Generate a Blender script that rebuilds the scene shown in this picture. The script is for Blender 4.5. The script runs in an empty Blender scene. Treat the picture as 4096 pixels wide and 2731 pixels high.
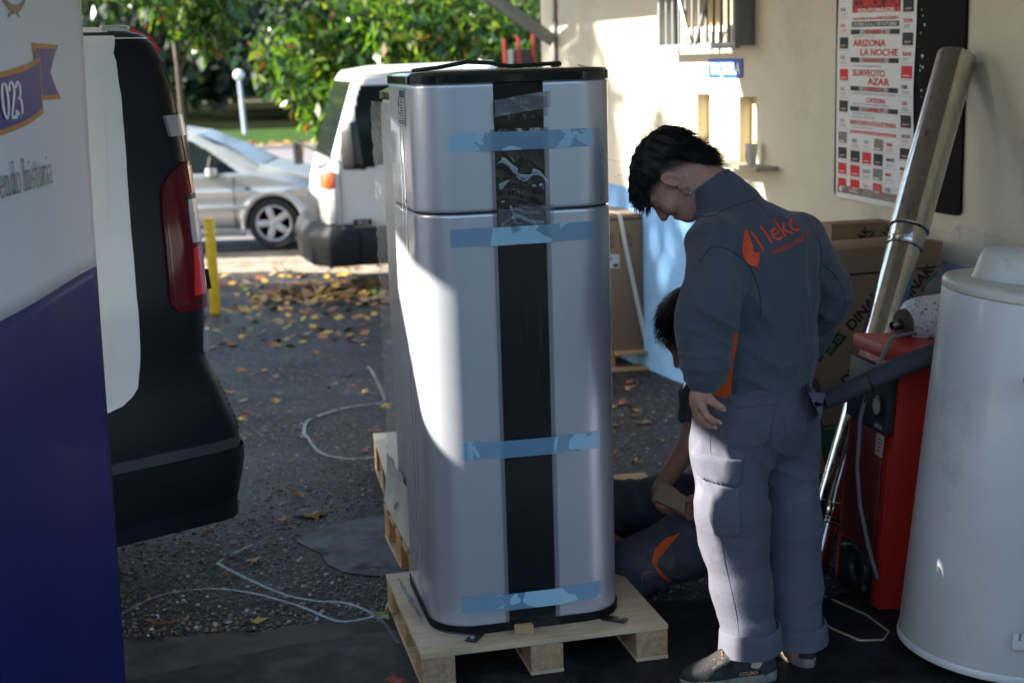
import bpy, bmesh, math, random
import numpy as np
from mathutils import Vector, Matrix
from mathutils.bvhtree import BVHTree
random.seed(7); RNG = np.random.default_rng(11)
SC = bpy.context.scene
COL = SC.collection
R_ = math.radians
# ------------------------------------------------------------------ camera, sky, sun, exposure
cam_d = bpy.data.cameras.new('camera'); cam = bpy.data.objects.new('camera', cam_d); COL.objects.link(cam)
_p, _r = math.atan(644/3266), 0.03
_R0, _U0, _F = Vector((1,0,0)), Vector((0,math.sin(_p),math.cos(_p))), Vector((0,math.cos(_p),-math.sin(_p)))
_R = _R0*math.cos(_r)-_U0*math.sin(_r); _U = _R0*math.sin(_r)+_U0*math.cos(_r)
cam.matrix_world = Matrix(((_R.x,_U.x,-_F.x,0),(_R.y,_U.y,-_F.y,0),(_R.z,_U.z,-_F.z,1.77),(0,0,0,1)))
cam_d.sensor_width = 36; cam_d.lens = 49.99; cam_d.clip_start = .05; cam_d.clip_end = 600
cam_d.dof.use_dof = True; cam_d.dof.focus_distance = 4.05; cam_d.dof.aperture_fstop = 3.2; cam_d.dof.aperture_blades = 0
SC.camera = cam
SUN_AZ, SUN_EL = R_(3), R_(31)                 # azimuth measured from -X towards -Y
sun_dir = Vector((-math.cos(SUN_AZ)*math.cos(SUN_EL), -math.sin(SUN_AZ)*math.cos(SUN_EL), math.sin(SUN_EL)))
world = bpy.data.worlds.new('World'); SC.world = world; world.use_nodes = True
_n = world.node_tree; _sky = _n.nodes.new('ShaderNodeTexSky'); _sky.sky_type = 'NISHITA'; _sky.sun_disc = False
_sky.sun_elevation = SUN_EL; _sky.sun_rotation = math.atan2(sun_dir.x, sun_dir.y); _sky.air_density = 1.0; _sky.dust_density = 1.2; _sky.ozone_density = 1.2
_bg = _n.nodes['Background']; _n.links.new(_sky.outputs[0], _bg.inputs[0]); _bg.inputs[1].default_value = 0.10
sun_d = bpy.data.lights.new('sun', 'SUN'); sun_o = bpy.data.objects.new('sun', sun_d); COL.objects.link(sun_o)
sun_d.energy = 5.0; sun_d.angle = R_(.55); sun_d.color = (1,.93,.82)
sun_o.rotation_euler = sun_dir.to_track_quat('Z','Y').to_euler(); sun_o.location = (-8,-2,9)
SC.view_settings.view_transform = 'Standard'; SC.view_settings.look = 'None'
SC.view_settings.exposure = 2.2; SC.view_settings.gamma = 1; SC.view_settings.use_curve_mapping = False

# ------------------------------------------------------------------ helpers
def P_(cls, nt): return nt.nodes.new(cls)
def M(name, col, rough=.5, metal=0, var=.12, vs=6, bump=0, bs=150, coat=0, spec=.5, spots=None, alpha=1, trans=0, ior=1.45, sss=0, aniso=0, tint=None, coords='Object', sheen=0, stretch=None, rvar=0):
    m = bpy.data.materials.new(name); m.use_nodes = True; nt = m.node_tree; L = nt.links
    b = nt.nodes['Principled BSDF']
    b.inputs['Roughness'].default_value = rough; b.inputs['Metallic'].default_value = metal
    b.inputs['Specular IOR Level'].default_value = spec; b.inputs['IOR'].default_value = ior
    if coat: b.inputs['Coat Weight'].default_value = coat; b.inputs['Coat Roughness'].default_value = .06
    if trans: b.inputs['Transmission Weight'].default_value = trans
    if sheen: b.inputs['Sheen Weight'].default_value = sheen; b.inputs['Sheen Roughness'].default_value = .5
    if alpha < 1: b.inputs['Alpha'].default_value = alpha
    if sss: b.inputs['Subsurface Weight'].default_value = sss; b.inputs['Subsurface Radius'].default_value = (.012,.005,.003)
    tc = P_('ShaderNodeTexCoord', nt); src = tc.outputs[coords]
    if stretch:
        mp = P_('ShaderNodeMapping', nt); mp.inputs['Scale'].default_value = stretch; L.new(src, mp.inputs[0]); src = mp.outputs[0]
    c = tuple(col)+(1,)
    if var or tint:
        n = P_('ShaderNodeTexNoise', nt); n.inputs['Scale'].default_value = vs; n.inputs['Detail'].default_value = 6; n.inputs['Roughness'].default_value = .62
        L.new(src, n.inputs['Vector'])
        rp = P_('ShaderNodeValToRGB', nt); rp.color_ramp.elements[0].position = .3; rp.color_ramp.elements[1].position = .7
        lo = tuple(max(0,x*(1-var)) for x in col)+(1,); hi = tuple(min(1,x*(1+var)) for x in col)+(1,)
        if tint: lo = tuple(tint)+(1,)
        rp.color_ramp.elements[0].color = lo; rp.color_ramp.elements[1].color = hi
        L.new(n.outputs['Fac'], rp.inputs[0]); out = rp.outputs[0]
        if rvar:
            mr = P_('ShaderNodeMapRange', nt); mr.inputs[1].default_value=.3; mr.inputs[2].default_value=.7; mr.inputs[3].default_value=max(0,rough-rvar); mr.inputs[4].default_value=min(1,rough+rvar)
            L.new(n.outputs['Fac'], mr.inputs[0]); L.new(mr.outputs[0], b.inputs['Roughness'])
        if spots:                                   # (colour, scale, threshold lo, hi)
            sc, ss, a0, a1 = spots
            n2 = P_('ShaderNodeTexNoise', nt); n2.inputs['Scale'].default_value = ss; n2.inputs['Detail'].default_value = 5; n2.inputs['Roughness'].default_value = .7
            L.new(src, n2.inputs['Vector'])
            mr = P_('ShaderNodeMapRange', nt); mr.inputs[1].default_value = a0; mr.inputs[2].default_value = a1; L.new(n2.outputs['Fac'], mr.inputs[0])
            mx = P_('ShaderNodeMix', nt); mx.data_type = 'RGBA'; L.new(mr.outputs[0], mx.inputs['Factor']); L.new(out, mx.inputs[6]); mx.inputs[7].default_value = tuple(sc)+(1,)
            out = mx.outputs[2]
        L.new(out, b.inputs['Base Color'])
    else:
        b.inputs['Base Color'].default_value = c
    if bump:
        n3 = P_('ShaderNodeTexNoise', nt); n3.inputs['Scale'].default_value = bs; n3.inputs['Detail'].default_value = 4
        L.new(src, n3.inputs['Vector'])
        bp = P_('ShaderNodeBump', nt); bp.inputs['Strength'].default_value = min(1,bump); bp.inputs['Distance'].default_value = .004
        L.new(n3.outputs['Fac'], bp.inputs['Height']); L.new(bp.outputs[0], b.inputs['Normal'])
    m['bsdf'] = b.name
    return m

class MB:
    """collects faces for one mesh"""
    def __init__(s): s.v=[]; s.f=[]; s.m=[]
    def add(s, vs, fs, mi=0, M=None):
        o=len(s.v)
        if M is not None: vs=[M@Vector(p) for p in vs]
        s.v += [tuple(p) for p in vs]; s.f += [tuple(i+o for i in f) for f in fs]; s.m += [mi]*len(fs); return s
    def box(s, c, d, rz=0, mi=0, M=None, taper=1):
        x,y,z=[q/2 for q in d]; ca,sa=math.cos(rz),math.sin(rz); vs=[]
        for k,(a,b,e) in enumerate([(-1,-1,-1),(1,-1,-1),(1,1,-1),(-1,1,-1),(-1,-1,1),(1,-1,1),(1,1,1),(-1,1,1)]):
            t = taper if e>0 else 1
            px,py=a*x*t,b*y*t; vs.append((c[0]+ca*px-sa*py,c[1]+sa*px+ca*py,c[2]+e*z))
        return s.add(vs,[(0,3,2,1),(4,5,6,7),(0,1,5,4),(1,2,6,5),(2,3,7,6),(3,0,4,7)],mi,M)
    def loft(s, rings, cap=True, closed=True, mi=0, M=None):
        n=len(rings[0]); vs=[p for r in rings for p in r]; fs=[]
        for i in range(len(rings)-1):
            for j in range(n if closed else n-1):
                k=(j+1)%n; fs.append((i*n+j,i*n+k,(i+1)*n+k,(i+1)*n+j))
        if cap and closed:
            fs.append(tuple(range(n-1,-1,-1))); fs.append(tuple((len(rings)-1)*n+j for j in range(n)))
        return s.add(vs,fs,mi,M)
    def lathe(s, prof, n=32, M=None, mi=0, cap=True):
        return s.loft([[(r*math.cos(2*math.pi*k/n),r*math.sin(2*math.pi*k/n),z) for k in range(n)] for r,z in prof],cap,True,mi,M)
    def tube(s, pts, r, n=8, mi=0, cap=True, flat=None):
        pts=[Vector(p) for p in pts]; rings=[]; up=None
        for i,p in enumerate(pts):
            t=(pts[min(i+1,len(pts)-1)]-pts[max(i-1,0)]).normalized()
            if up is None:
                up=Vector((0,0,1)) if abs(t.z)<.9 else Vector((1,0,0))
            a=t.cross(up).normalized(); b=a.cross(t).normalized(); up=b
            rr=r[i] if isinstance(r,(list,tuple)) else r
            rings.append([p+a*(rr*math.cos(2*math.pi*k/n))+b*((flat or 1)*rr*math.sin(2*math.pi*k/n)) for k in range(n)])
        return s.loft(rings,cap,True,mi)
    def prism(s, poly, h, M=None, mi=0, z0=0):
        n=len(poly); return s.add([(x,y,z0) for x,y in poly]+[(x,y,z0+h) for x,y in poly],[tuple(range(n-1,-1,-1)),tuple(range(n,2*n))]+[(j,(j+1)%n,n+(j+1)%n,n+j) for j in range(n)],mi,M)
    def grid(s, fn, nu, nv, mi=0, flip=False):
        vs=[fn(i/nu,j/nv) for j in range(nv+1) for i in range(nu+1)]; fs=[]
        for j in range(nv):
            for i in range(nu):
                a=j*(nu+1)+i; q=(a,a+1,a+nu+2,a+nu+1); fs.append(q[::-1] if flip else q)
        return s.add(vs,fs,mi)
    def build(s, name, mats, parent=None, smooth=None, bevel=0, loc=(0,0,0), rz=0, seg=2):
        me=bpy.data.meshes.new(name); me.from_pydata(s.v,[],s.f)
        if not isinstance(mats,(list,tuple)): mats=[mats]
        for m in mats: me.materials.append(m)
        if len(mats)>1: me.polygons.foreach_set('material_index', s.m)
        if bevel:
            bm=bmesh.new(); bm.from_mesh(me); bmesh.ops.remove_doubles(bm,verts=bm.verts,dist=1e-6)
            bmesh.ops.recalc_face_normals(bm,faces=bm.faces)
            es=[e for e in bm.edges if len(e.link_faces)==2 and e.calc_face_angle(0)>.5]
            bmesh.ops.bevel(bm,geom=es,offset=bevel,segments=seg,affect='EDGES',clamp_overlap=True,profile=.5)
            bm.to_mesh(me); bm.free()
            if smooth is None: smooth=40
        if smooth:
            me.polygons.foreach_set('use_smooth',[True]*len(me.polygons)); me.set_sharp_from_angle(angle=R_(smooth))
        me.update()
        return link(name, me, parent, loc, rz)
def link(name, me, parent=None, loc=(0,0,0), rz=0):
    o=bpy.data.objects.new(name,me); COL.objects.link(o); o.location=loc; o.rotation_euler=(0,0,rz)
    if parent is not None: o.parent=parent
    return o
def tag(o, label=None, cat=None, group=None, kind=None):
    if label: o['label']=label
    if cat: o['category']=cat
    if group: o['group']=group
    if kind: o['kind']=kind
    return o
def thing(name, label, cat, loc=(0,0,0), rz=0, group=None):
    o=bpy.data.objects.new(name,None); COL.objects.link(o); o.empty_display_size=.05; o.location=loc; o.rotation_euler=(0,0,rz)
    return tag(o,label,cat,group)
def struct(o, label=None): return tag(o,label,None,None,'structure')
def copy_tree(o, parent=None):
    c=o.copy(); COL.objects.link(c)
    if parent is not None: c.parent=parent
    for ch in o.children: copy_tree(ch,c)
    return c
def npmesh(name, V, Fq, mats, mi=None, smooth=False):
    me=bpy.data.meshes.new(name); V=np.asarray(V,np.float32); Fq=np.asarray(Fq,np.int32); k=Fq.shape[1]
    me.vertices.add(len(V)); me.vertices.foreach_set('co',V.ravel()); me.loops.add(Fq.size); me.loops.foreach_set('vertex_index',Fq.ravel())
    me.polygons.add(len(Fq)); me.polygons.foreach_set('loop_start',np.arange(0,Fq.size,k,dtype=np.int32))
    for m in (mats if isinstance(mats,(list,tuple)) else [mats]): me.materials.append(m)
    if mi is not None: me.polygons.foreach_set('material_index',np.asarray(mi,np.int32))
    if smooth: me.polygons.foreach_set('use_smooth',np.ones(len(Fq),bool))
    me.update(calc_edges=True); me.validate(); return me
def frame(o, x, y, z):                                   # matrix from an origin and three axes
    x,y,z=Vector(x),Vector(y),Vector(z)
    return Matrix(((x.x,y.x,z.x,o[0]),(x.y,y.y,z.y,o[1]),(x.z,y.z,z.z,o[2]),(0,0,0,1)))
def text_mesh(txt, size=1, bold=0, xs=1, align='CENTER', res=3, space=1):
    cu=bpy.data.curves.new('txt','FONT'); cu.body=txt; cu.size=size; cu.align_x=align; cu.offset=bold; cu.resolution_u=res; cu.fill_mode='FRONT'; cu.space_character=space
    ob=bpy.data.objects.new('txt',cu); COL.objects.link(ob); dg=bpy.context.evaluated_depsgraph_get(); dg.update()
    me=bpy.data.meshes.new_from_object(ob.evaluated_get(dg)); 
    vs=[(v.co.x*xs,v.co.y) for v in me.vertices]; fs=[tuple(p.vertices) for p in me.polygons]
    bpy.data.objects.remove(ob); bpy.data.curves.remove(cu); bpy.data.meshes.remove(me)
    return vs,fs
def text_add(mb, txt, Mx, size, bold=0, xs=1, mi=0, align='CENTER', w=None, space=1, off=0, res=3):
    vs,fs=text_mesh(txt,size,bold,xs,align,res,space)
    if not vs: return
    if w:
        x0=min(v[0] for v in vs); x1=max(v[0] for v in vs); k=w/(x1-x0); c=(x0+x1)/2
        vs=[((v[0]-c)*k,v[1]) for v in vs]
    mb.add([(a,b,off) for a,b in vs],fs,mi,Mx)
# serif strokes drawn with a broad nib: each glyph is a list of polylines in a unit box
def arc(cx,cy,rx,ry,a0,a1,n=12): return [(cx+rx*math.cos(R_(a0+(a1-a0)*i/n)),cy+ry*math.sin(R_(a0+(a1-a0)*i/n))) for i in range(n+1)]
GL={'e':([arc(.25,.25,.21,.24,0,325,18),[(.06,.26),(.46,.26)]],.52),'n':([[(.1,0),(.1,.48)],[(.02,.46),(.1,.48)],arc(.27,.3,.17,.18,180,0,10)+[(.44,0)]],.56),
 'd':([arc(.25,.25,.2,.24,0,360,18),[(.45,0),(.45,.78)],[(.37,.76),(.45,.78)]],.56),'o':([arc(.26,.25,.22,.24,0,360,18)],.54),'h':([[(.1,0),(.1,.78)],[(.02,.76),(.1,.78)],arc(.27,.3,.17,.18,180,0,10)+[(.44,0)]],.56),
 'i':([[(.1,0),(.1,.48)],[(.02,.46),(.1,.48)],[(.08,.66),(.13,.66)],[(.08,.69),(.13,.69)]],.24),'s':([[(.34,.4)]+arc(.2,.36,.13,.12,40,250,8)+arc(.2,.13,.14,.13,80,-150,8)],.42),
 't':([[(.15,.62),(.15,.12)]+arc(.24,.1,.09,.1,180,310,6),[(.03,.47),(.3,.47)]],.34),'r':([[(.1,0),(.1,.48)],[(.02,.46),(.1,.48)],arc(.25,.32,.15,.15,180,40,6)],.38),
 'a':([[(.08,.4)]+arc(.2,.36,.14,.12,150,0,6)+[(.34,.04),(.4,.02)],arc(.2,.14,.14,.13,60,330,10)],.46),
 '0':([arc(.27,.38,.22,.38,0,360,22)],.58),'2':([[(.06,.56)]+arc(.25,.56,.18,.2,170,-20,10)+[(.08,.03),(.46,.03)],[(.08,.0),(.47,.0)],[(.44,0),(.48,.14)]],.54),
 '3':([[(.06,.62)]+arc(.23,.58,.16,.18,150,-80,9)+[(.2,.4)],[(.2,.41)]+arc(.22,.2,.2,.21,80,-150,11)],.52)}
def serif_text(mb, txt, Mx, h, xs=1, nib=.11, thin=.028, mi=0, off=0, x0=0):
    x=x0
    for ch in txt:
        if ch==' ': x+=.3*h*xs; continue
        ps,w=GL[ch]
        for pl in ps:
            for (ax,ay),(bx,by) in zip(pl[:-1],pl[1:]):
                d=math.hypot(bx-ax,by-ay) or 1; ex,ey=(bx-ax)/d*.01,(by-ay)/d*.01
                a=(ax-ex,ay-ey); b=(bx+ex,by+ey)
                k=nib/2 if abs(by-ay)>.02 else nib/2
                th=thin*2
                q=[(a[0]-k*.5,a[1]-th),(b[0]+k*.5,b[1]-th),(b[0]+k*.5,b[1]+th*.3),(a[0]-k*.5,a[1]+th*.3)] if abs(bx-ax)>abs(by-ay)*1.2 else [(a[0]-k,a[1]),(a[0]+k,a[1]),(b[0]+k,b[1]),(b[0]-k,b[1])]
                mb.add([(x+p[0]*h*xs,p[1]*h,off) for p in q],[(0,1,2,3)],mi,Mx)
            if len(pl)>=2 and pl[0][1]==0 and pl[1][0]==pl[0][0] and pl[0][0]<.5:
                mb.add([(x+(pl[0][0]+s*.13)*h*xs,t*.035*h,off) for s,t in((-1,0),(1,0),(1,1),(-1,1))],[(0,1,2,3)],mi,Mx)
            if pl[-1][1]==0 and len(pl)>4 and pl[-1][0]<.5 and ch in 'nh':
                mb.add([(x+(pl[-1][0]+s*.13)*h*xs,t*.035*h,off) for s,t in((-1,0),(1,0),(1,1),(-1,1))],[(0,1,2,3)],mi,Mx)
        x+=w*h*xs
    return x
def rrect(w, d, r, n=8, cx=0, cy=0):
    out=[]
    for sx,sy,a0 in((1,-1,-90),(1,1,0),(-1,1,90),(-1,-1,180)):
        for i in range(n+1):
            a=R_(a0+90*i/n); out.append((cx+sx*(w/2-r)+r*math.cos(a),cy+sy*(d/2-r)+r*math.sin(a)))
    return out
def gz(x, y):
    z = 0 if y<4.5 else -.037*(min(y,30)-4.5)
    return z
# ------------------------------------------------------------------ ground, roads, lawn
def ground_material():
    m=bpy.data.materials.new('pebbled_asphalt'); m.use_nodes=True; nt=m.node_tree; L=nt.links; b=nt.nodes['Principled BSDF']
    b.inputs['Specular IOR Level'].default_value=.22
    tc=P_('ShaderNodeTexCoord',nt); o=tc.outputs['Object']
    def vor(s, feat='F1'):
        v=P_('ShaderNodeTexVoronoi',nt); v.inputs['Scale'].default_value=s; v.inputs['Randomness'].default_value=1; v.feature=feat; L.new(o,v.inputs['Vector']); return v
    v=vor(62); v2=vor(62,'DISTANCE_TO_EDGE')
    rp=P_('ShaderNodeValToRGB',nt); cr=rp.color_ramp; cr.interpolation='CONSTANT'
    cols=[(0,(.035,.034,.034)),(.3,(.055,.05,.047)),(.45,(.09,.085,.08)),(.58,(.06,.045,.035)),(.68,(.13,.12,.11)),(.78,(.1,.066,.042)),(.86,(.2,.19,.175)),(.95,(.34,.32,.29))]
    cr.elements[0].position=0; cr.elements[0].color=cols[0][1]+(1,); cr.elements[1].position=cols[1][0]; cr.elements[1].color=cols[1][1]+(1,)
    for p,c in cols[2:]:
        e=cr.elements.new(p); e.color=c+(1,)
    sp=P_('ShaderNodeSeparateColor',nt); L.new(v.outputs['Color'],sp.inputs[0]); L.new(sp.outputs[0],rp.inputs[0])
    ed=P_('ShaderNodeMapRange',nt); ed.inputs[1].default_value=.02; ed.inputs[2].default_value=.16; L.new(v2.outputs['Distance'],ed.inputs[0])
    mx=P_('ShaderNodeMix',nt); mx.data_type='RGBA'; L.new(ed.outputs[0],mx.inputs['Factor']); mx.inputs[6].default_value=(.022,.021,.02,1); L.new(rp.outputs[0],mx.inputs[7])
    n=P_('ShaderNodeTexNoise',nt); n.inputs['Scale'].default_value=1.1; n.inputs['Detail'].default_value=6; L.new(o,n.inputs['Vector'])
    wr=P_('ShaderNodeMapRange',nt); wr.inputs[1].default_value=.35; wr.inputs[2].default_value=.65; wr.inputs[3].default_value=.32; wr.inputs[4].default_value=.82; L.new(n.outputs['Fac'],wr.inputs[0])
    ml=P_('ShaderNodeMix',nt); ml.data_type='RGBA'; ml.blend_type='MULTIPLY'; ml.inputs['Factor'].default_value=1; L.new(mx.outputs[2],ml.inputs[6]); L.new(wr.outputs[0],ml.inputs[7])
    L.new(ml.outputs[2],b.inputs['Base Color'])
    rr=P_('ShaderNodeMapRange',nt); rr.inputs[1].default_value=.35; rr.inputs[2].default_value=.65; rr.inputs[3].default_value=.4; rr.inputs[4].default_value=.7; L.new(n.outputs['Fac'],rr.inputs[0]); L.new(rr.outputs[0],b.inputs['Roughness'])
    hm=P_('ShaderNodeMapRange',nt); hm.inputs[1].default_value=0; hm.inputs[2].default_value=.3; L.new(v2.outputs['Distance'],hm.inputs[0])
    bp=P_('ShaderNodeBump',nt); bp.inputs['Strength'].default_value=.9; bp.inputs['Distance'].default_value=.006; L.new(hm.outputs[0],bp.inputs['Height']); L.new(bp.outputs[0],b.inputs['Normal'])
    return m
m_ground=ground_material()
m_conc=M('worn_concrete',(.072,.067,.060),.65,spec=.2,var=.35,vs=5,bump=.8,bs=260,spots=((.03,.03,.029),3.2,.5,.7),rvar=.15)
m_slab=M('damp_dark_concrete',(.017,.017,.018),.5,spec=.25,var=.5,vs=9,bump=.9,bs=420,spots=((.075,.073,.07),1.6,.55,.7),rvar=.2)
m_patch=M('cement_patch',(.15,.16,.17),.8,spec=.15,var=.3,vs=7,bump=.7,bs=200,spots=((.05,.052,.055),4,.5,.65))
m_road=M('grey_asphalt_road',(.17,.155,.155),.75,var=.12,vs=.7,bump=.3,bs=90)
m_grass=M('mown_grass',(.026,.062,.012),.9,spec=.05,var=.35,vs=1.2,bump=.6,bs=40,tint=(.03,.05,.012))
m_litter=M('leaf_litter_soil',(.012,.012,.007),1,spec=.0,var=.4,vs=.8,spots=((.008,.018,.005),.6,.5,.62))  # tree shade put into the dark litter colour
m_path=M('pale_gravel_path',(.12,.11,.085),1,var=.1,vs=1,spec=.0)
ys=[-150,-60,-25,-12,-6,-2,0,2,3]+[3.5+.25*i for i in range(20)]+[9,10,11,12,13,14,15,16,18,20,23,26,30,36,44,60,90,140,260]
xs=[-160,-80,-40,-20,-12,-8,-5]+[-4+.5*i for i in range(17)]+[5,8,14,30,70,160]
g=MB(); nx=len(xs)
g.v=[(x,y,gz(x,y)) for y in ys for x in xs]
g.f=[(j*nx+i,j*nx+i+1,(j+1)*nx+i+1,(j+1)*nx+i) for j in range(len(ys)-1) for i in range(nx-1)]; g.m=[0]*len(g.f)
struct(g.build('ground',m_ground,smooth=60),'dark pebbled asphalt yard sloping away')
def sheet(name, poly, m, dz=.004, label=None):
    b=MB(); b.add([(x,y,gz(x,y)+dz) for x,y in poly],[tuple(range(len(poly)))]); return struct(b.build(name,m),label)
def strip(name, edge, dz, m, label):                           # a slab whose far edge is the given line and whose near edge is in front of the camera
    b=MB(); n=len(edge)
    b.add([(x,y,dz) for x,y in edge]+[(x,-5,dz) for x,y in edge],[(i+1,i,n+i,n+i+1) for i in range(n-1)])
    b.add([(x,y,dz) for x,y in edge]+[(x,y,-.2) for x,y in edge],[(i,i+1,n+i+1,n+i) for i in range(n-1)])
    return struct(b.build(name,m),label)
def wob(pts, amp=.02, k=6):
    out=[]
    for (a,b),(c,d) in zip(pts[:-1],pts[1:]):
        for i in range(k):
            t=i/k; out.append((a+(c-a)*t,b+(d-b)*t+random.uniform(-amp,amp)))
    return out+[pts[-1]]
edge=wob([(-6,3.0),(-1.9,4.02),(-1.268,4.268),(-1.106,4.262),(-.749,4.324),(-.445,4.40),(.3,4.49),(1.2,4.49),(3,4.49)],.022,9)
strip('concrete_apron',edge,.004,m_conc,'worn concrete strip along the edge of the asphalt')
joint=wob([(-6,2.6),(-1.127,3.955),(-.885,4.085),(-.699,4.175),(-.432,4.25),(.3,4.42),(.9,4.46),(3,4.47)],.004,9)
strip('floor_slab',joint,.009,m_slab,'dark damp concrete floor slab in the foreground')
sheet('cement_patch',[(-.86,5.25),(-.80,5.42),(-.70,5.5),(-.56,5.56),(-.3,5.56),(.1,5.5),(.3,5.1),(.1,4.75),(-.35,4.78),(-.53,4.8),(-.63,4.85),(-.70,4.95),(-.74,5.08)],m_patch,.0035,'grey cement repair patch in the asphalt')
sheet('cement_spot',[(-.93,5.6),(-.9,5.68),(-.84,5.71),(-.79,5.66),(-.78,5.6),(-.85,5.56)],m_patch,.012,'small round grey cement spot')
sheet('pale_gravel',[(-9,15.2),(-2.6,15.3),(-1,14.6),(2,14.4),(2,16.9),(-9,17.1)],M('pale_gravel_ground',(.26,.23,.19),.85,var=.3,vs=9,bump=.6,bs=60,spots=((.16,.1,.05),8,.5,.6)),.006,'pale gravel strip beside the parked car')
def hs(name,y0,y1,m,dz,lab):
    b=MB(); n=14; ysr=[y0+(y1-y0)*i/8 for i in range(9)]; X=[-120,-60,-30,-15,-8,-4,0,4,8,15,30,60,120]
    b.v=[(x,y,gz(x,y)+dz) for y in ysr for x in X]; k=len(X)
    b.f=[(j*k+i,j*k+i+1,(j+1)*k+i+1,(j+1)*k+i) for j in range(8) for i in range(k-1)]; b.m=[0]*len(b.f)
    return struct(b.build(name,m),lab)
hs('road',19.6,48.6,m_road,.01,'grey asphalt road beyond the parked car')
b=MB(); b.box((-8,48.8,gz(0,48.8)+.06),(180,.35,.16)); struct(b.build('kerb',M('kerb_stone',(.3,.28,.25),.8,vs=2)),'low stone kerb at the far side of the road')
for k,(x,y) in enumerate([(-7.1,38),(-5.6,38.2),(-13,38)]):
    b=MB(); b.box((x,y,gz(x,y)+.016),(1.25,.5,.004)); struct(b.build('road_marking',M('road_paint',(.55,.53,.5),.7,vs=5)),'faded white painted line on the grey road')
hs('lawn',49,64,m_grass,.05,'sunlit green lawn beside the road')
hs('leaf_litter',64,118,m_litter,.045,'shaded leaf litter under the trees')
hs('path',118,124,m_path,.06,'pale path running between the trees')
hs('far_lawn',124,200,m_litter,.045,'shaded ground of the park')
# half buried pebbles of the asphalt in front (their own relief)
def pebbles():
    V=[];Fc=[];mi=[]; base=[(math.cos(a),math.sin(a)) for a in (0,1.05,2.1,3.14,4.19,5.24)]
    n=6500
    for i in range(n):
        y=4.25+3.2*random.random()**1.7; x=random.uniform(-1.75,1.0)*(y/5)
        if y<4.33+.08*(x+.7): continue
        if (x+.4)**2/.2+(y-5.2)**2/.14<1 : continue
        r=random.uniform(.004,.0105); h=r*random.uniform(.35,.7); a0=random.uniform(0,6.28); e=random.uniform(.6,1); z=gz(x,y)+.001
        o=len(V)
        for k,s in((0,1),(1,.62)):
            for c,d in base:
                cx,cy=c*r*s,d*r*s*e; V.append((x+cx*math.cos(a0)-cy*math.sin(a0),y+cx*math.sin(a0)+cy*math.cos(a0),z+(h if k else -.002)))
        for j in range(6):
            q=(j+1)%6; Fc.append((o+j,o+q,o+6+q,o+6+j))
        Fc.append((o+6,o+7,o+8,o+9)); Fc.append((o+6,o+9,o+10,o+11))
        mi+= [random.choice((0,0,0,1,1,2,2,3,4))]*8
    ms=[M('pebble_'+n,c,.5,var=.2,vs=30) for n,c in(('dark',(.06,.058,.055)),('grey',(.13,.125,.12)),('brown',(.12,.075,.045)),('ochre',(.19,.12,.06)),('pale',(.34,.32,.29)))]
    tag(link('pebbles',npmesh('pebbles',V,Fc,ms,mi)),'small rounded pebbles showing in the asphalt',None,None,'stuff')
pebbles()

# ------------------------------------------------------------------ the ticket office building
WC,WU,WN=Vector((.281,10.65,0)),Vector((.2861,-.9582,0)),Vector((-.9582,-.2861,0))
def W(s,o,z): return WC+WU*s+WN*o+Vector((0,0,z))
WM=frame(WC,WU,Vector((0,0,1)),WN)                              # local: x along the wall towards the camera, y up, z outward
m_cream=M('cream_render',(.62,.575,.455),.85,var=.06,vs=2.5,bump=.5,bs=70,spots=((.5,.45,.33),1.3,.56,.75))
m_blue=M('blue_dado_paint',(.16,.34,.60),.7,var=.12,vs=3,bump=.4,bs=60,spots=((.35,.45,.55),5,.62,.75))
m_cream2=M('ochre_board',(.52,.44,.27),.8,var=.06,vs=4)
m_steel=M('grey_painted_steel',(.22,.24,.26),.45,metal=.2,var=.1,vs=9)
bld=thing('ticket_office','cream rendered ticket office wall with a blue painted base','building')
holes=[(2.62,3.30,1.885,2.9,.10),(2.757,2.925,1.2,1.561,.07),(3.288,3.485,1.2,1.552,.07)]   # s0,s1,z0,z1,depth
S=sorted({0,9}|{h[i] for h in holes for i in(0,1)}); Z=sorted({-.7,3.6}|{h[i] for h in holes for i in(2,3)})
wb=MB()
for i in range(len(S)-1):
    for j in range(len(Z)-1):
        s0,s1,z0,z1=S[i],S[i+1],Z[j],Z[j+1]; cs,cz=(s0+s1)/2,(z0+z1)/2
        if any(h[0]<cs<h[1] and h[2]<cz<h[3] for h in holes): continue
        wb.add([W(s0,0,z0),W(s1,0,z0),W(s1,0,z1),W(s0,0,z1)],[(0,1,2,3)])
for s0,s1,z0,z1,d in holes:
    for a,c in(((s0,z0),(s1,z0)),((s1,z0),(s1,z1)),((s1,z1),(s0,z1)),((s0,z1),(s0,z0))):
        wb.add([W(a[0],0,a[1]),W(c[0],0,c[1]),W(c[0],-d,c[1]),W(a[0],-d,a[1])],[(3,2,1,0)])
wb.add([W(0,0,-.7),W(0,0,3.6),W(0,-4,3.6),W(0,-4,-.7)],[(0,1,2,3)])
wb.add([W(9,0,-.7),W(9,0,3.6),W(9,-4,3.6),W(9,-4,-.7)],[(3,2,1,0)]); wb.add([W(0,0,3.6),W(9,0,3.6),W(9,-4,3.6),W(0,-4,3.6)],[(0,1,2,3)])
wb.add([W(0,-4,-.7),W(9,-4,-.7),W(9,-4,3.6),W(0,-4,3.6)],[(3,2,1,0)])
wb.build('wall',m_cream,bld)
for s0,s1,z0,z1,d in holes[1:]:
    b=MB(); b.add([W(s0-.002,-d+.004,z0-.002),W(s1+.002,-d+.004,z0-.002),W(s1+.002,-d+.004,z1+.002),W(s0-.002,-d+.004,z1+.002)],[(0,1,2,3)]); b.build('hatch_board',m_cream2,bld)
b=MB(); db=[(0,.968),(1.4,.965),(2.6,.94),(5.2,.922),(9,.92)]
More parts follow.
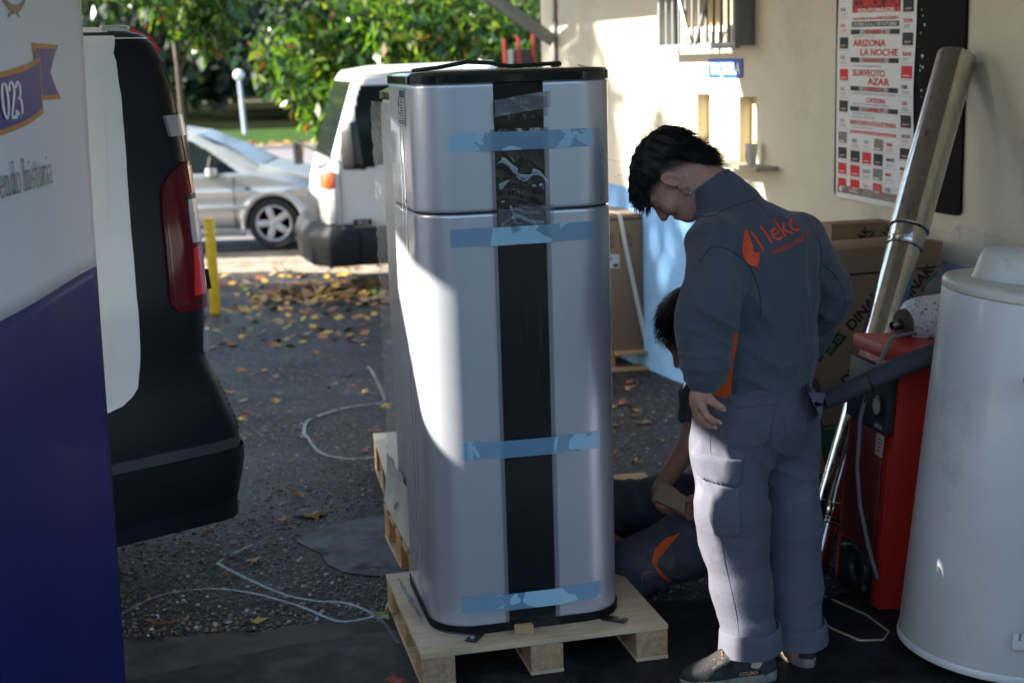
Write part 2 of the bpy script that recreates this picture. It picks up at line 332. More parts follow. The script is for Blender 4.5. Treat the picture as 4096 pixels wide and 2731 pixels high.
for (a,za),(c,zc) in zip(db[:-1],db[1:]): b.add([W(a,.003,-.7),W(c,.003,-.7),W(c,.003,zc),W(a,.003,za)],[(0,1,2,3)])
b.build('painted_dado',m_blue,bld)
b=MB(); b.box((3.46,1.206,.06),(.53,.022,.12),M=WM); b.build('counter_ledge',M('cement_ledge',(.45,.4,.3),.85,vs=20,bump=.5,bs=120),bld,bevel=.004)
s0,s1,z0,z1,d=holes[0]
wn=MB(); wn.add([W(s0,-d+.004,z0),W(s0+.34,-d+.004,z0),W(s0+.34,-d+.004,z1),W(s0,-d+.004,z1)],[(0,1,2,3)]); wo=wn.build('window_shutter',M('tan_shutter',(.36,.27,.14),.6,vs=5),bld)
b=MB(); b.add([W(s0+.34,-d+.006,z0),W(s1,-d+.006,z0),W(s1,-d+.006,z1),W(s0+.34,-d+.006,z1)],[(0,1,2,3)]); b.build('window_panel',M('tan_window_panel',(.42,.33,.19),.6,vs=5),bld)
b=MB(); b.box(((s0+s1)/2,z0+.02,-.05),(s1-s0,.03,.08),M=WM); b.build('window_sill',M('pale_sill',(.6,.56,.45),.7),bld)
gr=thing('window_grille','grey steel bar grille with crossed braces over the window','grille',W(2.97,0,1.8))
gi=Matrix.Translation(-Vector(gr.location))@WM
def gbar(nm,c,d,m=m_steel): b=MB(); b.box(c,d,M=gi); b.build(nm,m,gr,bevel=.003)
gbar('bottom_rail',(2.97,1.815,.1),(1.0,.032,.03)); gbar('end_post',(2.485,2.31,.1),(.03,.96,.03)); gbar('end_post',(3.455,2.31,.1),(.03,.96,.03)); gbar('top_rail',(2.97,2.8,.1),(1.0,.032,.03))
gbar('side_plate',(3.462,2.31,.042),(.006,1.0,.084)); gbar('side_plate',(2.478,2.31,.042),(.006,1.0,.084))
for k in range(10):
    b=MB(); x=2.57+.0885*k; b.tube([gi@Vector((x,1.831,.1)),gi@Vector((x,2.784,.1))],.0085,8); b.build('bar',m_steel,gr,smooth=60)
for xa in(2.56,3.38):
    b=MB(); b.tube([gi@Vector((2.97+(.03 if xa>3 else -.03),1.83,.118)),gi@Vector((xa,2.45,.118))],.011,6); b.build('brace',m_steel,gr,smooth=60)
# TAQUILLA sign
sg=thing('ticket_sign','blue enamel plate reading TAQUILLA below the window grille','sign',W(3.123,0,1.696))
si=Matrix.Translation(-Vector(sg.location))@WM
b=MB(); b.prism(rrect(.42,.1,.012,4,3.123,1.697),.004,si,z0=.001); b.build('plate',M('blue_enamel',(.018,.085,.42),.35,var=.08,vs=20,spots=((.3,.4,.6),30,.68,.75)),sg)
b=MB(); text_add(b,'TAQUILLA',si@Matrix.Translation((3.123,1.667,.0062)),.085,.0012,1,w=.365); b.build('lettering',M('white_enamel',(.85,.85,.83),.4,var=.03),sg)
# paper cup on the ledge
cup=thing('paper_cup','white paper coffee cup with a wooden stirrer on the counter ledge','cup',W(3.535,.055,1.217))
b=MB(); b.lathe([(.024,0),(.0245,.002),(.034,.1),(.036,.103),(.035,.105),(.033,.102),(.0235,.01)],24,cap=False); b.lathe([(.0001,.012),(.0236,.0115)],24); b.build('cup_body',M('white_card',(.8,.79,.76),.6,var=.02),cup,smooth=50)
b=MB(); text_add(b,'NESCAFE',frame((0,0,0),(0,0,1),WU*-1,WN)@Matrix.Translation((.052,-.012,.0305)),.018,.0008,1,w=.06); b.build('lettering',M('brown_ink',(.12,.04,.03),.6),cup)
b=MB(); b.tube([(0.005,0,.03),(.03,.005,.125)],.003,4,flat=.4); b.build('stirrer',M('stirrer_wood',(.6,.45,.28),.7),cup)
# canopy over the yard: unseen roof panels, wall bracket at the far corner
can=thing('canopy','grey steel canopy whose wall bracket shows at the corner','canopy',W(.36,0,2.2))
ci=Matrix.Translation(-Vector(can.location))
b=MB(); b.box((.36,2.25,.012),(.035,1.2,.024),M=ci@WM); b.build('wall_plate',m_steel,can,bevel=.003)
b=MB(); A=W(.36,.03,1.9); B=W(.36,1.62,2.98); ax=(B-A).normalized(); sd=ax.cross(WU).normalized()
fm=ci@frame((A+B)/2,ax,WU,sd); b.box((0,0,0),((B-A).length,.05,.085),M=fm); b.build('bracket_arm',m_steel,can,bevel=.004)
for i,z in enumerate((2.05,1.76,2.4)):
    b=MB(); b.lathe([(.009,0),(.009,.006),(.004,.008)],8,M=ci@WM@Matrix.Translation((.36,z,.024))); b.build('bolt',m_steel,can)
CANOPY=[(2.2,9.6),(-2.6,9.4)]
# unseen roof: main sheet added and outlined to shade the yard, narrow one along the wall
def slab(poly,z,t):
    b=MB(); b.prism([(x-can.location.x,y-can.location.y) for x,y in poly],t,z0=z-can.location.z); return b
m_roof=M('pale_roof_sheet',(.45,.45,.43),.7,var=.08,vs=2)
w=[W(2.52,.02,0),W(2.97,4.5,0)]
slab([(w[0].x,w[0].y),(w[1].x,w[1].y),(-3.3,1.9),(3.0,1.9)],3.0,.06).build('roof_panel',m_roof,can)
w2=[W(-.2,.02,0),W(2.48,.02,0),W(2.48,1.62,0),W(-.2,1.62,0)]
slab([(p.x,p.y) for p in w2],3.0,.05).build('roof_panel',m_roof,can)

# ------------------------------------------------------------------ pallets
m_ply=M('plywood',(.54,.42,.26),.6,var=.2,vs=6,stretch=(1,7,1),bump=.3,bs=80,spots=((.30,.20,.10),9,.60,.72))
m_plyedge=M('plywood_edge',(.45,.35,.23),.75,var=.35,vs=60,stretch=(.05,.05,3))
m_chip=M('chipboard',(.40,.27,.15),.8,var=.3,vs=70,bump=.6,bs=160,spots=((.1,.06,.03),110,.62,.68))
m_pine=M('raw_pine',(.46,.30,.15),.7,var=.18,vs=8,stretch=(1,9,9),bump=.2,bs=60)
m_pine2=M('orange_pine',(.42,.23,.09),.7,var=.2,vs=6,stretch=(1,8,8),bump=.2,bs=60)
def pallet(label, loc, rz, w, d, h=.115, top=True, group=None, m_top=None, m_blk=None):
    t=thing('pallet',label,'pallet',loc,rz,group); bh=h-.028; mt=m_top or m_ply; mb_=m_blk or m_chip
    if top:
        b=MB(); b.box((0,0,h-.008),(w,d,.016)); b.build('top_sheet',mt,t,bevel=.0015,seg=1)
    else:
        for k in range(5):
            b=MB(); b.box((0,-d/2+.05+k*(d-.1)/4,h-.008),(w,.1,.016)); b.build('slat',mt,t,bevel=.0015,seg=1)
    for i in (-1,0,1):
        b=MB(); b.box((i*(w/2-.05),0,.006),(.1,d,.012)); b.build('runner',m_ply,t,bevel=.0015,seg=1)
        for j in (-1,0,1):
            b=MB(); b.box((i*(w/2-.0505),j*(d/2-.056),.012+bh/2),(.098,.11,bh)); b.build('block',mb_,t,bevel=.0015,seg=1)
    return t
TH=R_(13)
pal=pallet('plywood pallet with chipboard blocks under the unwrapped silver heat pump',(-.001,4.225,.0095),TH,.745,.68,.108)
fm_=M('clear_film',(.9,.9,.9),.08,var=0,alpha=.14,spec=.8)
def wrinkled(w,d,amp,nu,nv,seed=0,fold=9):
    rs=np.random.default_rng(seed); ph=rs.uniform(0,6.28,12); fr=rs.uniform(.4,1,12)*fold; an=rs.uniform(-1,1,12)
    def f(u,v):
        h=0
        for k in range(12):
            q=math.sin((u*w*math.cos(an[k]*1.5)+v*d*math.sin(an[k]*1.5))*fr[k]*9+ph[k]); h+=(1-abs(q))**3*amp*.5
        return ((u-.5)*w,(v-.5)*d,h)
    return f
b=MB(); b.grid(wrinkled(.17,.62,.004,24,60,3),24,60); b.build('film_scrap',fm_,pal,smooth=80,loc=(-.287,.01,.1095))
for k,(x,y,rz,dim,lab) in enumerate([(.01,3.945,.18,(.055,.02,.026),'small pine offcut lying in front of the black strip of the heat pump'),(-.235,4.02,1.3,(.05,.024,.05),'pine offcut wedged at the left corner foot of the heat pump')]):
    b=MB(); b.box((0,0,dim[2]/2),dim); o=b.build('wood_block',m_pine,None,bevel=.001,seg=1,loc=(x,y,.118),rz=rz); tag(o,lab,'wood block')

# ------------------------------------------------------------------ silver heat pump water heater
m_silver=M('silver_metallic_paint',(.60,.625,.68),.36,metal=.6,var=.03,vs=3,coat=.55,bump=.05,bs=900)
m_lid=M('black_gloss_plastic',(.012,.012,.014),.12,var=.1,vs=30,coat=.5)
m_dark=M('black_plastic',(.012,.012,.013),.5,var=.2,vs=20)
m_blackglass=M('black_gloss_panel',(.005,.006,.010),.12,var=0,spec=.4)
HP=(-.028,4.268,.118)
hp=thing('heat_pump_water_heater','tall unwrapped silver heat pump water heater with a black centre strip and blue tape','water heater',HP,TH)
WD,RD=.58,.125
def ringz(z,inset=0,n=14,w=WD,r=RD): return [(x,y,z) for x,y in rrect(w-2*inset,w-2*inset,r-inset,n)]
def shell(name,z0,z1,m,ins=0,par=hp,e=.006):
    b=MB(); b.loft([ringz(z0,ins+e),ringz(z0+.002,ins+.002),ringz(z0+e,ins),ringz(z0+e+.004,ins),ringz(z0+e+.02,ins),ringz(z1-e-.02,ins),ringz(z1-e-.004,ins),ringz(z1-e,ins),ringz(z1-.002,ins+.002),ringz(z1,ins+e)]); return b.build(name,m,par,smooth=35)
shell('lower_shell',.016,1.236,m_silver); shell('upper_shell',1.241,1.594,m_silver)
b=MB(); b.loft([ringz(.02,.008),ringz(1.58,.008)]); b.build('inner_core',m_dark,hp,smooth=40)
shell('base_ring',0,.016,m_dark,-.004)
b=MB(); b.loft([ringz(1.594,-.001),ringz(1.596,-.004),ringz(1.617,-.004),ringz(1.626,.006),ringz(1.629,.03),ringz(1.627,.06)]); b.build('top_lid',m_lid,hp,smooth=35)
def surf(u,off=0,z=0,w=WD,r=RD):
    f=w/2-r; L=r*math.pi/2; s=1 if u>=0 else -1; a=abs(u)
    if a<=f: x,y=a,-w/2-off
    elif a<=f+L: t=(a-f)/r; x,y=f+(r+off)*math.sin(t),-w/2+r-(r+off)*math.cos(t)
    else: x,y=w/2+off,-w/2+r+(a-f-L)
    return (s*x,y,z)
def wrap(u0,u1,z0,z1,off,nu,nv,fn=None):
    b=MB(); b.grid(lambda p,q: surf(u0+(u1-u0)*p,off+(fn(p,q) if fn else 0),z0+(z1-z0)*q),nu,nv); return b
b=MB(); x0,x1,z0,z1=-.071,.071,.006,1.5935
b.box((0,-.2895,(z0+z1)/2),(x1-x0,.005,z1-z0)); b.build('centre_strip',m_blackglass,hp,bevel=.001,seg=1)
# film with real wrinkles over the strip
def film_mat(name,wt,rough,alpha):
    m=M(name,(.30*wt,.32*wt,.35*wt),rough,var=0,alpha=alpha,spec=.5,ior=1.9); return m
def ridges(seed,n,amp,fx,fz,pw=6,warp=.8):
    rs=np.random.default_rng(seed); A=[(rs.uniform(*fx),rs.uniform(*fz),rs.uniform(0,6.28),rs.uniform(.3,1),rs.uniform(2,5),rs.uniform(0,6.28)) for _ in range(n)]
    def f(x,z):
        h=0
        for a,c,ph,w_,k,p2 in A: h+=w_*(1-abs(math.sin(a*x+c*z+ph+warp*math.sin(k*z*4+p2)+warp*.7*math.sin(k*x*14+ph))))**pw
        return amp*h
    return f
r1=ridges(5,5,.0042,(-34,34),(8,22),2.6,.7); r2=ridges(8,6,.0024,(-150,150),(.5,4),7,.35)
def fl(x0,x1,z0,z1,nu,nv,h,name,m,off=.0035,skew=0):
    b=MB()
    def g(u,v):
        x=x0+(x1-x0)*u; z=z0+(z1-z0)*v+skew*(u-.5); e=min(1,6*min(u,1-u)+.12); return (x,-.292-off-h(x,z)*e,z)
    b.grid(g,nu,nv); return b.build(name,m,hp,smooth=80)
m_film=film_mat('clear_wrinkled_film',.12,.10,.34); m_filmu=M('crinkled_clear_film',(.05,.05,.055),.07,var=0,alpha=.42,spec=.9,ior=2.0); m_film2=film_mat('cloudy_film_label',1,.2,.42)
fl(-.083,.083,1.175,1.468,44,80,r1,'protective_film',m_filmu)
fl(-.083,.083,-.015,1.17,36,200,r2,'protective_film',m_film)
ff=fl(-.075,.082,1.49,1.555,40,20,ridges(3,5,.002,(-60,60),(20,50)),'film_flap',m_film,.006,.02)
ff2=fl(-.07,.09,1.512,1.558,40,16,ridges(13,5,.0016,(-60,60),(20,60)),'label_film',m_film2,.009,.022)
fl(-.07,.092,1.19,1.25,40,18,ridges(21,6,.004,(-50,50),(30,80)),'film_flap',film_mat('bunched_film',.8,.15,.34),.008,.01)
# blue tape strips
def tape_material():
    m=M('blue_ribbed_tape',(.17,.42,.66),.35,var=0,alpha=.62); nt=m.node_tree; L=nt.links; b=nt.nodes['Principled BSDF']; tc=nt.nodes['Texture Coordinate']
    sx=P_('ShaderNodeSeparateXYZ',nt); L.new(tc.outputs['Object'],sx.inputs[0])
    mm=P_('ShaderNodeMath',nt); mm.operation='MULTIPLY'; mm.inputs[1].default_value=1700; L.new(sx.outputs[2],mm.inputs[0])
    sn=P_('ShaderNodeMath',nt); sn.operation='SINE'; L.new(mm.outputs[0],sn.inputs[0])
    n=P_('ShaderNodeTexNoise',nt); n.inputs['Scale'].default_value=9; n.inputs['Detail'].default_value=3; n.inputs['Distortion'].default_value=.6; L.new(tc.outputs['Object'],n.inputs['Vector'])
    th=P_('ShaderNodeMapRange',nt); th.inputs[1].default_value=.515; th.inputs[2].default_value=.53; L.new(n.outputs['Fac'],th.inputs[0])
    mx=P_('ShaderNodeMix',nt); mx.data_type='RGBA'; mx.inputs[6].default_value=(.26,.50,.70,1); mx.inputs[7].default_value=(.45,.76,.92,1); L.new(th.outputs[0],mx.inputs['Factor'])
    mr=P_('ShaderNodeMapRange',nt); mr.inputs[1].default_value=-1; mr.inputs[2].default_value=1; mr.inputs[3].default_value=.72; mr.inputs[4].default_value=1.1; L.new(sn.outputs[0],mr.inputs[0])
    ml=P_('ShaderNodeMix',nt); ml.data_type='RGBA'; ml.blend_type='MULTIPLY'; ml.inputs['Factor'].default_value=1; L.new(mx.outputs[2],ml.inputs[6]); L.new(mr.outputs[0],ml.inputs[7]); L.new(ml.outputs[2],b.inputs['Base Color'])
    al=P_('ShaderNodeMapRange',nt); al.inputs[3].default_value=.62; al.inputs[4].default_value=.86; L.new(th.outputs[0],al.inputs[0]); L.new(al.outputs[0],b.inputs['Alpha'])
    return m
m_tape=tape_material()
for z,ul,ur,tl in((1.553,-.199,.213,.0),(1.290,-.205,.21,.002),(.674,-.196,.222,-.002),(.211,-.212,.216,.001)):
    zz=z-.118; b=MB()
    b.grid(lambda p,q: surf(ul+(ur-ul)*p,.0165 if abs(ul+(ur-ul)*p)<.08 else .0165-.0145*min(1,(abs(ul+(ur-ul)*p)-.08)/.05),zz+(q-.5)*.051+tl*(p-.5)),60,6); b.build('tape_strip',m_tape,hp,smooth=80)
# printing on the strip
m_print=M('grey_print',(.42,.43,.45),.5,var=0); m_printd=M('dim_print',(.26,.27,.28),.5,var=0)
FM=frame((0,-.2935,0),(1,0,0),(0,0,1),(0,-1,0))
b=MB(); text_add(b,'LG',FM@Matrix.Translation((.017,1.535,0)),.022,.0006,.95)
cx,cz=-.014,1.542; ri=[(cx+.0095*math.cos(R_(a)),cz+.0095*math.sin(R_(a)),0) for a in range(0,360,15)]; ro=[(cx+.011*math.cos(R_(a)),cz+.011*math.sin(R_(a)),0) for a in range(0,360,15)]
b.loft([ri,ro],cap=False,M=FM); b.box((cx,cz+.001,0),(.0014,.009,.0004),M=FM); b.box((cx+.0025,cz-.0035,0),(.005,.0013,.0004),M=FM); b.box((cx-.004,cz+.004,0),(.0018,.0018,.0004),M=FM)
b.build('logo',m_print,hp)
for i,(bx,bz,tx) in enumerate(((-.017,1.320,'Mode'),(.0165,1.321,'^'),(-.017,1.288,'Set'),(.0165,1.288,'v'))):
    b=MB(); b.loft([[(x,y,0) for x,y in rrect(.0205,.0205,.005,4,bx,bz)],[(x,y,0) for x,y in rrect(.022,.022,.0055,4,bx,bz)]],cap=False,M=FM)
    text_add(b,tx,FM@Matrix.Translation((bx,bz-.003,0)),.0085,0,.9); b.build('button',m_printd,hp)
b=MB(); text_add(b,'ThinQ',FM@Matrix.Translation((.01,1.246,0)),.0155,0,.9); text_add(b,'DUAL',FM@Matrix.Translation((-.008,1.2015,0)),.009,.0003,1); text_add(b,'INVERTER',FM@Matrix.Translation((-.008,1.194,0)),.006,.0002,1); text_add(b,'10',FM@Matrix.Translation((.022,1.194,0)),.02,.0004,1); b.box((.0085,1.2,0),(.0007,.016,.0003),M=FM)
b.build('lettering',m_print,hp)
# warning label on the left side, side seams, screws
SM=frame((-.2912,0,0),(0,-1,0),(0,0,1),(-1,0,0))                 # x towards the front
b=MB(); b.prism([(0,1.506),(.123,1.506),(.123,1.585-.003),(0,1.585-.003)],.0008,SM) if False else b.prism([(.0,1.475),(.125,1.475),(.125,1.582),(.0,1.582)],.0008,SM)
wl=b.build('warning_label',M('silver_label',(.42,.43,.42),.5,var=.04),hp)
b=MB(); b.prism([(.04,1.557),(.12,1.557),(.12,1.578),(.04,1.578)],.0004,SM,z0=.001)
for k,z in enumerate((1.55,1.543,1.534,1.527,1.519,1.512,1.505,1.49,1.484)): b.prism([(.045 if k<7 else .01,z),(.045+random.uniform(.03,.07) if k<7 else .115,z),(.045+.05 if k<7 else .115,z+.003),(.045 if k<7 else .01,z+.003)],.0004,SM,z0=.001)
b.prism([(.01,1.53),(.03,1.53),(.02,1.57)],.0004,SM,z0=.001); b.prism([(.012,1.505),(.03,1.512),(.014,1.525)],.0004,SM,z0=.001); b.prism([(.004,1.498),(.122,1.498),(.122,1.4995),(.004,1.4995)],.0004,SM,z0=.001)
b.build('label_print',M('black_ink',(.02,.02,.02),.6,var=0),wl)
for y in(.0,-.06):
    b=MB(); b.box((-.2905,y-.01,.82),(.003,.004,1.53)); b.build('side_seam',M('pale_seam',(.7,.71,.72),.25,metal=.7,var=0),hp,bevel=.001,seg=1)
for y in(-.07,-.10):
    b=MB(); b.lathe([(.004,0),(.004,.001),(.002,.002)],8,M=frame((-.2912,y,1.262),(0,1,0),(0,0,1),(-1,0,0))); b.build('screw',M('bright_screw',(.7,.7,.7),.3,metal=1,var=0),hp,smooth=50)
# power cable lying on the lid
b=MB(); b.tube([(-.26,-.1,1.632),(-.25,-.12,1.634),(-.2,-.16,1.639),(-.12,-.19,1.652),(-.06,-.2,1.648),(0,-.19,1.637),(.06,-.17,1.638),(.12,-.13,1.640),(.18,-.07,1.641),(.2,-.0,1.638),(.19,.05,1.634)],.006,8)
cb=b.build('power_cable',M('black_rubber',(.012,.012,.013),.45,var=.15,vs=40),hp,smooth=60)
b=MB(); b.grid(lambda u,v:(.225+.035*u+.004*v,-.12+.05*v,1.629+.012*math.sin(3*u+v*2)*v),5,5); b.build('tape_scrap',film_mat('torn_clear_tape',1,.2,.45),hp,smooth=80)
for x,sx in((-.17,-1),(.23,1)):
    b=MB(); M2=Matrix.Translation((x,-.30,.004))@Matrix.Rotation(sx*.6 if sx<0 else .9,4,'Z'); b.box((0,-.02,0),(.036,.075,.004),M=M2); br=b.build('foot_bracket',m_dark,hp,bevel=.001,seg=1)
    b=MB(); b.lathe([(.007,0),(.007,.004),(.004,.005)],8,M=M2@Matrix.Translation((0,-.04,.0025))); b.build('bolt',M('zinc_bolt',(.6,.6,.6),.35,metal=1,var=0),br,smooth=40)
b=MB(); b.grid(wrinkled(.09,.2,.006,12,24,5,14),12,24); o_=b.build('paper_flap',M('crumpled_film',(.55,.55,.53),.35,var=.15,vs=30,alpha=.85),hp,smooth=80,loc=(-.335,-.06,.035)); o_.rotation_euler=(0,R_(62),R_(0))

# ------------------------------------------------------------------ second heater, still wrapped, behind it
hw=thing('wrapped_water_heater','water heater still wrapped in stretch film, standing behind the unwrapped one','water heater',(-.118,5.0,.122),TH)
b=MB(); b.loft([ringz(.05,.01),ringz(.06,.002),ringz(1.5,.0),ringz(1.53,.01)]); b.build('body',M('white_silver_body',(.62,.62,.62),.35,metal=.4,var=.04),hw,smooth=40)
b=MB(); b.loft([ringz(1.53,-.003),ringz(1.555,-.003),ringz(1.565,.02)]); b.build('top_lid',m_lid,hw,smooth=40)
def wr(p,q):
    x,y,z=surf(-.9+1.8*p,.006+.004*math.sin(p*90+6*math.sin(q*25))*.6+.004*abs(math.sin(q*120+p*30)),.03+1.49*q); return (x,y,z)
b=MB(); b.grid(wr,60,150); b.build('stretch_film',M('stretch_film',(.72,.71,.68),.16,var=0,alpha=.30,spec=1),hw,smooth=80)
def sk(p,q):
    x,y,z=surf(-.9+1.8*p,.012+.006*math.sin(p*55)*q+.02*(1-q)**2,-.005+.2*q); return (x,y,z)
b=MB(); b.grid(sk,60,10); b.build('foam_wrap',M('grey_foam_sheet',(.47,.44,.39),.7,var=.15,vs=8),hw,smooth=80)
p2=pallet('pine pallet with orange blocks under the film-wrapped heater',(-.085,5.0,-.022),TH,.72,.7,.135,False,None,m_pine,m_pine2)
p3=pallet('plywood topped pallet lying on the asphalt behind the wrapped heater',(-.26,6.02,-.068),R_(9.5),.66,.86,.165,True,None,M('pale_ply',(.66,.6,.45),.5,var=.08,vs=5),m_pine)

# ------------------------------------------------------------------ banner
BK=1.165; B0=Vector((-.92*BK,3.2*BK,1.77-1.77*BK)); BD=Vector((-.039,1,0)).normalized(); BN=Vector((1,.039,0)).normalized()
ban=thing('banner','white and dark blue roll-up banner with an orange edged ribbon and serif lettering','banner',(-1.03,3.16,.009))
BMx=Matrix.Translation(-Vector(ban.location))@frame(B0,BD,(0,0,1),BN)@Matrix.Scale(BK,4)
def edge_s(z): return -.178+.097*z
def bend(s,z): return .004*math.sin(z*3.1)+.003*math.sin(s*9)
m_bw=M('white_banner_vinyl',(.66,.66,.68),.5,var=.02,vs=2,spec=.15); m_bb=M('dark_blue_banner_vinyl',(.011,.016,.125),.36,var=.12,vs=1.4,spec=.07,rvar=.08)
def bpan(z0,z1,m,nm,n):
    b=MB(); b.grid(lambda u,v: BMx@Vector((-.97+(edge_s(z0+(z1-z0)*v)+.97)*u,z0+(z1-z0)*v,bend(-.97+.97*u,z0+(z1-z0)*v))),24,n); o=b.build(nm,m,ban,smooth=80)
    md=o.modifiers.new('thickness','SOLIDIFY'); md.thickness=.002; md.offset=-1
bpan(.285,1.349,m_bb,'printed_blue_field',40); bpan(1.349,2.08,m_bw,'printed_white_field',24)
def bpoly(pts,m,nm,off=.0012,holes=None):
    b=MB(); b.add([BMx@Vector((s,z,off+bend(s,z))) for s,z in pts],[tuple(range(len(pts)))]); return b.build(nm,m,ban)
m_or=M('orange_print',(.50,.22,.05),.5,var=.04,spec=.2); m_pu=M('purple_blue_print',(.04,.03,.22),.45,var=.06,vs=6,spec=.2)
up=[(-.95+.59*t,1.765+.039*t**2.2 if False else 1.772+.032*t**3) for t in [i/14 for i in range(15)]]
up=[(s,1.772+.032*((s+.95)/.59)**3) for s in np.linspace(-.95,-.358,15)]
lo=[(s,1.662+.034*((s+.95)/.583)**3) for s in np.linspace(-.95,-.367,15)]
bpoly([(-.41,1.831),(-.201,1.829),(-.291,1.775),(-.211,1.72),(-.363,1.721),(-.40,1.79)],m_or,'ribbon_tail',.0010)
bpoly([(-.386,1.821),(-.229,1.821),(-.283,1.774),(-.238,1.729),(-.361,1.7295),(-.357,1.805)],m_pu,'ribbon_tail',.0016)
bpoly([(-.403,1.818),(-.366,1.804),(-.399,1.797)],m_pu,'ribbon_fold',.0020)
b=MB(); 
def strip2(a,c,off,mi): 
    n=len(a); b.add([BMx@Vector((s,z,off+bend(s,z))) for s,z in a]+[BMx@Vector((s,z,off+bend(s,z))) for s,z in c],[(i,i+1,n+i+1,n+i) for i in range(n-1)],mi)
strip2(lo,up,.0022,0); strip2([(s,z+.010) for s,z in lo[:-1]]+[(-.377,1.707)],[(s,z-.010) for s,z in up[:-1]]+[(-.367,1.795)],.0028,1)
b.build('ribbon',[m_or,m_pu],ban)
b=MB(); serif_text(b,'023',BMx@Matrix.Translation((-.638,1.696,.0036)),.084,.92,.15,.02); b.build('lettering',M('pale_blue_print',(.6,.68,.78),.3,var=0),ban)
b=MB(); serif_text(b,'endo historia',BMx@Matrix.Translation((-.70,1.560,.003)),.0755,.80,.09,.016); b.build('lettering',M('black_print',(.012,.012,.02),.35,var=0),ban)
def curve_strip(pts,wd): 
    n=len(pts); return [(s,z-wd[i]) for i,(s,z) in enumerate(pts)],[(s,z+wd[i]) for i,(s,z) in enumerate(pts)]
b=MB(); pts=[(-.60+.19*i/12,1.89+.035*((i-6)/6)**2) for i in range(13)]; a,c=curve_strip(pts,[.003+.0045*math.sin(math.pi*i/12) for i in range(13)]); strip2(a,c,.0016,0)
for q in([(-.556,1.872),(-.545,1.881),(-.49,1.894),(-.50,1.884)],[(-.474,1.874),(-.483,1.883),(-.53,1.893),(-.518,1.885)]): b.add([BMx@Vector((s,z,.0020)) for s,z in q],[(0,1,2,3)])
b.build('emblem',M('brown_print',(.07,.045,.03),.4,var=0),ban)
b=MB(); b.box((-.57,.262,-.01),(.9,.05,.12),M=BMx); b.build('base_cassette',M('banner_base_alloy',(.5,.5,.52),.35,metal=.8,var=.05),ban,bevel=.006)
b=MB(); b.tube([BMx@Vector((-.57,.27,-.03)),BMx@Vector((-.55,2.06,-.03))],.01,8); b.build('support_pole',m_steel,ban,smooth=60)
# ------------------------------------------------------------------ van
VO=np.array([-1.0,4.76]); VD=np.array([-.77,-.638]); VN=np.array([.638,-.77]); RHO=.11
ZK=[.3,.45,.55,.72,.80,.9,1.0,1.2,1.5,1.7,1.8,1.86,1.89,1.91]
WK=[.03,.0,.0,.02,.02,.01,.0,.003,.018,.033,.045,.06,.09,.15]
EK=[-.092,-.105,-.097,-.04,-.002,.0,.0,.005,.02,.038,.06,.085,.105,.15]
def VS(u,z,off=0):
    w=np.interp(z,ZK,WK); e=np.interp(z,ZK,EK); r=RHO+off; C=VO+VD*RHO-VN*RHO
    if u>=0: p=C+VN*r+VD*u
    elif u>-RHO*math.pi/2:
        a=-u/RHO; p=C+VN*r*math.cos(a)-VD*r*math.sin(a)
    else: p=C-VD*r-VN*(-u-RHO*math.pi/2)
    p=p-VN*w+VD*e; return Vector((p[0],p[1],z))
van=thing('van','black and white delivery van parked with its tail light towards the yard','van',(-2.6,4.6,0))
VI=Matrix.Translation(-Vector(van.location))
m_vblack=M('black_van_paint',(.008,.010,.016),.42,var=.15,vs=3,spec=.28,spots=((.03,.03,.03),5,.6,.8)); m_vwhite=M('wet_white_van_paint',(.80,.79,.73),.35,var=.03,vs=4,coat=.25)
m_vbump=M('black_bumper_plastic',(.010,.011,.013),.55,var=.2,vs=9,bump=.2,bs=300,spec=.3)
LEN,WID=4.9,1.92
def vring(z):
    """closed outline of the van body at height z"""
    w=np.interp(z,ZK,WK); e=np.interp(z,ZK,EK); f=np.interp(z,[.3,.75,1.0,1.12,1.3,1.85,1.91],[.06,0,.12,.75,1.0,1.55,1.75])
    x0,x1,y0,y1=e,LEN-f,w,WID-w; out=[]                        # local: x towards the front, y inward
    for cx,cy,a0,r in((x0,y0,180,RHO),(x1,y0,270,.3),(x1,y1,0,.3),(x0,y1,90,RHO)):
        sx=1 if cx==x0 else -1; sy=1 if cy==y0 else -1
        for i in range(9):
            a=R_(a0+90*i/8); out.append((cx+sx*r+r*math.cos(a),cy+sy*r+r*math.sin(a)))
    return [Vector((*(VO+VD*x-VN*y),z)) for x,y in out]
zs=sorted(set([.22,.26]+[.3+.05*i for i in range(32)]+ZK))
b=MB(); b.loft([[VI@p for p in vring(z)] for z in zs if z<=1.911]); b.build('body',m_vblack,van,smooth=50)
def vpatch(name,rows,m,off,parent=van,nu=10,th=.012,tuck=True):
    """rows: (z,u_left,u_right) on the body surface, built as a raised panel with edges turned in"""
    b=MB(); rows=sorted(rows); zz=[r[0] for r in rows]; n=max(6,int((zz[-1]-zz[0])/.025)); Zs=np.linspace(zz[0],zz[-1],n)
    rings=[]
    for z in Zs:
        ua=np.interp(z,zz,[r[1] for r in rows]); ub=np.interp(z,zz,[r[2] for r in rows])
        row=[VI@VS(ua+(ub-ua)*i/nu,z,off) for i in range(nu+1)]
        if tuck: row=[VI@VS(ua,z,off-th)]+row+[VI@VS(ub,z,off-th)]
        rings.append(row)
    if tuck:
        lo=[VI@VS(np.interp(i/(nu+2),[0,1],[rows[0][1],rows[0][2]]),zz[0],off-th) for i in range(nu+3)]; hi=[VI@VS(np.interp(i/(nu+2),[0,1],[rows[-1][1],rows[-1][2]]),zz[-1],off-th) for i in range(nu+3)]
        rings=[lo]+rings+[hi]
    b.loft(rings,cap=False,closed=False); return b.build(name,m,parent,smooth=45)
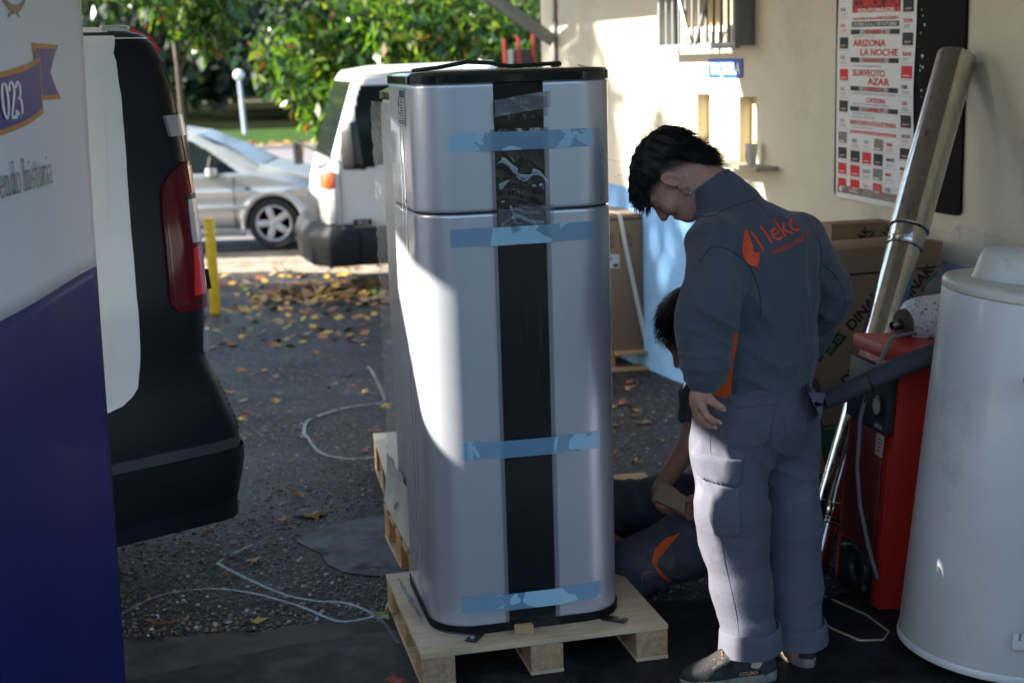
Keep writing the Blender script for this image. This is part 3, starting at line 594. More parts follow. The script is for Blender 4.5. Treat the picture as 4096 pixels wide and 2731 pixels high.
vpatch('white_side_panel',[(.62,.75,.9),(.677,3.6,.368) if 0 else (.655,3.0,.52),(.677,3.5,.368),(.689,3.5,.318),(.707,3.5,.267),(.747,3.5,.215),(.804,3.5,.178),(.879,3.5,.172),(1.055,3.5,.174),(1.254,3.5,.166),(1.449,3.5,.15),(1.64,3.5,.127),(1.739,3.5,.114),(1.834,3.5,.089),(1.865,3.5,.062),(1.89,3.5,.03),(1.908,3.5,.0)],m_vwhite,.006,nu=50,th=.010)
vpatch('pressed_panel',[(1.235,1.6,.33),(1.265,1.6,.27),(1.304,1.6,.245),(1.345,1.6,.232),(1.427,1.6,.223),(1.591,1.6,.198),(1.686,1.6,.183),(1.754,1.6,.178),(1.795,1.6,.2),(1.81,1.6,.24)],M('white_van_panel',(.82,.79,.69),.3,var=.02,coat=.4),.011,nu=24,th=.007)
vpatch('pressed_panel',[(.72,1.6,.38),(.76,1.6,.30),(.84,1.6,.272),(1.0,1.6,.268),(1.12,1.6,.275),(1.16,1.6,.30)],bpy.data.materials['white_van_panel'],.011,nu=24,th=.007)
b=MB(); b.loft([[VI@(p+Vector((0,0,.004)) ) for p in vring(1.872)],[VI@(p+Vector((0,0,.004))) for p in vring(1.91)],[VI@(p+(Vector((*(VO+VD*2.4-VN*.96),0))-Vector((p.x,p.y,0)))*.3+Vector((0,0,.025))) for p in vring(1.91)]]); b.build('roof',m_vwhite,van,smooth=60)
m_gap=M('panel_gap',(.003,.003,.004),.7,var=0)
vpatch('panel_gap',[(1.628,.130,-.16),(1.634,.130,-.16)],m_gap,.0025,th=.004,nu=14); vpatch('panel_gap',[(.824,.175,-.16),(.831,.175,-.16)],m_gap,.0025,th=.004,nu=14)
vpatch('panel_gap',[(1.0,-.093,-.0955),(1.66,-.093,-.0955),(1.8,-.09,-.0925)],m_gap,.002,th=.004,nu=3)
tl=vpatch('tail_light',[(.982,.03,-.12),(.990,.052,-.15),(1.011,.058,-.155),(1.156,.054,-.155),(1.299,.049,-.155),(1.37,.042,-.155),(1.412,.028,-.155),(1.458,-.021,-.155),(1.474,-.06,-.15)],M('dark_red_lens',(.12,.004,.008),.12,var=.1,vs=20,spec=.35),.011,nu=24,th=.011)
vpatch('lens_bezel',[(1.0,.047,.041),(1.156,.044,.038),(1.299,.039,.033),(1.40,.022,.016),(1.45,-.02,-.026)],M('lens_rib',(.06,.004,.006),.15,var=0,coat=.5),.0135,tl,nu=3,th=.004)
vpatch('lens_bezel',[(1.004,.045,-.055),(1.012,.045,-.055)],bpy.data.materials['lens_rib'],.0135,tl,nu=10,th=.004)
m_redl=M('bright_red_lens',(.78,.02,.014),.12,var=.06,vs=40,coat=.6); m_clear=M('clear_lens',(.55,.57,.62),.12,var=.1,vs=60,coat=.6)
vpatch('reverse_lens',[(1.207,-.046,-.15),(1.22,-.044,-.152),(1.34,-.049,-.152),(1.351,-.052,-.15)],m_clear,.0145,tl,nu=10,th=.006)
vpatch('red_lens',[(1.03,-.029,-.11),(1.19,-.046,-.12)],m_redl,.014,tl,nu=8,th=.006); vpatch('red_lens',[(1.37,-.075,-.15),(1.46,-.072,-.15)],m_redl,.014,tl,nu=8,th=.006)
vpatch('lens_trim',[(1.352,-.045,-.15),(1.366,-.045,-.15)],m_dark,.0145,tl,nu=8,th=.005)
m_hinge=M('satin_silver_hinge',(.45,.46,.48),.3,metal=.4,var=.04)
for z0,z1 in((1.56,1.628),(.825,.90)):
    vpatch('hinge',[(z0,-.02 if z0>1 else -.075,-.15),(z1,-.012 if z0>1 else -.085,-.15)],m_hinge,.016,nu=8,th=.016)
vpatch('bumper_ledge',[(.482,3.4,-.05),(.517,3.4,-.05)],M('grey_bumper_ledge',(.05,.055,.062),.35,var=.15,vs=5),.016,nu=40,th=.014)
# rear bumper (wraps the corner) with its step
b=MB(); rows=[]
for z,off in((.27,-.004),(.30,.006),(.36,.010),(.43,.012),(.478,.010)):
    rows.append([VI@VS(3.4,z,off)]+[VI@VS(u,z,off) for u in np.linspace(3.3,0,20)]+[VI@VS(u,z,off) for u in np.linspace(-.01,-.172,10)]+[VI@VS(u,z,off) for u in np.linspace(-.3,-1.7,8)])
b.loft(rows,cap=False,closed=False); b.build('bumper',m_vbump,van,smooth=50)
b=MB(); 
for k in range(9): 
    z=.54+.021*k; b.tube([VI@VS(u,z,.004) for u in np.linspace(-.10,-.5,12)],.0028,6)
b.build('bumper_step_ribs',M('green_tinted_step',(.035,.05,.025),.5,var=.2,vs=20),van,smooth=60)  # green of the reflected surroundings put into the rib colour
b=MB(); b.tube([VI@VS(-.21,1.085,.0),VI@VS(-.205,1.085,.05),VI@VS(-.205,1.03,.055),VI@VS(-.21,1.03,.0)],.011,8); b.build('door_handle',m_dark,van,smooth=60)
b=MB(); b.tube([VI@VS(-.16,1.83,.005),VI@VS(-.165,1.87,.006),VI@VS(-.17,1.90,.006)],.014,8); b.build('brake_light',m_redl,van,smooth=60)
b=MB(); p=[VI@(VS(u,1.905,.0)+Vector((0,0,.004))) for u in np.linspace(.02,-.16,10)]; b.tube(p,.012,8); b.build('roof_trim',M('wet_clear_plastic',(.5,.52,.48),.2,var=.2,vs=60,alpha=.6),van,smooth=60)
# wheels, side window, far details
m_tyre=M('tyre_rubber',(.018,.018,.018),.8,var=.15,vs=30,bump=.2,bs=80); m_rim=M('alloy_rim',(.5,.5,.5),.35,metal=.7,var=.06)
for ux,uy in((.95,.1),(3.95,.1),(.95,WID-.1),(3.95,WID-.1)):
    c=VO+VD*ux-VN*uy; ax=Vector((VN[0],VN[1],0)); Mx=VI@frame((c[0],c[1],.33),(VD[0],VD[1],0),(0,0,1),ax*(1 if uy<1 else -1))
    b=MB(); b.lathe([(.2,-.1),(.29,-.11),(.325,-.09),(.33,0),(.325,.085),(.29,.1),(.2,.09)],32,M=Mx); wh=b.build('wheel',m_tyre,van,smooth=40)
    b=MB(); b.lathe([(.21,.07),(.2,.095),(.16,.075),(.05,.085),(.001,.085)],24,M=Mx); b.build('rim',m_rim,wh,smooth=40)
vpatch('side_window',[(1.18,3.2,4.0),(1.22,2.9,3.95),(1.62,2.9,3.55),(1.66,3.0,3.5)],M('dark_glass',(.01,.012,.014),.05,var=0,coat=.5),.008,nu=6,th=.01)
# ------------------------------------------------------------------ implicit-surface modelling (bodies, clothes, car bodies)
class SDF:
    def __init__(s, lo, hi, h):
        s.lo=np.array(lo,np.float32); s.h=h; s.n=[int((b-a)/h)+2 for a,b in zip(lo,hi)]
        s.ax=[s.lo[i]+h*np.arange(s.n[i],dtype=np.float32) for i in range(3)]; s.D=np.full(s.n,.3,np.float32)
    def reg(s, lo, hi):
        sl=[]; g=[]
        for i in range(3):
            a=max(0,int((lo[i]-s.lo[i])/s.h)-1); b=min(s.n[i],int((hi[i]-s.lo[i])/s.h)+3)
            if b<=a: return None
            sl.append(slice(a,b)); g.append(s.ax[i][a:b])
        return tuple(sl),np.meshgrid(*g,indexing='ij',sparse=True)
    def mix(s, d, sl, k, mode):
        a=s.D[sl]
        if mode=='add':
            if k: hh=np.maximum(k-np.abs(a-d),0)/k; s.D[sl]=np.minimum(a,d)-hh*hh*k*.25
            else: s.D[sl]=np.minimum(a,d)
        elif mode=='cut':
            d=-d
            if k: hh=np.maximum(k-np.abs(a-d),0)/k; s.D[sl]=np.maximum(a,d)+hh*hh*k*.25
            else: s.D[sl]=np.maximum(a,d)
    def cap(s, a, b, ra, rb, k=.02, sq=None, mode='add', extra=.05):
        """tapered capsule; sq=(axis, factor): cross-section widened along that axis"""
        a=np.array(a,np.float32); b=np.array(b,np.float32); m=max(ra,rb)*(sq[1] if sq else 1)+k+extra
        r=s.reg(np.minimum(a,b)-m,np.maximum(a,b)+m)
        if r is None: return s
        sl,(X,Y,Z)=r; ab=b-a; L2=float(ab@ab)+1e-12
        px,py,pz=X-a[0],Y-a[1],Z-a[2]; t=np.clip((px*ab[0]+py*ab[1]+pz*ab[2])/L2,0,1)
        qx,qy,qz=px-ab[0]*t,py-ab[1]*t,pz-ab[2]*t
        if sq:
            w=np.array(sq[0],np.float32); w/=np.linalg.norm(w); f=1-1/sq[1]; dt=qx*w[0]+qy*w[1]+qz*w[2]
            qx,qy,qz=qx-dt*f*w[0],qy-dt*f*w[1],qz-dt*f*w[2]
        s.mix(np.sqrt(qx*qx+qy*qy+qz*qz)-(ra+(rb-ra)*t),sl,k,mode); return s
    def chain(s, pts, rs, k=.02, sq=None):
        for i in range(len(pts)-1): s.cap(pts[i],pts[i+1],rs[i],rs[i+1],k,sq)
        return s
    def ell(s, c, r, k=.02, ax=None, mode='add'):
        c=np.array(c,np.float32); m=max(r)+k+.05; q=s.reg(c-m,c+m)
        if q is None: return s
        sl,(X,Y,Z)=q; p=[X-c[0],Y-c[1],Z-c[2]]
        if ax is not None:
            A=[np.array(v,float)/np.linalg.norm(v) for v in ax]; p=[p[0]*a[0]+p[1]*a[1]+p[2]*a[2] for a in A]
        k0=np.sqrt(sum((p[i]/r[i])**2 for i in range(3))); k1=np.sqrt(sum((p[i]/r[i]**2)**2 for i in range(3)))+1e-9
        s.mix(k0*(k0-1)/k1,sl,k,mode); return s
    def fn(s, f, lo, hi, k=0, mode='add'):
        sl,(X,Y,Z)=s.reg(lo,hi); s.mix(f(X,Y,Z).astype(np.float32),sl,k,mode); return s
    def mesh(s):
        D=s.D; I=D<0; n=s.n; c=np.zeros([q-1 for q in n],np.int8)
        for i in(0,1):
            for j in(0,1):
                for k in(0,1): c+=I[i:n[0]-1+i,j:n[1]-1+j,k:n[2]-1+k]
        act=(c>0)&(c<8); idx=np.argwhere(act); vid=np.full(c.shape,-1,np.int32); vid[act]=np.arange(len(idx))
        acc=np.zeros((len(idx),3),np.float32); cnt=np.zeros(len(idx),np.float32)
        for a in range(3):
            for u in(0,1):
                for v in(0,1):
                    o0=np.zeros(3,int); o0[(a+1)%3]=u; o0[(a+2)%3]=v; o1=o0.copy(); o1[a]=1
                    d0=D[tuple((idx+o0).T)]; d1=D[tuple((idx+o1).T)]; m=(d0<0)!=(d1<0); t=np.where(m,d0/np.where(m,d0-d1,1),0)
                    p=np.repeat(o0[None].astype(np.float32),len(idx),0); p[:,a]=t; acc[m]+=p[m]; cnt[m]+=1
        V=s.lo+(idx+acc/cnt[:,None])*s.h; F=[]
        for a in range(3):
            b,c2=(a+1)%3,(a+2)%3
            s0=[slice(None)]*3; s1=[slice(None)]*3; s0[a]=slice(0,-1); s1[a]=slice(1,None)
            A,B=I[tuple(s0)],I[tuple(s1)]; g=np.argwhere(A!=B); ok=(g[:,b]>0)&(g[:,c2]>0)&(g[:,b]<n[b]-1)&(g[:,c2]<n[c2]-1); g=g[ok]
            eb=np.zeros(3,int); eb[b]=1; ec=np.zeros(3,int); ec[c2]=1
            q=np.stack([vid[tuple(g.T)],vid[tuple((g-eb).T)],vid[tuple((g-eb-ec).T)],vid[tuple((g-ec).T)]],1)
            fl=A[tuple(g.T)]; q[~fl]=q[~fl][:,::-1]; F.append(q)
        return V,np.concatenate(F)
def smoothV(V,F,it=2,lam=.5):
    E=np.concatenate([F[:,[0,1]],F[:,[1,2]],F[:,[2,3]],F[:,[3,0]]]); E=np.concatenate([E,E[:,::-1]]); deg=np.bincount(E[:,0],minlength=len(V))[:,None]
    for k in range(it*2):
        acc=np.stack([np.bincount(E[:,0],weights=V[E[:,1],i],minlength=len(V)) for i in range(3)],1)/np.maximum(deg,1)
        V=V+(acc-V)*(lam if k%2==0 else -lam*1.04)
    return V
def fnormals(V,F):
    n=np.cross(V[F[:,2]]-V[F[:,0]],V[F[:,3]]-V[F[:,1]]); return n/(np.linalg.norm(n,axis=1,keepdims=True)+1e-12)
def vnormals(V,F):
    n=np.cross(V[F[:,2]]-V[F[:,0]],V[F[:,3]]-V[F[:,1]]); N=np.zeros_like(V)
    for j in range(4):
        for i in range(3): N[:,i]+=np.bincount(F[:,j],weights=n[:,i],minlength=len(V))
    return N/(np.linalg.norm(N,axis=1,keepdims=True)+1e-12)
def subobj(name,V,F,mask,mat,parent,loc=(0,0,0),rz=0,mtx=None,push=0,N=None):
    f=F[mask]
    if len(f)==0: return None
    u,inv=np.unique(f,return_inverse=True); v=V[u]
    if push: v=v+N[u]*push
    me=npmesh(name,v,inv.reshape(f.shape),mat,None,True); return link(name,me,parent,loc,rz)
def inpoly(x,z,poly):
    r=np.zeros(x.shape,bool); n=len(poly)
    for i in range(n):
        (x0,z0),(x1,z1)=poly[i],poly[(i+1)%n]; c=(z0>z)!=(z1>z); r^=c&(x<(x1-x0)*(z-z0)/((z1-z0) or 1e-9)+x0)
    return r
def polysdf(X,Z,poly):
    d=None; n=len(poly); ins=np.zeros(np.broadcast(X,Z).shape,bool)
    for i in range(n):
        (x0,z0),(x1,z1)=poly[i],poly[(i+1)%n]; ex,ez=x1-x0,z1-z0
        t=np.clip(((X-x0)*ex+(Z-z0)*ez)/(ex*ex+ez*ez),0,1); q=(X-x0-ex*t)**2+(Z-z0-ez*t)**2; d=q if d is None else np.minimum(d,q)
        c=(z0>Z)!=(z1>Z); ins^=c&(X<(x1-x0)*(Z-z0)/((z1-z0) or 1e-9)+x0)
    return np.where(ins,-1,1)*np.sqrt(d)
def smax(a,b,k):
    h=np.maximum(k-np.abs(a-b),0)/k; return np.maximum(a,b)+h*h*k*.25
def wheel(par,x,y,z,R,Rr,w=.1,spokes=5,sgn=-1,name='wheel'):
    Mx=frame((x,y,z),(1,0,0),(0,0,1),(0,sgn,0))
    b=MB(); b.lathe([(Rr-.01,-w),(R*.93,-w),(R,-w*.75),(R,w*.75),(R*.95,w),(Rr+.012,w*.97),(Rr,w*.8),(Rr-.01,w*.2)],40,M=Mx,cap=False); wh=b.build(name,m_tyre,par,smooth=40)
    b=MB(); b.lathe([(Rr,w*.6),(Rr+.003,w*.92),(Rr-.018,w*.9),(Rr-.03,w*.5)],40,M=Mx,cap=False); b.lathe([(.001,w*.82),(.05,w*.8),(.065,w*.6)],20,M=Mx,cap=False)
    for k in range(spokes):
        a=2*math.pi*k/spokes+.32; m2=Mx@Matrix.Rotation(a,4,'Z'); b.box((0,(Rr+.03)/2,w*.62),(.085,Rr-.05,.03),M=m2); 
    b.build('rim',m_rim,wh,bevel=.004); b=MB(); b.lathe([(.001,w*.1),(Rr,w*.1)],24,M=Mx); b.build('brake_disc',M('dark_brake',(.05,.045,.04),.6,metal=.5,var=.2),wh); return wh

# ------------------------------------------------------------------ silver car (5-door hatchback, nose to the right)
CX,CY=-2.95,17.85; CZ=gz(0,17)
car=thing('parked_car','silver hatchback parked across the yard behind the van','car',(CX,CY,CZ),0)
prof=[(.78,.22),(.86,.38),(.84,.55),(.74,.72),(.5,.86),(.1,.99),(-.14,1.05),(-.55,1.28),(-.95,1.45),(-1.4,1.53),(-2.2,1.52),(-2.9,1.40),(-3.2,1.10),(-3.33,.95),(-3.36,.5),(-3.25,.22)]
def carfn(X,Y,Z):
    y=Y-.86; a=np.abs(y)
    hw=.865-.30*np.clip((X-.15)/.8,0,1)**2-.12*np.clip((-2.7-X)/.7,0,1)**2
    hw=hw-.26*np.clip((Z-.93)/.6,0,1)**1.2-.05*np.clip((.45-Z)/.3,0,1)+.012*np.exp(-((Z-.72)/.03)**2)
    d=smax(polysdf(X,Z,prof),a-hw,.16); return d
cs=SDF((-3.5,-.1,.05),(1.0,1.85,1.65),.021); cs.fn(carfn,(-3.5,-.1,.05),(1.0,1.85,1.65))
for wx in(0,-2.61):
    cs.fn(lambda X,Y,Z: np.maximum(np.sqrt((X-wx)**2+(Z-.315)**2)-.355,np.maximum(.2-np.abs(Y-.86)+.25,0)),(wx-.5,-.1,.0),(wx+.5,1.85,.8),.02,'cut')
    cs.fn(lambda X,Y,Z: np.abs(np.sqrt((X-wx)**2+(Z-.315)**2)-.385)-.02+3*np.maximum(0,np.abs(np.abs(Y-.86)-.86)-.02)+np.maximum(0,.2-Z)*2,(wx-.5,-.1,.1),(wx+.5,1.85,.8),.03)
V,F=cs.mesh(); V=smoothV(V,F,1); FC=V[F].mean(1); FN=fnormals(V,F); VNn=vnormals(V,F)
m_carp=M('silver_car_paint',(.50,.50,.48),.3,metal=.55,var=.04,vs=2,coat=.5); m_glass=M('tinted_window_glass',(.010,.016,.014),.10,var=0,spec=.2)
fw0=inpoly(FC[:,0],FC[:,2],[(-.40,.96),(-1.16,.96),(-1.2,1.38),(-1.02,1.37),(-.72,1.2)])&(np.abs(FN[:,1])>.6); rw0=inpoly(FC[:,0],FC[:,2],[(-1.24,.96),(-2.3,.98),(-2.5,1.36),(-1.26,1.42)])&(np.abs(FN[:,1])>.6)
fw,rw=fw0,rw0
ws=inpoly(FC[:,0],FC[:,2],[(-.16,1.0),(-.99,1.47),(-.9,1.55),(.1,1.06)])&(FN[:,2]>.3)&(np.abs(FC[:,1]-.86)<.66)&(FN[:,0]>.25)
gl=fw|rw|ws
subobj('body',V,F,~gl,m_carp,car); [subobj('side_window',V,F,w_&((FC[:,1]<.86)==s_),m_glass,car) for w_ in(fw,rw) for s_ in(True,False)]; subobj('windscreen',V,F,ws,m_glass,car)
wheel(car,0,.10,.315,.318,.225); wheel(car,-2.61,.10,.315,.318,.225); wheel(car,0,1.62,.315,.318,.225,sgn=1); wheel(car,-2.61,1.62,.315,.318,.225,sgn=1)
b=MB(); b.loft([[(-.72+.09*math.cos(t)*(1-.3*abs(dz)/.06),-.10+.05*math.sin(t)*1,.98+dz) for t in np.linspace(0,6.28,12)[:-1]] for dz in(-.05,-.03,.03,.05)]); b.build('door_mirror',m_carp,car,smooth=60)
b=MB(); b.box((-.73,-.055,.94),(.15,.12,.05)); b.build('mirror_foot',m_dark,car,bevel=.01)
b=MB(); b.box((-1.0,-.022,.53),(1.35,.025,.05)); b.build('side_moulding',m_carp,car,bevel=.01)
b=MB(); b.box((-.475,-.004,.58),(.008,.03,.66)); b.build('door_gap',m_gap,car)
b=MB(); b.box((-.3,-.016,.76),(.06,.02,.03)); b.build('side_repeater',m_dark,car,bevel=.006)
b=MB(); b.box((-1.3,-.004,.22),(1.9,.03,.10)); b.build('sill',M('sill_grey',(.3,.3,.29),.4,metal=.3),car,bevel=.02)
b=MB(); b.tube([(-.78,-.0,.99),(-.74,.02,1.17)],.02,6); b.build('window_pillar',m_dark,car)
b=MB(); b.loft([[(.62,.1,.72),(.80,.42,.66),(.80,.42,.54),(.66,.1,.56)],[(.60,.16,.73),(.77,.46,.68),(.77,.46,.53),(.63,.16,.55)]]); b.build('headlight',m_clear,car)

# ------------------------------------------------------------------ white light truck, front to the left
TA=R_(12.3); TP=(-1.625,13.0); TZ=-.32
trk=thing('light_truck','white light truck with black bumper nosing in from behind the heaters','truck',(TP[0],TP[1],TZ),TA)      # local x: to its rear, y: inward
tp=[(.0,.58),(-.05,.85),(-.03,1.0),(.03,1.22),(.25,1.93),(.33,2.04),(.6,2.08),(1.6,2.09),(1.68,1.9),(1.7,.58)]
ts=SDF((-.3,-.15,.4),(1.9,2.0,2.25),.02)
def cabfn(X,Y,Z):
    a=np.abs(Y-.92); hw=.92-.07*np.clip((Z-1.2)/.85,0,1)**1.3-.12*np.clip((.12-X)/.25,0,1)**2-.02*np.clip((1.0-Z)/.4,0,1)
    return smax(polysdf(X,Z,tp),a-hw,.12)
ts.fn(cabfn,(-.3,-.15,.4),(1.9,2.0,2.25)); V,F=ts.mesh(); V=smoothV(V,F,1); FC=V[F].mean(1); FN=fnormals(V,F)
sw=inpoly(FC[:,0],FC[:,2],[(.21,1.22),(.31,1.15),(.5,1.19),(1.25,1.36),(1.25,1.92),(.55,1.92),(.33,1.90),(.29,1.8)])&(np.abs(FN[:,1])>.6)
ws=(FC[:,2]>1.24)&(FC[:,2]<1.95)&(np.abs(FC[:,1]-.92)<.80)&(FN[:,0]<-.5)
m_trk=M('white_truck_paint',(.74,.73,.70),.35,var=.04,vs=2,coat=.3)
subobj('cab',V,F,~(sw|ws),m_trk,trk); subobj('windscreen',V,F,ws,m_glass,trk); [subobj('side_window',V,F,sw&((FC[:,1]<.92)==s_),m_glass,trk) for s_ in(True,False)]
def tb(nm,c,d,m,bev=.01,par=trk): b=MB(); b.box(c,d); return b.build(nm,m,par,bevel=bev)
tb('side_skirt',(.95,.06,.44),(1.52,.12,.34),m_dark,.03)
b=MB(); b.loft([[(x,y,.27) for x,y in((.24,-.02),(-.02,.0),(-.17,.2),(-.24,.92),(-.17,1.64),(-.02,1.84),(.24,1.86),(.24,.92))],[(x,y,.56) for x,y in((.26,-.035),(-.03,-.02),(-.2,.18),(-.27,.92),(-.2,1.66),(-.03,1.86),(.26,1.87),(.26,.92))],[(x,y,.66) for x,y in((.2,.0),(.0,.02),(-.13,.22),(-.19,.92),(-.13,1.62),(.0,1.82),(.2,1.83),(.2,.92))]]); b.build('front_bumper',M('dark_grey_bumper',(.016,.017,.020),.6,var=.15,vs=6,spec=.3),trk,bevel=.025)
b=MB(); b.loft([[(-.02,.03,.66),(.06,-.003,.68),(.05,-.002,.99),(-.03,.04,.97)],[(-.06,.32,.66),(.0,.32,.68),(.0,.3,.97),(-.07,.3,.96)]]); b.build('headlight',M('headlight_glass',(.5,.5,.48),.12,var=.35,vs=25,coat=.7),trk,bevel=.008)
b=MB(); b.loft([[(-.03,.035,.985),(.05,-.004,1.0),(.045,-.003,1.16),(-.03,.05,1.13)],[(-.07,.26,.985),(.0,.26,1.0),(.0,.22,1.13),(-.06,.22,1.12)]]); b.build('indicator_lamp',M('orange_lens',(.6,.10,.03),.2,var=.3,vs=40,coat=.5),trk,bevel=.006)
for k in range(4): tb('grille_bar',(-.075,.92,.70+.045*k),(.04,1.1,.022),m_dark,.004)
tb('grille_surround',(-.065,.92,.77),(.03,1.15,.2),M('chrome_grille',(.6,.6,.6),.15,metal=1,var=0),.01)
b=MB(); b.loft([[(.12,-.16,1.17),(.22,-.24,1.17),(.28,-.2,1.17),(.24,-.08,1.17)],[(.10,-.17,1.25),(.22,-.27,1.22),(.3,-.22,1.22),(.24,-.08,1.25)],[(.10,-.17,1.5),(.2,-.25,1.52),(.27,-.21,1.52),(.22,-.08,1.5)],[(.12,-.16,1.57),(.2,-.22,1.6),(.25,-.18,1.6),(.2,-.1,1.57)]]); b.build('door_mirror',m_dark,trk,bevel=.012)
b=MB(); b.tube([(.03,-.01,1.27),(-.06,1.65,1.3),(-.12,1.95,1.32)],.012,6); b.tube([(-.12,1.98,1.1),(-.13,1.98,1.32)],.05,8); b.build('far_mirror',m_dark,trk,smooth=50)
b=MB(); b.tube([(-.04,.55,1.19),(-.06,.2,1.17),(.0,.08,1.22)],.014,6); b.build('wiper',m_dark,trk)
b=MB(); b.tube([(.105,-.004,.64),(.10,-.006,1.24),(.17,.0,1.6),(.27,.035,1.94),(.34,.06,2.0),(1.3,.07,2.03)],.006,5); b.tube([(.1,-.004,.625),(1.4,-.006,.625)],.006,4); b.build('door_gap',M('grey_gap',(.12,.12,.12),.7,var=0),trk)
b=MB(); b.box((.29,-.013,.675),(.17,.012,.055)); bd_=b.build('badge',m_dark,trk,bevel=.003)
b=MB(); text_add(b,'35.12',frame((.29,-.0205,.66),(1,0,0),(0,0,1),(0,-1,0)),.045,.001); b.build('lettering',M('badge_print',(.5,.5,.5),.4,var=0),bd_)
tb('cargo_bed',(3.4,.92,.72),(3.2,1.8,.14),M('grey_truck_bed',(.2,.2,.2),.6),.01); tb('bed_side',(3.4,.03,.98),(3.2,.04,.38),m_trk,.008); tb('bed_side',(3.4,1.81,.98),(3.2,.04,.38),m_trk,.008)
wheel(trk,.95,.14,.36,.36,.22); wheel(trk,4.0,.14,.36,.36,.22); wheel(trk,.95,1.7,.36,.36,.22,sgn=1); wheel(trk,4.0,1.7,.36,.36,.22,sgn=1)
cr=tb('hoist_column',(2.02,.9,1.55),(.2,.24,1.3),M('hoist_black',(.02,.02,.02),.5),.02)
m_red=M('red_hoist_paint',(.22,.012,.010),.5,var=.2)
for dx,z0,z1 in((-.16,1.5,2.3),(-.02,1.95,2.32),(.13,1.95,2.35)):
    b=MB(); b.tube([(2.02+dx,.76,z0),(2.02+dx-.02,.76,z1)],.02,6); b.build('hoist_ram',m_red,trk,smooth=50)
b=MB(); b.lathe([(.001,.03),(.03,.025),(.035,0)],12,M=frame((2.03,.775,2.02),(1,0,0),(0,0,1),(0,-1,0))); b.build('hoist_pin',m_rim,trk,smooth=50)

# ------------------------------------------------------------------ post, lamp
post=thing('marker_post','yellow painted steel post standing in the asphalt beside the van','post',(-2.527,12.0,gz(0,12)))
b=MB(); b.box((0,0,.4),(.075,.075,.8)); b.build('shaft',M('yellow_paint',(.72,.46,.02),.45,var=.12,vs=9,spots=((.3,.2,.05),14,.66,.74)),post,bevel=.006)
b=MB(); b.box((0,0,.81),(.082,.082,.02)); b.box((0,-.001,.69),(.083,.083,.025)); b.build('collar',M('yellow_cap',(.78,.5,.03),.45,var=.1),post,bevel=.004)
lamp=thing('street_lamp','white globe lamp on a pale grey post on the lawn','street lamp',(-10.88,60,-.9))
b=MB(); b.tube([(0,0,0),(-.1,0,2.25)],[.09,.075],10); b.build('pole',M('pale_grey_pole',(.42,.46,.52),.5,var=.08),lamp,smooth=60)
b=MB(); b.lathe([(.001,-.22)]+[(.22*math.sin(R_(a)),-.22*math.cos(R_(a))) for a in range(20,180,16)]+[(.001,.22)],20,M=Matrix.Translation((-.1,0,2.42))); b.build('globe',M('opal_globe',(.8,.8,.78),.3,var=0),lamp,smooth=80)

# ------------------------------------------------------------------ trees
def leaf_cloud(blobs, n, size, asp=.38, droop=.55, seed=0, shell=.45):
    rs=np.random.default_rng(seed); w=np.array([b[2] if len(b)>2 else 1 for b in blobs],float); w/=w.sum(); ch=rs.choice(len(blobs),n,p=w)
    c=np.array([b[0] for b in blobs])[ch]; r=np.array([b[1] for b in blobs])[ch]
    v=rs.normal(size=(n,3)); v/=np.linalg.norm(v,axis=1,keepdims=True); rad=(shell+(1-shell)*rs.random((n,1)))*(1+.12*rs.normal(size=(n,1)))
    p=c+v*r*rad
    d=rs.normal(size=(n,3)); d[:,2]-=droop*2; d/=np.linalg.norm(d,axis=1,keepdims=True)
    s=np.cross(d,rs.normal(size=(n,3))); s/=np.linalg.norm(s,axis=1,keepdims=True); nn=np.cross(d,s)
    L=size*(.6+.8*rs.random((n,1))); k=L*asp
    V=np.stack([p,p+d*L*.5+s*k*.5+nn*k*.18,p+d*L+nn*k*-.15,p+d*L*.5-s*k*.5+nn*k*.18],1).reshape(-1,3)
    return V,np.arange(4*n).reshape(n,4),rs
def leafmat(name,col,rough=.4,tr=.25,var=.3):
    m=M(name,col,rough,var=var,vs=3,spec=.6); nt=m.node_tree; b=nt.nodes['Principled BSDF']; out=nt.nodes['Material Output']
    t=P_('ShaderNodeBsdfTranslucent',nt); t.inputs[0].default_value=(min(1,col[0]*2.2),min(1,col[1]*2.0),col[2]*.8,1); mx=P_('ShaderNodeMixShader',nt); mx.inputs[0].default_value=tr
    nt.links.new(b.outputs[0],mx.inputs[1]); nt.links.new(t.outputs[0],mx.inputs[2]); nt.links.new(mx.outputs[0],out.inputs[0]); return m
m_twig=M('dark_twig',(.05,.038,.03),.9,var=.2)
m_bark=M('grey_brown_bark',(.085,.065,.05),.9,var=.3,vs=7,bump=.8,bs=30)
LF=[leafmat('leaf_green',(.055,.13,.017),.25,.40),leafmat('leaf_deep_green',(.022,.06,.02),.22,.22),leafmat('leaf_yellow_green',(.12,.175,.022),.32,.42),leafmat('leaf_rust',(.16,.07,.015),.5,.3)]
DK=[leafmat('shade_leaf_dark',(.012,.028,.014),.6,.15),leafmat('shade_leaf',(.02,.04,.018),.6,.15)]  # shade of the park put into these leaf colours
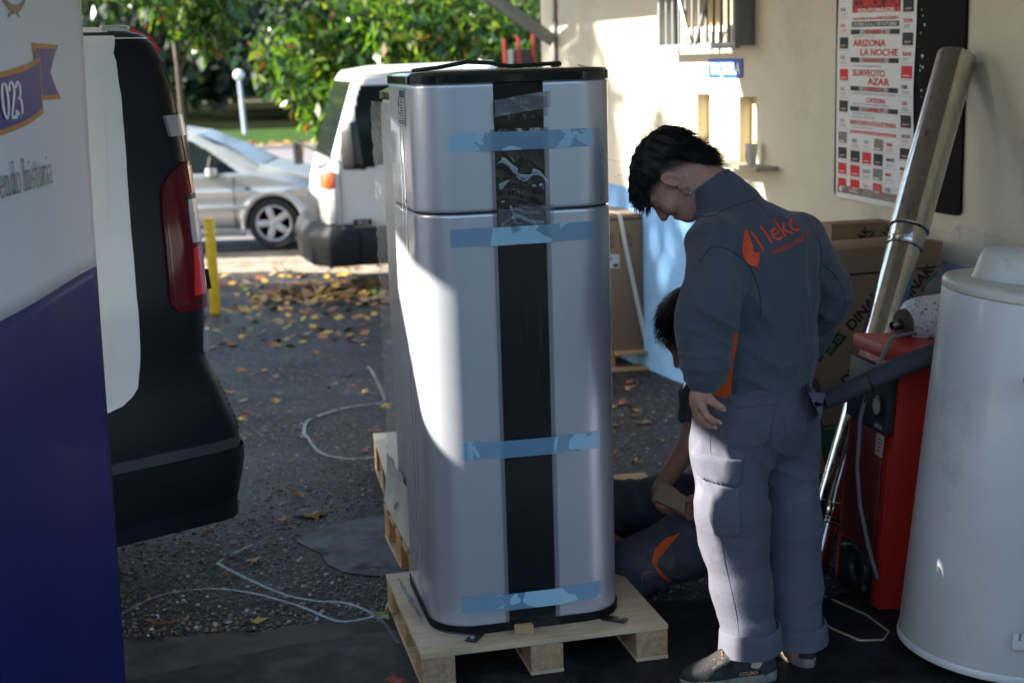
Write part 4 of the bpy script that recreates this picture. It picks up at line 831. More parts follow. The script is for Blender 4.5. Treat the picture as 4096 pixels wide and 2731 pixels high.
def tree(name,label,loc,h,rt,blobs,n,size,mats,probs,seed,asp=.38,limbs=4,group=None,single=0,lean=(0,0),trunk=True):
    t=thing(name,label,'tree',loc,0,group); rs=np.random.default_rng(seed)
    if trunk:
        b=MB(); b.tube([(0,0,-.3),(lean[0]*.3,lean[1]*.3,h*.35),(lean[0]*.7,lean[1]*.7,h*.7),(lean[0],lean[1],h)],[rt*1.25,rt,rt*.75,rt*.35],9); b.build('trunk',m_bark,t,smooth=60)
        for k in range(limbs):
            c=blobs[k%len(blobs)][0]; z0=h*(.35+.5*rs.random()); q=Vector(c)*.8; b=MB(); b.tube([(lean[0]*z0/h,lean[1]*z0/h,z0),(q.x*.5,q.y*.5,(z0+c[2])/2+.2),(q.x,q.y,c[2])],[rt*.45,rt*.3,rt*.1],6); b.build('limb',m_bark,t,smooth=60)
    V,F,_=leaf_cloud(blobs,n,size,asp,seed=seed)
    o=tag(link('crown',npmesh('crown',V,F,mats,rs.choice(len(mats),len(F),p=probs)),t),None,None,None,'stuff')
    if single:
        base=[]
        for m in mats: 
            b=MB(); b.add([(0,0,0),(size*.5,size*asp*.5,.02),(size,0,-.01),(size*.5,-size*asp*.5,.02)],[(0,1,2),(0,2,3)]); me=bpy.data.meshes.new('leaf'); me.from_pydata(b.v,[],b.f); me.materials.append(m); base.append(me)
        for k in range(single):
            bl=blobs[rs.integers(len(blobs))]; v=rs.normal(size=3); v/=np.linalg.norm(v); v[1]=-abs(v[1]); p=np.array(bl[0])+v*np.array(bl[1])*(.95+.1*rs.random())
            lo=link('leaf',base[rs.choice(len(mats),p=probs)],t,p); lo.rotation_euler=(rs.uniform(-.9,.9),rs.uniform(.3,1.3),rs.uniform(0,6.28))
    return t
# the broad tree behind the truck, its lit branches hanging low
bl=[((-1.95,-1.0,2.5),(.78,.8,.62),1.1),((-1.55,-1.2,1.95),(.7,.7,.62),1),((-1.2,-1.1,1.3+.1),(.42,.5,.42),.5),((-.3,-1.3,2.7),(1.3,.9,.7),1.5),((-.9,-.6,3.0),(1.2,1.0,.55),1.3),((.9,-1.2,2.5),(1.0,.9,.8),1.3),((-3.0,-.9,3.55),(.8,.7,.3),.5),((0,0,4.2),(3.4,3.2,1.5),3),((.3,-.2,5.6),(2.4,2.4,1.4),1.5),((1.8,-.8,1.9),(.8,.7,.7),.7),((.2,.8,2.2),(1.9,.9,1.0),1.6)]
tree('broadleaf_tree','broad tree with sunlit hanging green leaves behind the white truck',(-.53,19.8,gz(0,19.8)),4.2,.19,bl,9000,.20,LF,[.44,.34,.18,.04],4,limbs=6,single=260)
bl=[((.25,-.1,3.0),(.62,.5,.42),1),((-.3,0,3.5),(.9,.8,.6),1),((.9,0,3.6),(.6,.5,.3),.6),((0,0,4.3),(1.0,1,.8),1),((.35,-.1,2.65),(.3,.3,.3),.3)]
tree('sapling','slender young tree with a thin trunk showing above the van tail light',(-3.62,16.3,gz(0,16.3)),4.0,.035,bl,3300,.15,LF,[.5,.25,.22,.03],6,limbs=3,single=40,lean=(-.08,0))
# park trees, their deep shade put into the dark leaf colours
park=[(-24,92,13),(-17.5,78,12),(-15.2,100,14),(-9.0,84,13),(-4.5,96,14),(1.5,80,12),(6.5,94,13),(-31,84,12),(12,82,12),(-20,124,15)]
for i,(x,y,h) in enumerate(park):
    rs=random.Random(i); bb=[((rs.uniform(-2.5,2.5),rs.uniform(-2,2),h*.3+rs.uniform(0,.55)*h),(rs.uniform(2.2,3.6),rs.uniform(2.2,3.4),rs.uniform(1.6,2.6))) for _ in range(8)]
    bb+=[((rs.uniform(-2.5,2.5),-1,h*.2),(2.6,2,1.5))]
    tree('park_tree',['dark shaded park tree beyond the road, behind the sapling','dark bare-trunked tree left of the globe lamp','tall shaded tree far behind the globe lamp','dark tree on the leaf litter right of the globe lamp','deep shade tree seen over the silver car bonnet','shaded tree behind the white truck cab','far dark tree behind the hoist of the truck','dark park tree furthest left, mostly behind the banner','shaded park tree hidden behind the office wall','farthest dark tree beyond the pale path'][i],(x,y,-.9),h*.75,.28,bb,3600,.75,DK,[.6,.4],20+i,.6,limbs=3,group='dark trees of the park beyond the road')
V,F,_=leaf_cloud([((x,152+6*math.sin(x),5+2*math.sin(x*.7)),(9,5,8)) for x in range(-75,60,9)],26000,1.5,.6,seed=77,shell=.3)
tag(link('far_wood',npmesh('far_wood',V,F,DK,RNG.integers(0,2,len(F)))),'dark far wood closing the view beyond the park',None,None,'stuff')
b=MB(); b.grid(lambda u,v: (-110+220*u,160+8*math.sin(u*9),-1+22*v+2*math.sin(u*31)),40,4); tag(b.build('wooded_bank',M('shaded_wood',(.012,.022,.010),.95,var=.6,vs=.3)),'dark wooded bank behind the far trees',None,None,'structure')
# unseen trees added to the left, crowns shaped to shade yard and wall base
for i,(x,y,h) in enumerate([(-14.5,7.4,11.6),(-13.6,10.4,9.4),(-15,22.5,7.9),(-16,27,8.2),(-13.5,31,8.5)]):
    rs=random.Random(50+i); bb=[((rs.uniform(-1.2,1.2),rs.uniform(-1.8,1.8),h*.3+rs.uniform(0,.46)*h),(1.5,1.7,1.25)) for _ in range(9)]
    if i==0: bb=[((rs.uniform(-.8,.8),yy,zz),(1.3,1.2,1.15)) for zz in(4.0,5.6,7.2,8.4,9.35) for yy in(-1.9,-.9,.2,1.3,2.4)]+[((0,1.6,10.6),(.8,.6,.6)),((.2,2.8,10.9),(.8,.6,.7))]
    tree('yard_tree',['shade tree at the yard edge, nearest the van','shade tree at the yard edge, second beyond the van','shade tree at the yard edge beside the parked car','shade tree at the yard edge by the road','shade tree on the far side of the road'][i],(x,y,gz(0,y)),h*.8,.16,bb,9500 if i==0 else 4200,.34,[LF[0],LF[1]],[.5,.5],40+i,.55,limbs=3,group='shade trees along the left of the yard')
# fallen leaves
fl_m=[M('fallen_'+n,c,.6,var=.25,vs=20) for n,c in(('yellow',(.42,.27,.04)),('orange',(.30,.12,.025)),('brown',(.13,.055,.022)),('tan',(.26,.17,.08)),('green',(.12,.2,.03)),('russet',(.26,.06,.03)))]
def leaf_base(m,star=False):
    pts=[]; k=10 if star else 8
    for i in range(k):
        a=2*math.pi*i/k; r=(1 if i%2==0 else .42) if star else (1 if i in(0,4) else .5 if i in(2,6) else .72); pts.append((r*math.cos(a),r*math.sin(a)*(.9 if star else .75),.18*math.sin(a*2+1)+.15*math.cos(a)))
    me=bpy.data.meshes.new('fallen_leaf'); me.from_pydata([(0,0,0)]+pts,[],[(0,1+i,1+(i+1)%k) for i in range(k)]); me.materials.append(m); return me
LB=[leaf_base(m,s) for m in fl_m for s in(0,1)]
def lw(): return random.choices(range(12),[6,6,6,6,5,5,6,5,.7,.7,3,3])[0]
def yrand():
    return 5.0+9.2*random.random()
n=0
while n<290:
    y=yrand(); x=random.uniform(-2.6,.9)*(y/9) if n>30 else random.uniform(.2,1.0)
    if n<=30: y=random.uniform(6,8.5); x=random.uniform(.1,.9)
    if y<6.2 and random.random()>.35: continue
    c=random.gauss(0,1)
    o=link('fallen_leaf',LB[lw()],None,(x,y,gz(x,y)+.014)); s=random.uniform(.022,.056); o.scale=(s,s*random.uniform(.6,1.1),s*random.uniform(.3,1.1)); o.rotation_euler=(random.uniform(-.16,.16),random.uniform(-.16,.16),random.uniform(0,6.28)); n+=1
    tag(o,'small %s autumn leaf lying loose on the dark asphalt'%o.data.materials[0].name[7:],'fallen leaf','fallen leaves scattered over the asphalt')
for x,y,k,lab in((-1.18,4.36,4,'russet leaf on the edge of the concrete strip near the banner'),(-.86,4.34,1,'yellow ragged maple leaf on the concrete edge under the clear strap'),(-.44,4.36,9,'brown curled leaf beside the left corner of the front pallet'),(-.83,5.56,3,'orange leaf against the small round cement spot'),(-.72,7.75,1,'bright orange leaf inside the bend of the far strap'),(-.36,3.86,11,'dark brown leaf under the front edge of the front pallet')):
    o=link('fallen_leaf',LB[k],None,(x,y,gz(x,y)+.02)); s=.055; o.scale=(s,s*.8,s*.6); o.rotation_euler=(.2,.1,random.uniform(0,6)); tag(o,lab,'fallen leaf','fallen leaves scattered over the asphalt')
# the heap of leaves raked under the truck and along the gravel
def heap():
    V=[];Fq=[];mi=[]
    for k in range(2200):
        if k<900: y=random.gauss(13.0,.55); x=random.uniform(-2.3,1.2)
        elif k<1500: y=random.uniform(10,15.5); x=random.uniform(-3.4,1.2)
        else: y=random.uniform(49,52); x=random.uniform(-14,-3)
        s=random.uniform(.03,.06)*(1 if y<40 else 3); a=random.uniform(0,6.28); z=gz(x,y)+random.uniform(.008,.05 if k<900 else .018)+(.06 if y>40 else 0); t1,t2=random.uniform(-.5,.5),random.uniform(-.5,.5); o=len(V)
        for c,d in((1,0),(0,.7),(-1,0),(0,-.7)):
            px,py=c*s*math.cos(a)-d*s*math.sin(a),c*s*math.sin(a)+d*s*math.cos(a); V.append((x+px,y+py,z+px*t1+py*t2))
        Fq.append((o,o+1,o+2,o+3)); mi.append(random.choices(range(6),[8,5,4,5,1,2])[0])
    tag(link('leaf_heap',npmesh('leaf_heap',V,Fq,fl_m,mi)),'drift of yellow and brown leaves under the truck bumper',None,None,'stuff')
heap()
# unseen trees added behind the photographer for dark reflections in panel, lid and steel
for i,(x,y,h) in enumerate([(-9,-17,6.0),(-3.5,-18,6.4),(2,-16,6.6),(6.5,-15,6.6),(11,-14,6.8),(15.5,-12,6.6)]):
    rs=random.Random(80+i); bb=[((rs.uniform(-2,2),rs.uniform(-1,1),h*.25+rs.uniform(0,.5)*h),(2.0,1.6,1.3)) for _ in range(8)]
    tree('hedge_tree',['leftmost low tree of the row behind the camera','second low tree of the row behind the camera','third low tree of the row behind the camera','fourth low tree of the row behind the camera','fifth low tree of the row behind the camera','rightmost low tree of the row behind the camera'][i],(x,y,0),h*.7,.14,bb,4200,.45,[LF[0],LF[1]],[.4,.6],90+i,.55,limbs=2,group='row of low trees behind the camera')

for i,(x,y,h) in enumerate([(-10.6,-.7,8.8),(-11,-6.5,8.2),(-11.5,-11.5,8.4)]):  # unseen trees added to keep sun off the ground behind the camera
    rs=random.Random(150+i); bb=[((rs.uniform(-.9,.9),rs.uniform(-1.6,1.5),h*.3+rs.uniform(0,.46)*h),(1.4,1.35,1.2)) for _ in range(12)]
    tree('side_tree',['shade tree to the left of the camera','shade tree left of and behind the camera','farther shade tree left of and behind the camera'][i],(x,y,0),h*.8,.15,bb,5200,.34,[LF[0],LF[1]],[.5,.5],140+i,.55,limbs=3,group='shade trees along the left of the yard')
# ------------------------------------------------------------------ notice board and poster on the wall
nb=thing('notice_board','black painted notice board on the cream wall behind the steel flue','notice board',W(4.79,0,1.6))
ni=Matrix.Translation(-Vector(nb.location))@WM
b=MB(); b.prism(rrect(.985,1.25,.03,5,4.787,1.742),.012,ni,z0=.001); b.build('board',M('matt_black_board',(.006,.006,.008),.8,var=.25,vs=8,spec=.25,spots=((.10,.10,.10),16,.66,.72)),nb,bevel=.002)
b=MB()
for k in range(26): x=random.uniform(4.955,5.0) if k<20 else random.uniform(4.9,5.2); y=random.uniform(1.2,1.95) if k<20 else random.uniform(1.12,1.4); s=random.uniform(.003,.011); b.add([(x,y,.0145),(x+s,y+s*.3,.0145),(x+s*.7,y+s*1.3,.0145),(x-s*.2,y+s,.0145)],[(0,1,2,3)],0,ni)
tag(b.build('torn_paper_specks',M('torn_paper',(.55,.55,.55),.8,var=0),nb),kind='stuff')
po=thing('event_poster','white festival poster with red and black Galician lettering on the black board','poster',W(4.64,.012,1.6))
pi_=Matrix.Translation(-Vector(po.location))@WM
PX0,PX1,PZ0,PZ1=4.322,4.945,1.118,2.10
def pw(x,y,off=0): return pi_@Vector((x,y,.0190+off+.002*math.sin(x*19)+.0015*math.sin(y*13+x*5)))
b=MB(); b.grid(lambda u,v: pw(PX0+(PX1-PX0)*u+.004*math.sin(v*9),PZ0+(PZ1-PZ0)*v-.012*u),20,30); b.build('paper',M('glossy_white_paper',(.72,.73,.75),.5,var=.03,vs=9,spec=.3),po,smooth=80)
m_pr=M('poster_red',(.62,.015,.015),.5,var=.06,vs=30,spec=.25); m_pk=M('poster_black',(.012,.012,.012),.5,spec=.25,var=.2,vs=40); m_pg=M('poster_grey',(.30,.31,.33),.35,var=.2,vs=40); m_pw=M('poster_white',(.68,.68,.70),.35,var=0); m_pb=M('poster_brown',(.16,.13,.10),.4,var=.5,vs=60)
PB={k:MB() for k in('r','k','g','w','b')}
def U(u,v): return (PX0+(PX1-PX0)*u, PZ0+(PZ1-PZ0)*v-.012*u)
def prect(k,u0,v0,u1,v1,off=.0012):
    q=[U(u0,v0),U(u1,v0),U(u1,v1),U(u0,v1)]; n=max(1,int((u1-u0)*10)); PBk=PB[k]
    PBk.grid(lambda a,c: pw(*U(u0+(u1-u0)*a,v0+(v1-v0)*c),off),n,1)
def ptext(k,t,u0,u1,v,h,off=.002,bold=.0):
    vs,fs=text_mesh(t,1,bold,1); x0=min(q[0] for q in vs); x1=max(q[0] for q in vs); y1=max(q[1] for q in vs)
    PB[k].add([pw(*U(u0+(u1-u0)*(x-x0)/(x1-x0),v+h*y/.73),off) for x,y in vs],fs)
# v: 0 bottom .. 1 top; pixel rows of the poster map linearly (visible part ends near v=.84)
def vv(yd): return (455-yd)/455*.865+.012
prect('k',.2,vv(16),.81,vv(-14)); prect('r',.2,vv(25),.81,vv(13)); ptext('r','COMBOA 2024',.21,.80,vv(13),.04,.0024,.04); ptext('w','SOUTOMAIOR',.27,.75,vv(24),.0165,.0024,.03)
ptext('r','Grandes Festas na Honra a VIRXEN DO ROSARIO',.21,.79,vv(41),.0135,.002,.02); prect('k',.2,vv(57),.8,vv(45)); ptext('w','OS DIAS 4, 5, 6 y 7 DE OUTUBRO',.22,.78,vv(54.5),.0145,.0024,.02)
for yd,t in((74,'VENRES 4'),(138,'SABADO 5'),(204,'DOMINGO 6'),(251,'LUNS 7')):
    prect('g',.3,vv(yd),.7,vv(yd-11)); prect('k',.19,vv(yd),.31,vv(yd-11)); prect('k',.69,vv(yd),.81,vv(yd-11)); ptext('r',t,.36,.64,vv(yd-1.5),.0165,.0028,.03)
for yd,t,a,c,h in((101,'ARIZONA',.22,.65,.030),(122,'LA NOCHE',.32,.8,.030),(169,'SUAVECITO',.22,.65,.029),(188,'AZAR',.42,.71,.030),(229,'CURTIDOIRA',.40,.66,.02),(282,'BANDA DE MUSICA ESCOLA DE TENORIO',.2,.79,.02)): ptext('r',t,a,c,vv(yd),h,.002,.015)
for yd,a,c in((81,.22,.5),(148,.22,.6),(211,.22,.78),(236,.22,.7),(258,.22,.5),(266,.22,.52),(290,.22,.5)):
    ptext('k','CON ACTUACION DA ORQUESTRA GALEGA',a,c,vv(yd),.007,.002,.0)
prect('r',.2,vv(303),.79,vv(296)); ptext('w','PREMIOS EN METALICO PARA OS CARTONS DE UNHA GRAN CENA',.21,.78,vv(302),.007,.0024,.02)
rr_=random.Random(5)
def ad(u0,v0,u1,v1):
    k=rr_.random(); m=.08*(u1-u0)
    for a in((u0,v0,u1,v0),): prect('g',u0,v0-.001,u1,v0+.0008)
    if k<.16: prect('r',u0+m,v0+.006,u1-m,v1-.004); prect('w',u0+3*m,v0+.016,u1-3*m,v0+.02,.0024)
    elif k<.32: prect('k',u0+m,v0+.006,u1-m,v1-.004); prect('g',u0+3*m,v0+.018,u1-3*m,v0+.023,.0024); prect('r',u0+3*m,v0+.012,u1-5*m,v0+.015,.0024)
    elif k<.42: prect('b',u0+m,v0+.006,u1-m,v1-.004); prect('w',u0+2*m,v0+.012,u1-4*m,v0+.017,.0024)
    else:
        h=v1-v0; ptext(rr_.choice('rrkk'),rr_.choice(['BAR','CASA','TALLER','AUREA','GOLFI','DON','ROMA','MAR']),u0+2*m,u1-(2 if rr_.random()<.5 else 5)*m,v0+h*.5,h*.26,.002,.02)
        for q in range(2): prect(rr_.choice('gkr'),u0+2*m,v0+h*(.15+.14*q),u1-rr_.uniform(2,5)*m,v0+h*(.19+.14*q))
for r in range(12): ad(.03,vv(36+37*r)-.0,.17,vv(2+37*r)-.004)
for r in range(9): ad(.83,vv(30+36*r),.985,vv(-3+36*r))
for c in range(4):
    for r in range(4): ad(.2+.155*c,vv(340+34*r),.345+.155*c,vv(308+34*r))
ad(.83,vv(352),.985,vv(322)); ad(.83,vv(390),.985,vv(358))
prect('b',.03,vv(449),.985,vv(430)); prect('w',.06,vv(445),.1,vv(435),.0024); ptext('w','CONCELLO',.2,.32,vv(443),.012,.0024,.03)
for k,m,nm in(('r',m_pr,'red_print'),('k',m_pk,'black_print'),('g',m_pg,'grey_print'),('w',m_pw,'white_print'),('b',m_pb,'photo_print')):
    tag(PB[k].build(nm,m,po),kind='stuff')

# ------------------------------------------------------------------ cartons
m_card=M('brown_cardboard',(.29,.185,.11),.8,var=.06,vs=5,stretch=(1,1,14),bump=.12,bs=60); m_ink=M('black_carton_ink',(.02,.018,.016),.7,var=.1); m_green=M('green_carton_ink',(.01,.10,.045),.7,var=.12)
def diag_logo(par,Mx,x,y,h,ang,txt='DINAK'):
    M2=Mx@Matrix.Translation((x,y,.0012))@Matrix.Rotation(ang,4,'Z')
    b=MB(); text_add(b,txt,M2@Matrix.Translation((h*1.35,0,0)),h,h*.035,1,align='LEFT'); b.build('lettering',m_ink,par)
    b=MB(); s=h*.78; q=[(0,0),(s,0),(s,s),(0,s)]; ri=[(s/2+s*.27*math.cos(a),s/2+s*.27*math.sin(a)) for a in np.linspace(.785,.785+6.28,25)[:-1]]; rj=[(s/2+s*.15*math.cos(a),s/2+s*.15*math.sin(a)) for a in np.linspace(0,6.28,17)[:-1]]
    b.add([(a,c,0) for a,c in q],[(0,1,2,3)],0,M2); b.build('logo_square',m_green,par); b=MB(); b.add([(h*2.9,-.38*h,0),(h*4.6,-.38*h,0),(h*4.6,-.12*h,0),(h*2.9,-.12*h,0)],[(0,1,2,3)],0,M2); b.build('slogan_bar',m_green,par)
    b=MB(); b.loft([[(a,c,.0006) for a,c in ri],[(s/2+s*.15*math.cos(a),s/2+s*.15*math.sin(a),.0006) for a in np.linspace(.785,.785+6.28,25)[:-1]]],cap=False,M=M2); b.build('logo_ring',m_card,par)
def carton(label,loc,rz,w,d,h,bands,logos,tilt=0):
    t=thing('carton',label,'carton',loc,rz); b=MB(); b.box((0,0,h/2),(w,d,h)); b.build('box_body',m_card,t,bevel=.004)
    Mx=frame((-w/2,-d/2,0),(1,0,0),(0,0,1),(0,-1,0))
    for z,hh,m in bands: b=MB(); b.box((w/2,z,.0006),(w-.012,hh,.0012),M=Mx); b.build('printed_band',m,t)
    for x,y,hh,a in logos: diag_logo(t,Mx,x,y,hh,a)
    return t
u20=(math.cos(R_(20)),math.sin(R_(20)))
c_=(1.734-u20[0]*.42-(-u20[1])*-.15,5.60-u20[1]*.42+.14)
c1=carton('large brown carton printed DINAK behind the leaning steel flue',(c_[0],c_[1],.01),R_(20),.84,.26,1.005,[(.905,.008,m_ink),(.31,.006,m_ink),(.21,.17,m_green),(.115,.006,m_ink)],[(.36,.62,.062,R_(44)),(.60,.70,.062,R_(44)),(.34,.40,.062,R_(44)),(.62,.42,.062,R_(44)),(.42,.02,.06,R_(44)),(.18,.22+.26,.062,R_(44)),(.15,.70,.062,R_(44))])
b=MB(); cM=frame((-.42,-.13,0),(1,0,0),(0,0,1),(0,-1,0)); b.loft([[(.43+.06*math.cos(a),.205+.06*math.sin(a),.002) for a in np.linspace(0,6.28,25)[:-1]],[(.43+.075*math.cos(a),.205+.075*math.sin(a),.002) for a in np.linspace(0,6.28,25)[:-1]]],cap=False,M=cM); b.build('printed_ring',m_card,c1)
c2=carton('narrower brown carton standing behind the large one, against the wall',(1.47,5.98,.0),R_(12),.285,.12,1.062,[(.985,.007,m_ink)],[(.02,.87,.05,R_(44)),(.15,.89,.05,R_(44))])
m_plast=M('crumpled_clear_plastic',(.55,.55,.57),.15,var=0,alpha=.17,spec=1)
b=MB(); f_=wrinkled(.30,.62,.03,26,40,9,3.2); b.grid(f_,26,40); o=b.build('plastic_sheet',m_plast,None,smooth=80,loc=(1.74,5.42,.78)); o.rotation_euler=(R_(78),R_(8),R_(-62)); tag(o,'crumpled clear plastic sheet hanging behind the right end of the DINAK carton','plastic sheet')
b=MB(); f_=wrinkled(.22,.24,.03,22,22,19,3.2); b.grid(f_,22,22); o=b.build('plastic_sheet',m_plast,None,smooth=80,loc=(1.60,5.98,1.08)); o.rotation_euler=(R_(80),0,R_(-60)); tag(o,'small crumpled clear plastic bag poking up above the narrow carton','plastic sheet')

# carton on its small pallet by the blue wall
ca=thing('carton','tall brown carton with arrow marks and a white strap beside the blue wall','carton',(.505,8.99,-.04),R_(9))
cw=.58; b=MB(); b.box((0,0,.43),(cw,.5,.86)); b.build('box_body',M('plain_cardboard',(.30,.19,.11),.8,var=.05,vs=4,stretch=(1,1,8)),ca,bevel=.005)
Mx=frame((-cw/2,-.251,0),(1,0,0),(0,0,1),(0,-1,0))
for x in(.36,.47):
    b=MB(); b.loft([[(x-.032,.66,0),(x+.032,.66,0),(x+.032,.74,0),(x-.032,.74,0)],[(x-.036,.656,0),(x+.036,.656,0),(x+.036,.744,0),(x-.036,.744,0)]],cap=False,M=Mx)
    for dx in(-.014,.014): b.box((x+dx,.698,.0005),(.005,.05,.001),M=Mx); b.add([(x+dx-.009,.715,.001),(x+dx+.009,.715,.001),(x+dx,.733,.001)],[(0,1,2)],0,Mx)
    b.box((x,.667,.0005),(.05,.005,.001),M=Mx); b.build('arrow_mark',m_ink,ca)
b=MB(); b.box((.37,.57,.001),(.12,.085,.002),M=Mx); lb=b.build('shipping_label',M('white_label',(.6,.6,.58),.6,var=.03),ca)
b=MB(); b.add([(.36,.585,.003),(.385,.585,.003),(.372,.605,.003)],[(0,1,2)],0,Mx); b.box((.405,.545,.0025),(.03,.02,.001),M=Mx); b.box((.37,.575,.0025),(.03,.004,.001),M=Mx); b.build('label_print',m_ink,lb)
b=MB(); b.box((0,-.2525,.83),(cw,.003,.008)); b.build('lid_edge',m_ink,ca)
m_strap=M('white_plastic_strap',(.62,.62,.60),.4,var=.05)
def ribbon(pts,w,m,name,label,cat,parent=None,side=(1,0,0),th=.0012):
    b=MB(); s=Vector(side); n=len(pts); P=[Vector(p) for p in pts]; rows=[]
    for i,p in enumerate(P):
        t=(P[min(i+1,n-1)]-P[max(i-1,0)]).normalized(); sd=(s-t*s.dot(t)).normalized()*w/2; nr=t.cross(sd).normalized()*th
        rows.append([p-sd,p+sd,p+sd+nr,p-sd+nr])
    b.loft(rows); o=b.build(name,m,parent,smooth=50)
    if label: tag(o,label,cat)
    return o
ribbon([(-.1,.2,.868),(.1,-.1,.868),(.14,-.245,.866),(.145,-.256,.85),(.19,-.258,.6),(.25,-.262,.3),(.30,-.268,.05),(.335,-.27,-.09)],.026,m_strap,'strap',None,None,ca)
p4=thing('pallet','small pine pallet under the strapped carton by the blue wall','pallet',(.505,8.99,-.165),R_(9))
for nm,c,d,m in(('slat',(.03,-.26,.015),(.62,.14,.022),m_pine),('slat',(.03,.2,.015),(.62,.14,.022),m_pine),('block',(-.05,-.22,.07),(.3,.1,.085),m_pine2),('block',(-.05,.2,.07),(.3,.1,.085),m_pine2),('slat',(.2,-.26,.117),(.2,.1,.018),m_pine),('slat',(0,.1,.117),(.6,.1,.018),m_pine)):
    b=MB(); b.box(c,d); b.build(nm,m,p4,bevel=.002,seg=1)

# ------------------------------------------------------------------ leaning stainless flue
m_ss=M('stainless_steel',(.55,.53,.49),.13,metal=1,var=.18,vs=5,stretch=(9,9,.5),spots=((.24,.15,.07),2.2,.60,.72),rvar=.06)
fa,fb=Vector((1.035,4.72,-.005)),Vector((1.735,5.545,1.735)); ax=(fb-fa).normalized(); sx=ax.cross(Vector((0,1,0))).normalized(); sy=ax.cross(sx)
FX=frame(fa,sx,sy,ax); LN=(fb-fa).length
fl_=thing('flue_pipe','long shiny stainless flue pipe with swaged joints leaning against the wall','flue pipe',fa); FI=Matrix.Translation(-fa)@FX
def fseg(nm,z0,z1,r,par=fl_,m=m_ss): b=MB(); b.lathe([(r-.003,z0+.02),(r-.003,z0),(r,z0),(r,z1),(r-.003,z1),(r-.003,z1-.25)],40,M=FI,cap=False); return b.build(nm,m,par,smooth=50)
j1,j2=LN*.645,LN*.115
fseg('pipe_section',0,j2,.044); fseg('pipe_section',j2,j1,.0615); fseg('pipe_section',j1,LN,.0735)
for z,r in((j1-.0,.0745),(j1-.075,.067),(j1-.055,.0665),(j2,.0625),(j2-.05,.050),(j2-.065,.048)):
    b=MB(); b.lathe([(r-.006,z-.008),(r,z-.003),(r+.0015,z),(r,z+.003),(r-.006,z+.008)],40,M=FI,cap=False); b.build('joint_ring',m_ss,fl_,smooth=60)
b=MB(); b.lathe([(.060,j1-.08),(.0665,j1-.06),(.0665,j1)],40,M=FI,cap=False); b.build('joint_collar',m_ss,fl_,smooth=50)
b=MB(); b.lathe([(.044,j2-.055),(.050,j2-.05),(.0605,j2)],40,M=FI,cap=False); b.build('reducer',m_ss,fl_,smooth=50)
b=MB(); b.lathe([(.0715,LN-.06),(.0001,LN-.06)],32,M=FI,cap=False); b.build('dark_bore',m_gap,fl_)  # black disc stands in for the dark inside of the flue

# ------------------------------------------------------------------ red boiler and what lies on it
boi=thing('boiler','tall red boiler with a black control panel, scuffed and leaning slightly','boiler',(1.141,4.296,.012),R_(11)); boi.rotation_euler=(0,R_(4.3),R_(11))
m_bred=M('red_boiler_paint',(.42,.018,.012),.42,var=.15,vs=4,spots=((.10,.01,.01),9,.66,.78),coat=.1); m_bdk=M('dull_red_boiler_door',(.16,.022,.018),.6,var=.4,vs=6)
BW,BD_,BH=.40,.30,.80
def bb(nm,c,d,m,bev=.004,par=boi): b=MB(); b.box(c,d); return b.build(nm,m,par,bevel=bev)
bb('casing',(BW/2+.004,BD_/2,BH/2),(BW,BD_,BH),m_bred); bb('top_cover',(BW/2,BD_/2,BH+.0225),(BW+.03,BD_+.03,.045),m_bred,.006)
bb('edge_strip',(.0,.02,.27),(.012,.04,.52),m_bred,.002); bb('front_door',(-.006,.165,.37),(.014,.24,.40),m_bdk,.004); bb('burner_recess',(-.003,.16,.08),(.012,.25,.15),m_gap,.002)  # black plate stands in for the dark of the burner opening
bb('edge_strip',(-.004,.288,.2),(.014,.02,.38),m_bred,.002)
pn=bb('control_panel',(-.012,.15,.675),(.026,.296,.20),M('anthracite_panel',(.03,.032,.036),.5,var=.15,vs=10),.004)
b=MB(); K=frame((-.026,.06,.655),(0,-1,0),(0,0,1),(-1,0,0)); b.lathe([(.034,0),(.034,.006),(.030,.009)],24,M=K); kn=b.build('dial',m_dark,pn,smooth=40); b=MB(); b.lathe([(.026,.0092),(.0001,.0095)],24,M=K,cap=False); b.build('dial_face',M('pale_dial',(.4,.4,.38),.5),kn)
for y in(.16,.2,.235): bb('switch',(-.028,y,.69),(.01,.018,.022),m_red if y>.23 else m_dark,.002,pn)
b=MB(); text_add(b,'sime',frame((-.0258,.055,.585),(0,-1,0),(0,0,1),(-1,0,0)),.028,.0006); b.build('lettering',M('pale_letter',(.45,.45,.45),.5,var=0),pn)
b=MB(); b.box((-.0145,.055,.53),(.002,.05,.07)); st=b.build('rating_sticker',M('worn_sticker',(.45,.40,.33),.7,var=.2,vs=40),boi)
b=MB(); 
for k in range(4): b.box((-.0158,.055,.512+.012*k),(.0006,.03,.005))
b.build('sticker_print',M('red_sticker_ink',(.35,.06,.04),.7),st)
b=MB(); FG=frame((-.012,.1,.11),(0,-1,0),(0,0,1),(-1,0,0)); b.lathe([(.035,0),(.062,0),(.066,.012),(.060,.022),(.045,.024),(.038,.012)],24,M=FG,cap=False); fg=b.build('burner_flange',M('cast_iron',(.03,.03,.032),.5,metal=.3,var=.2,vs=30),boi,smooth=50)
for a in(.6,2.2,3.8,5.4): b=MB(); b.box((.07*math.cos(a),.07*math.sin(a),.012),(.03,.022,.02),rz=a,M=FG); b.build('lug',bpy.data.materials['cast_iron'],fg,bevel=.003)
b=MB(); b.tube([FG@Vector((-.055,.06,.012)),FG@Vector((-.055,.06,.055))],.004,6); b.tube([FG@Vector((-.055,.06,.04)),FG@Vector((-.055,.06,.046))],.008,6); b.build('stud',M('zinc_stud',(.5,.52,.53),.35,metal=1,var=.1),fg,smooth=40)
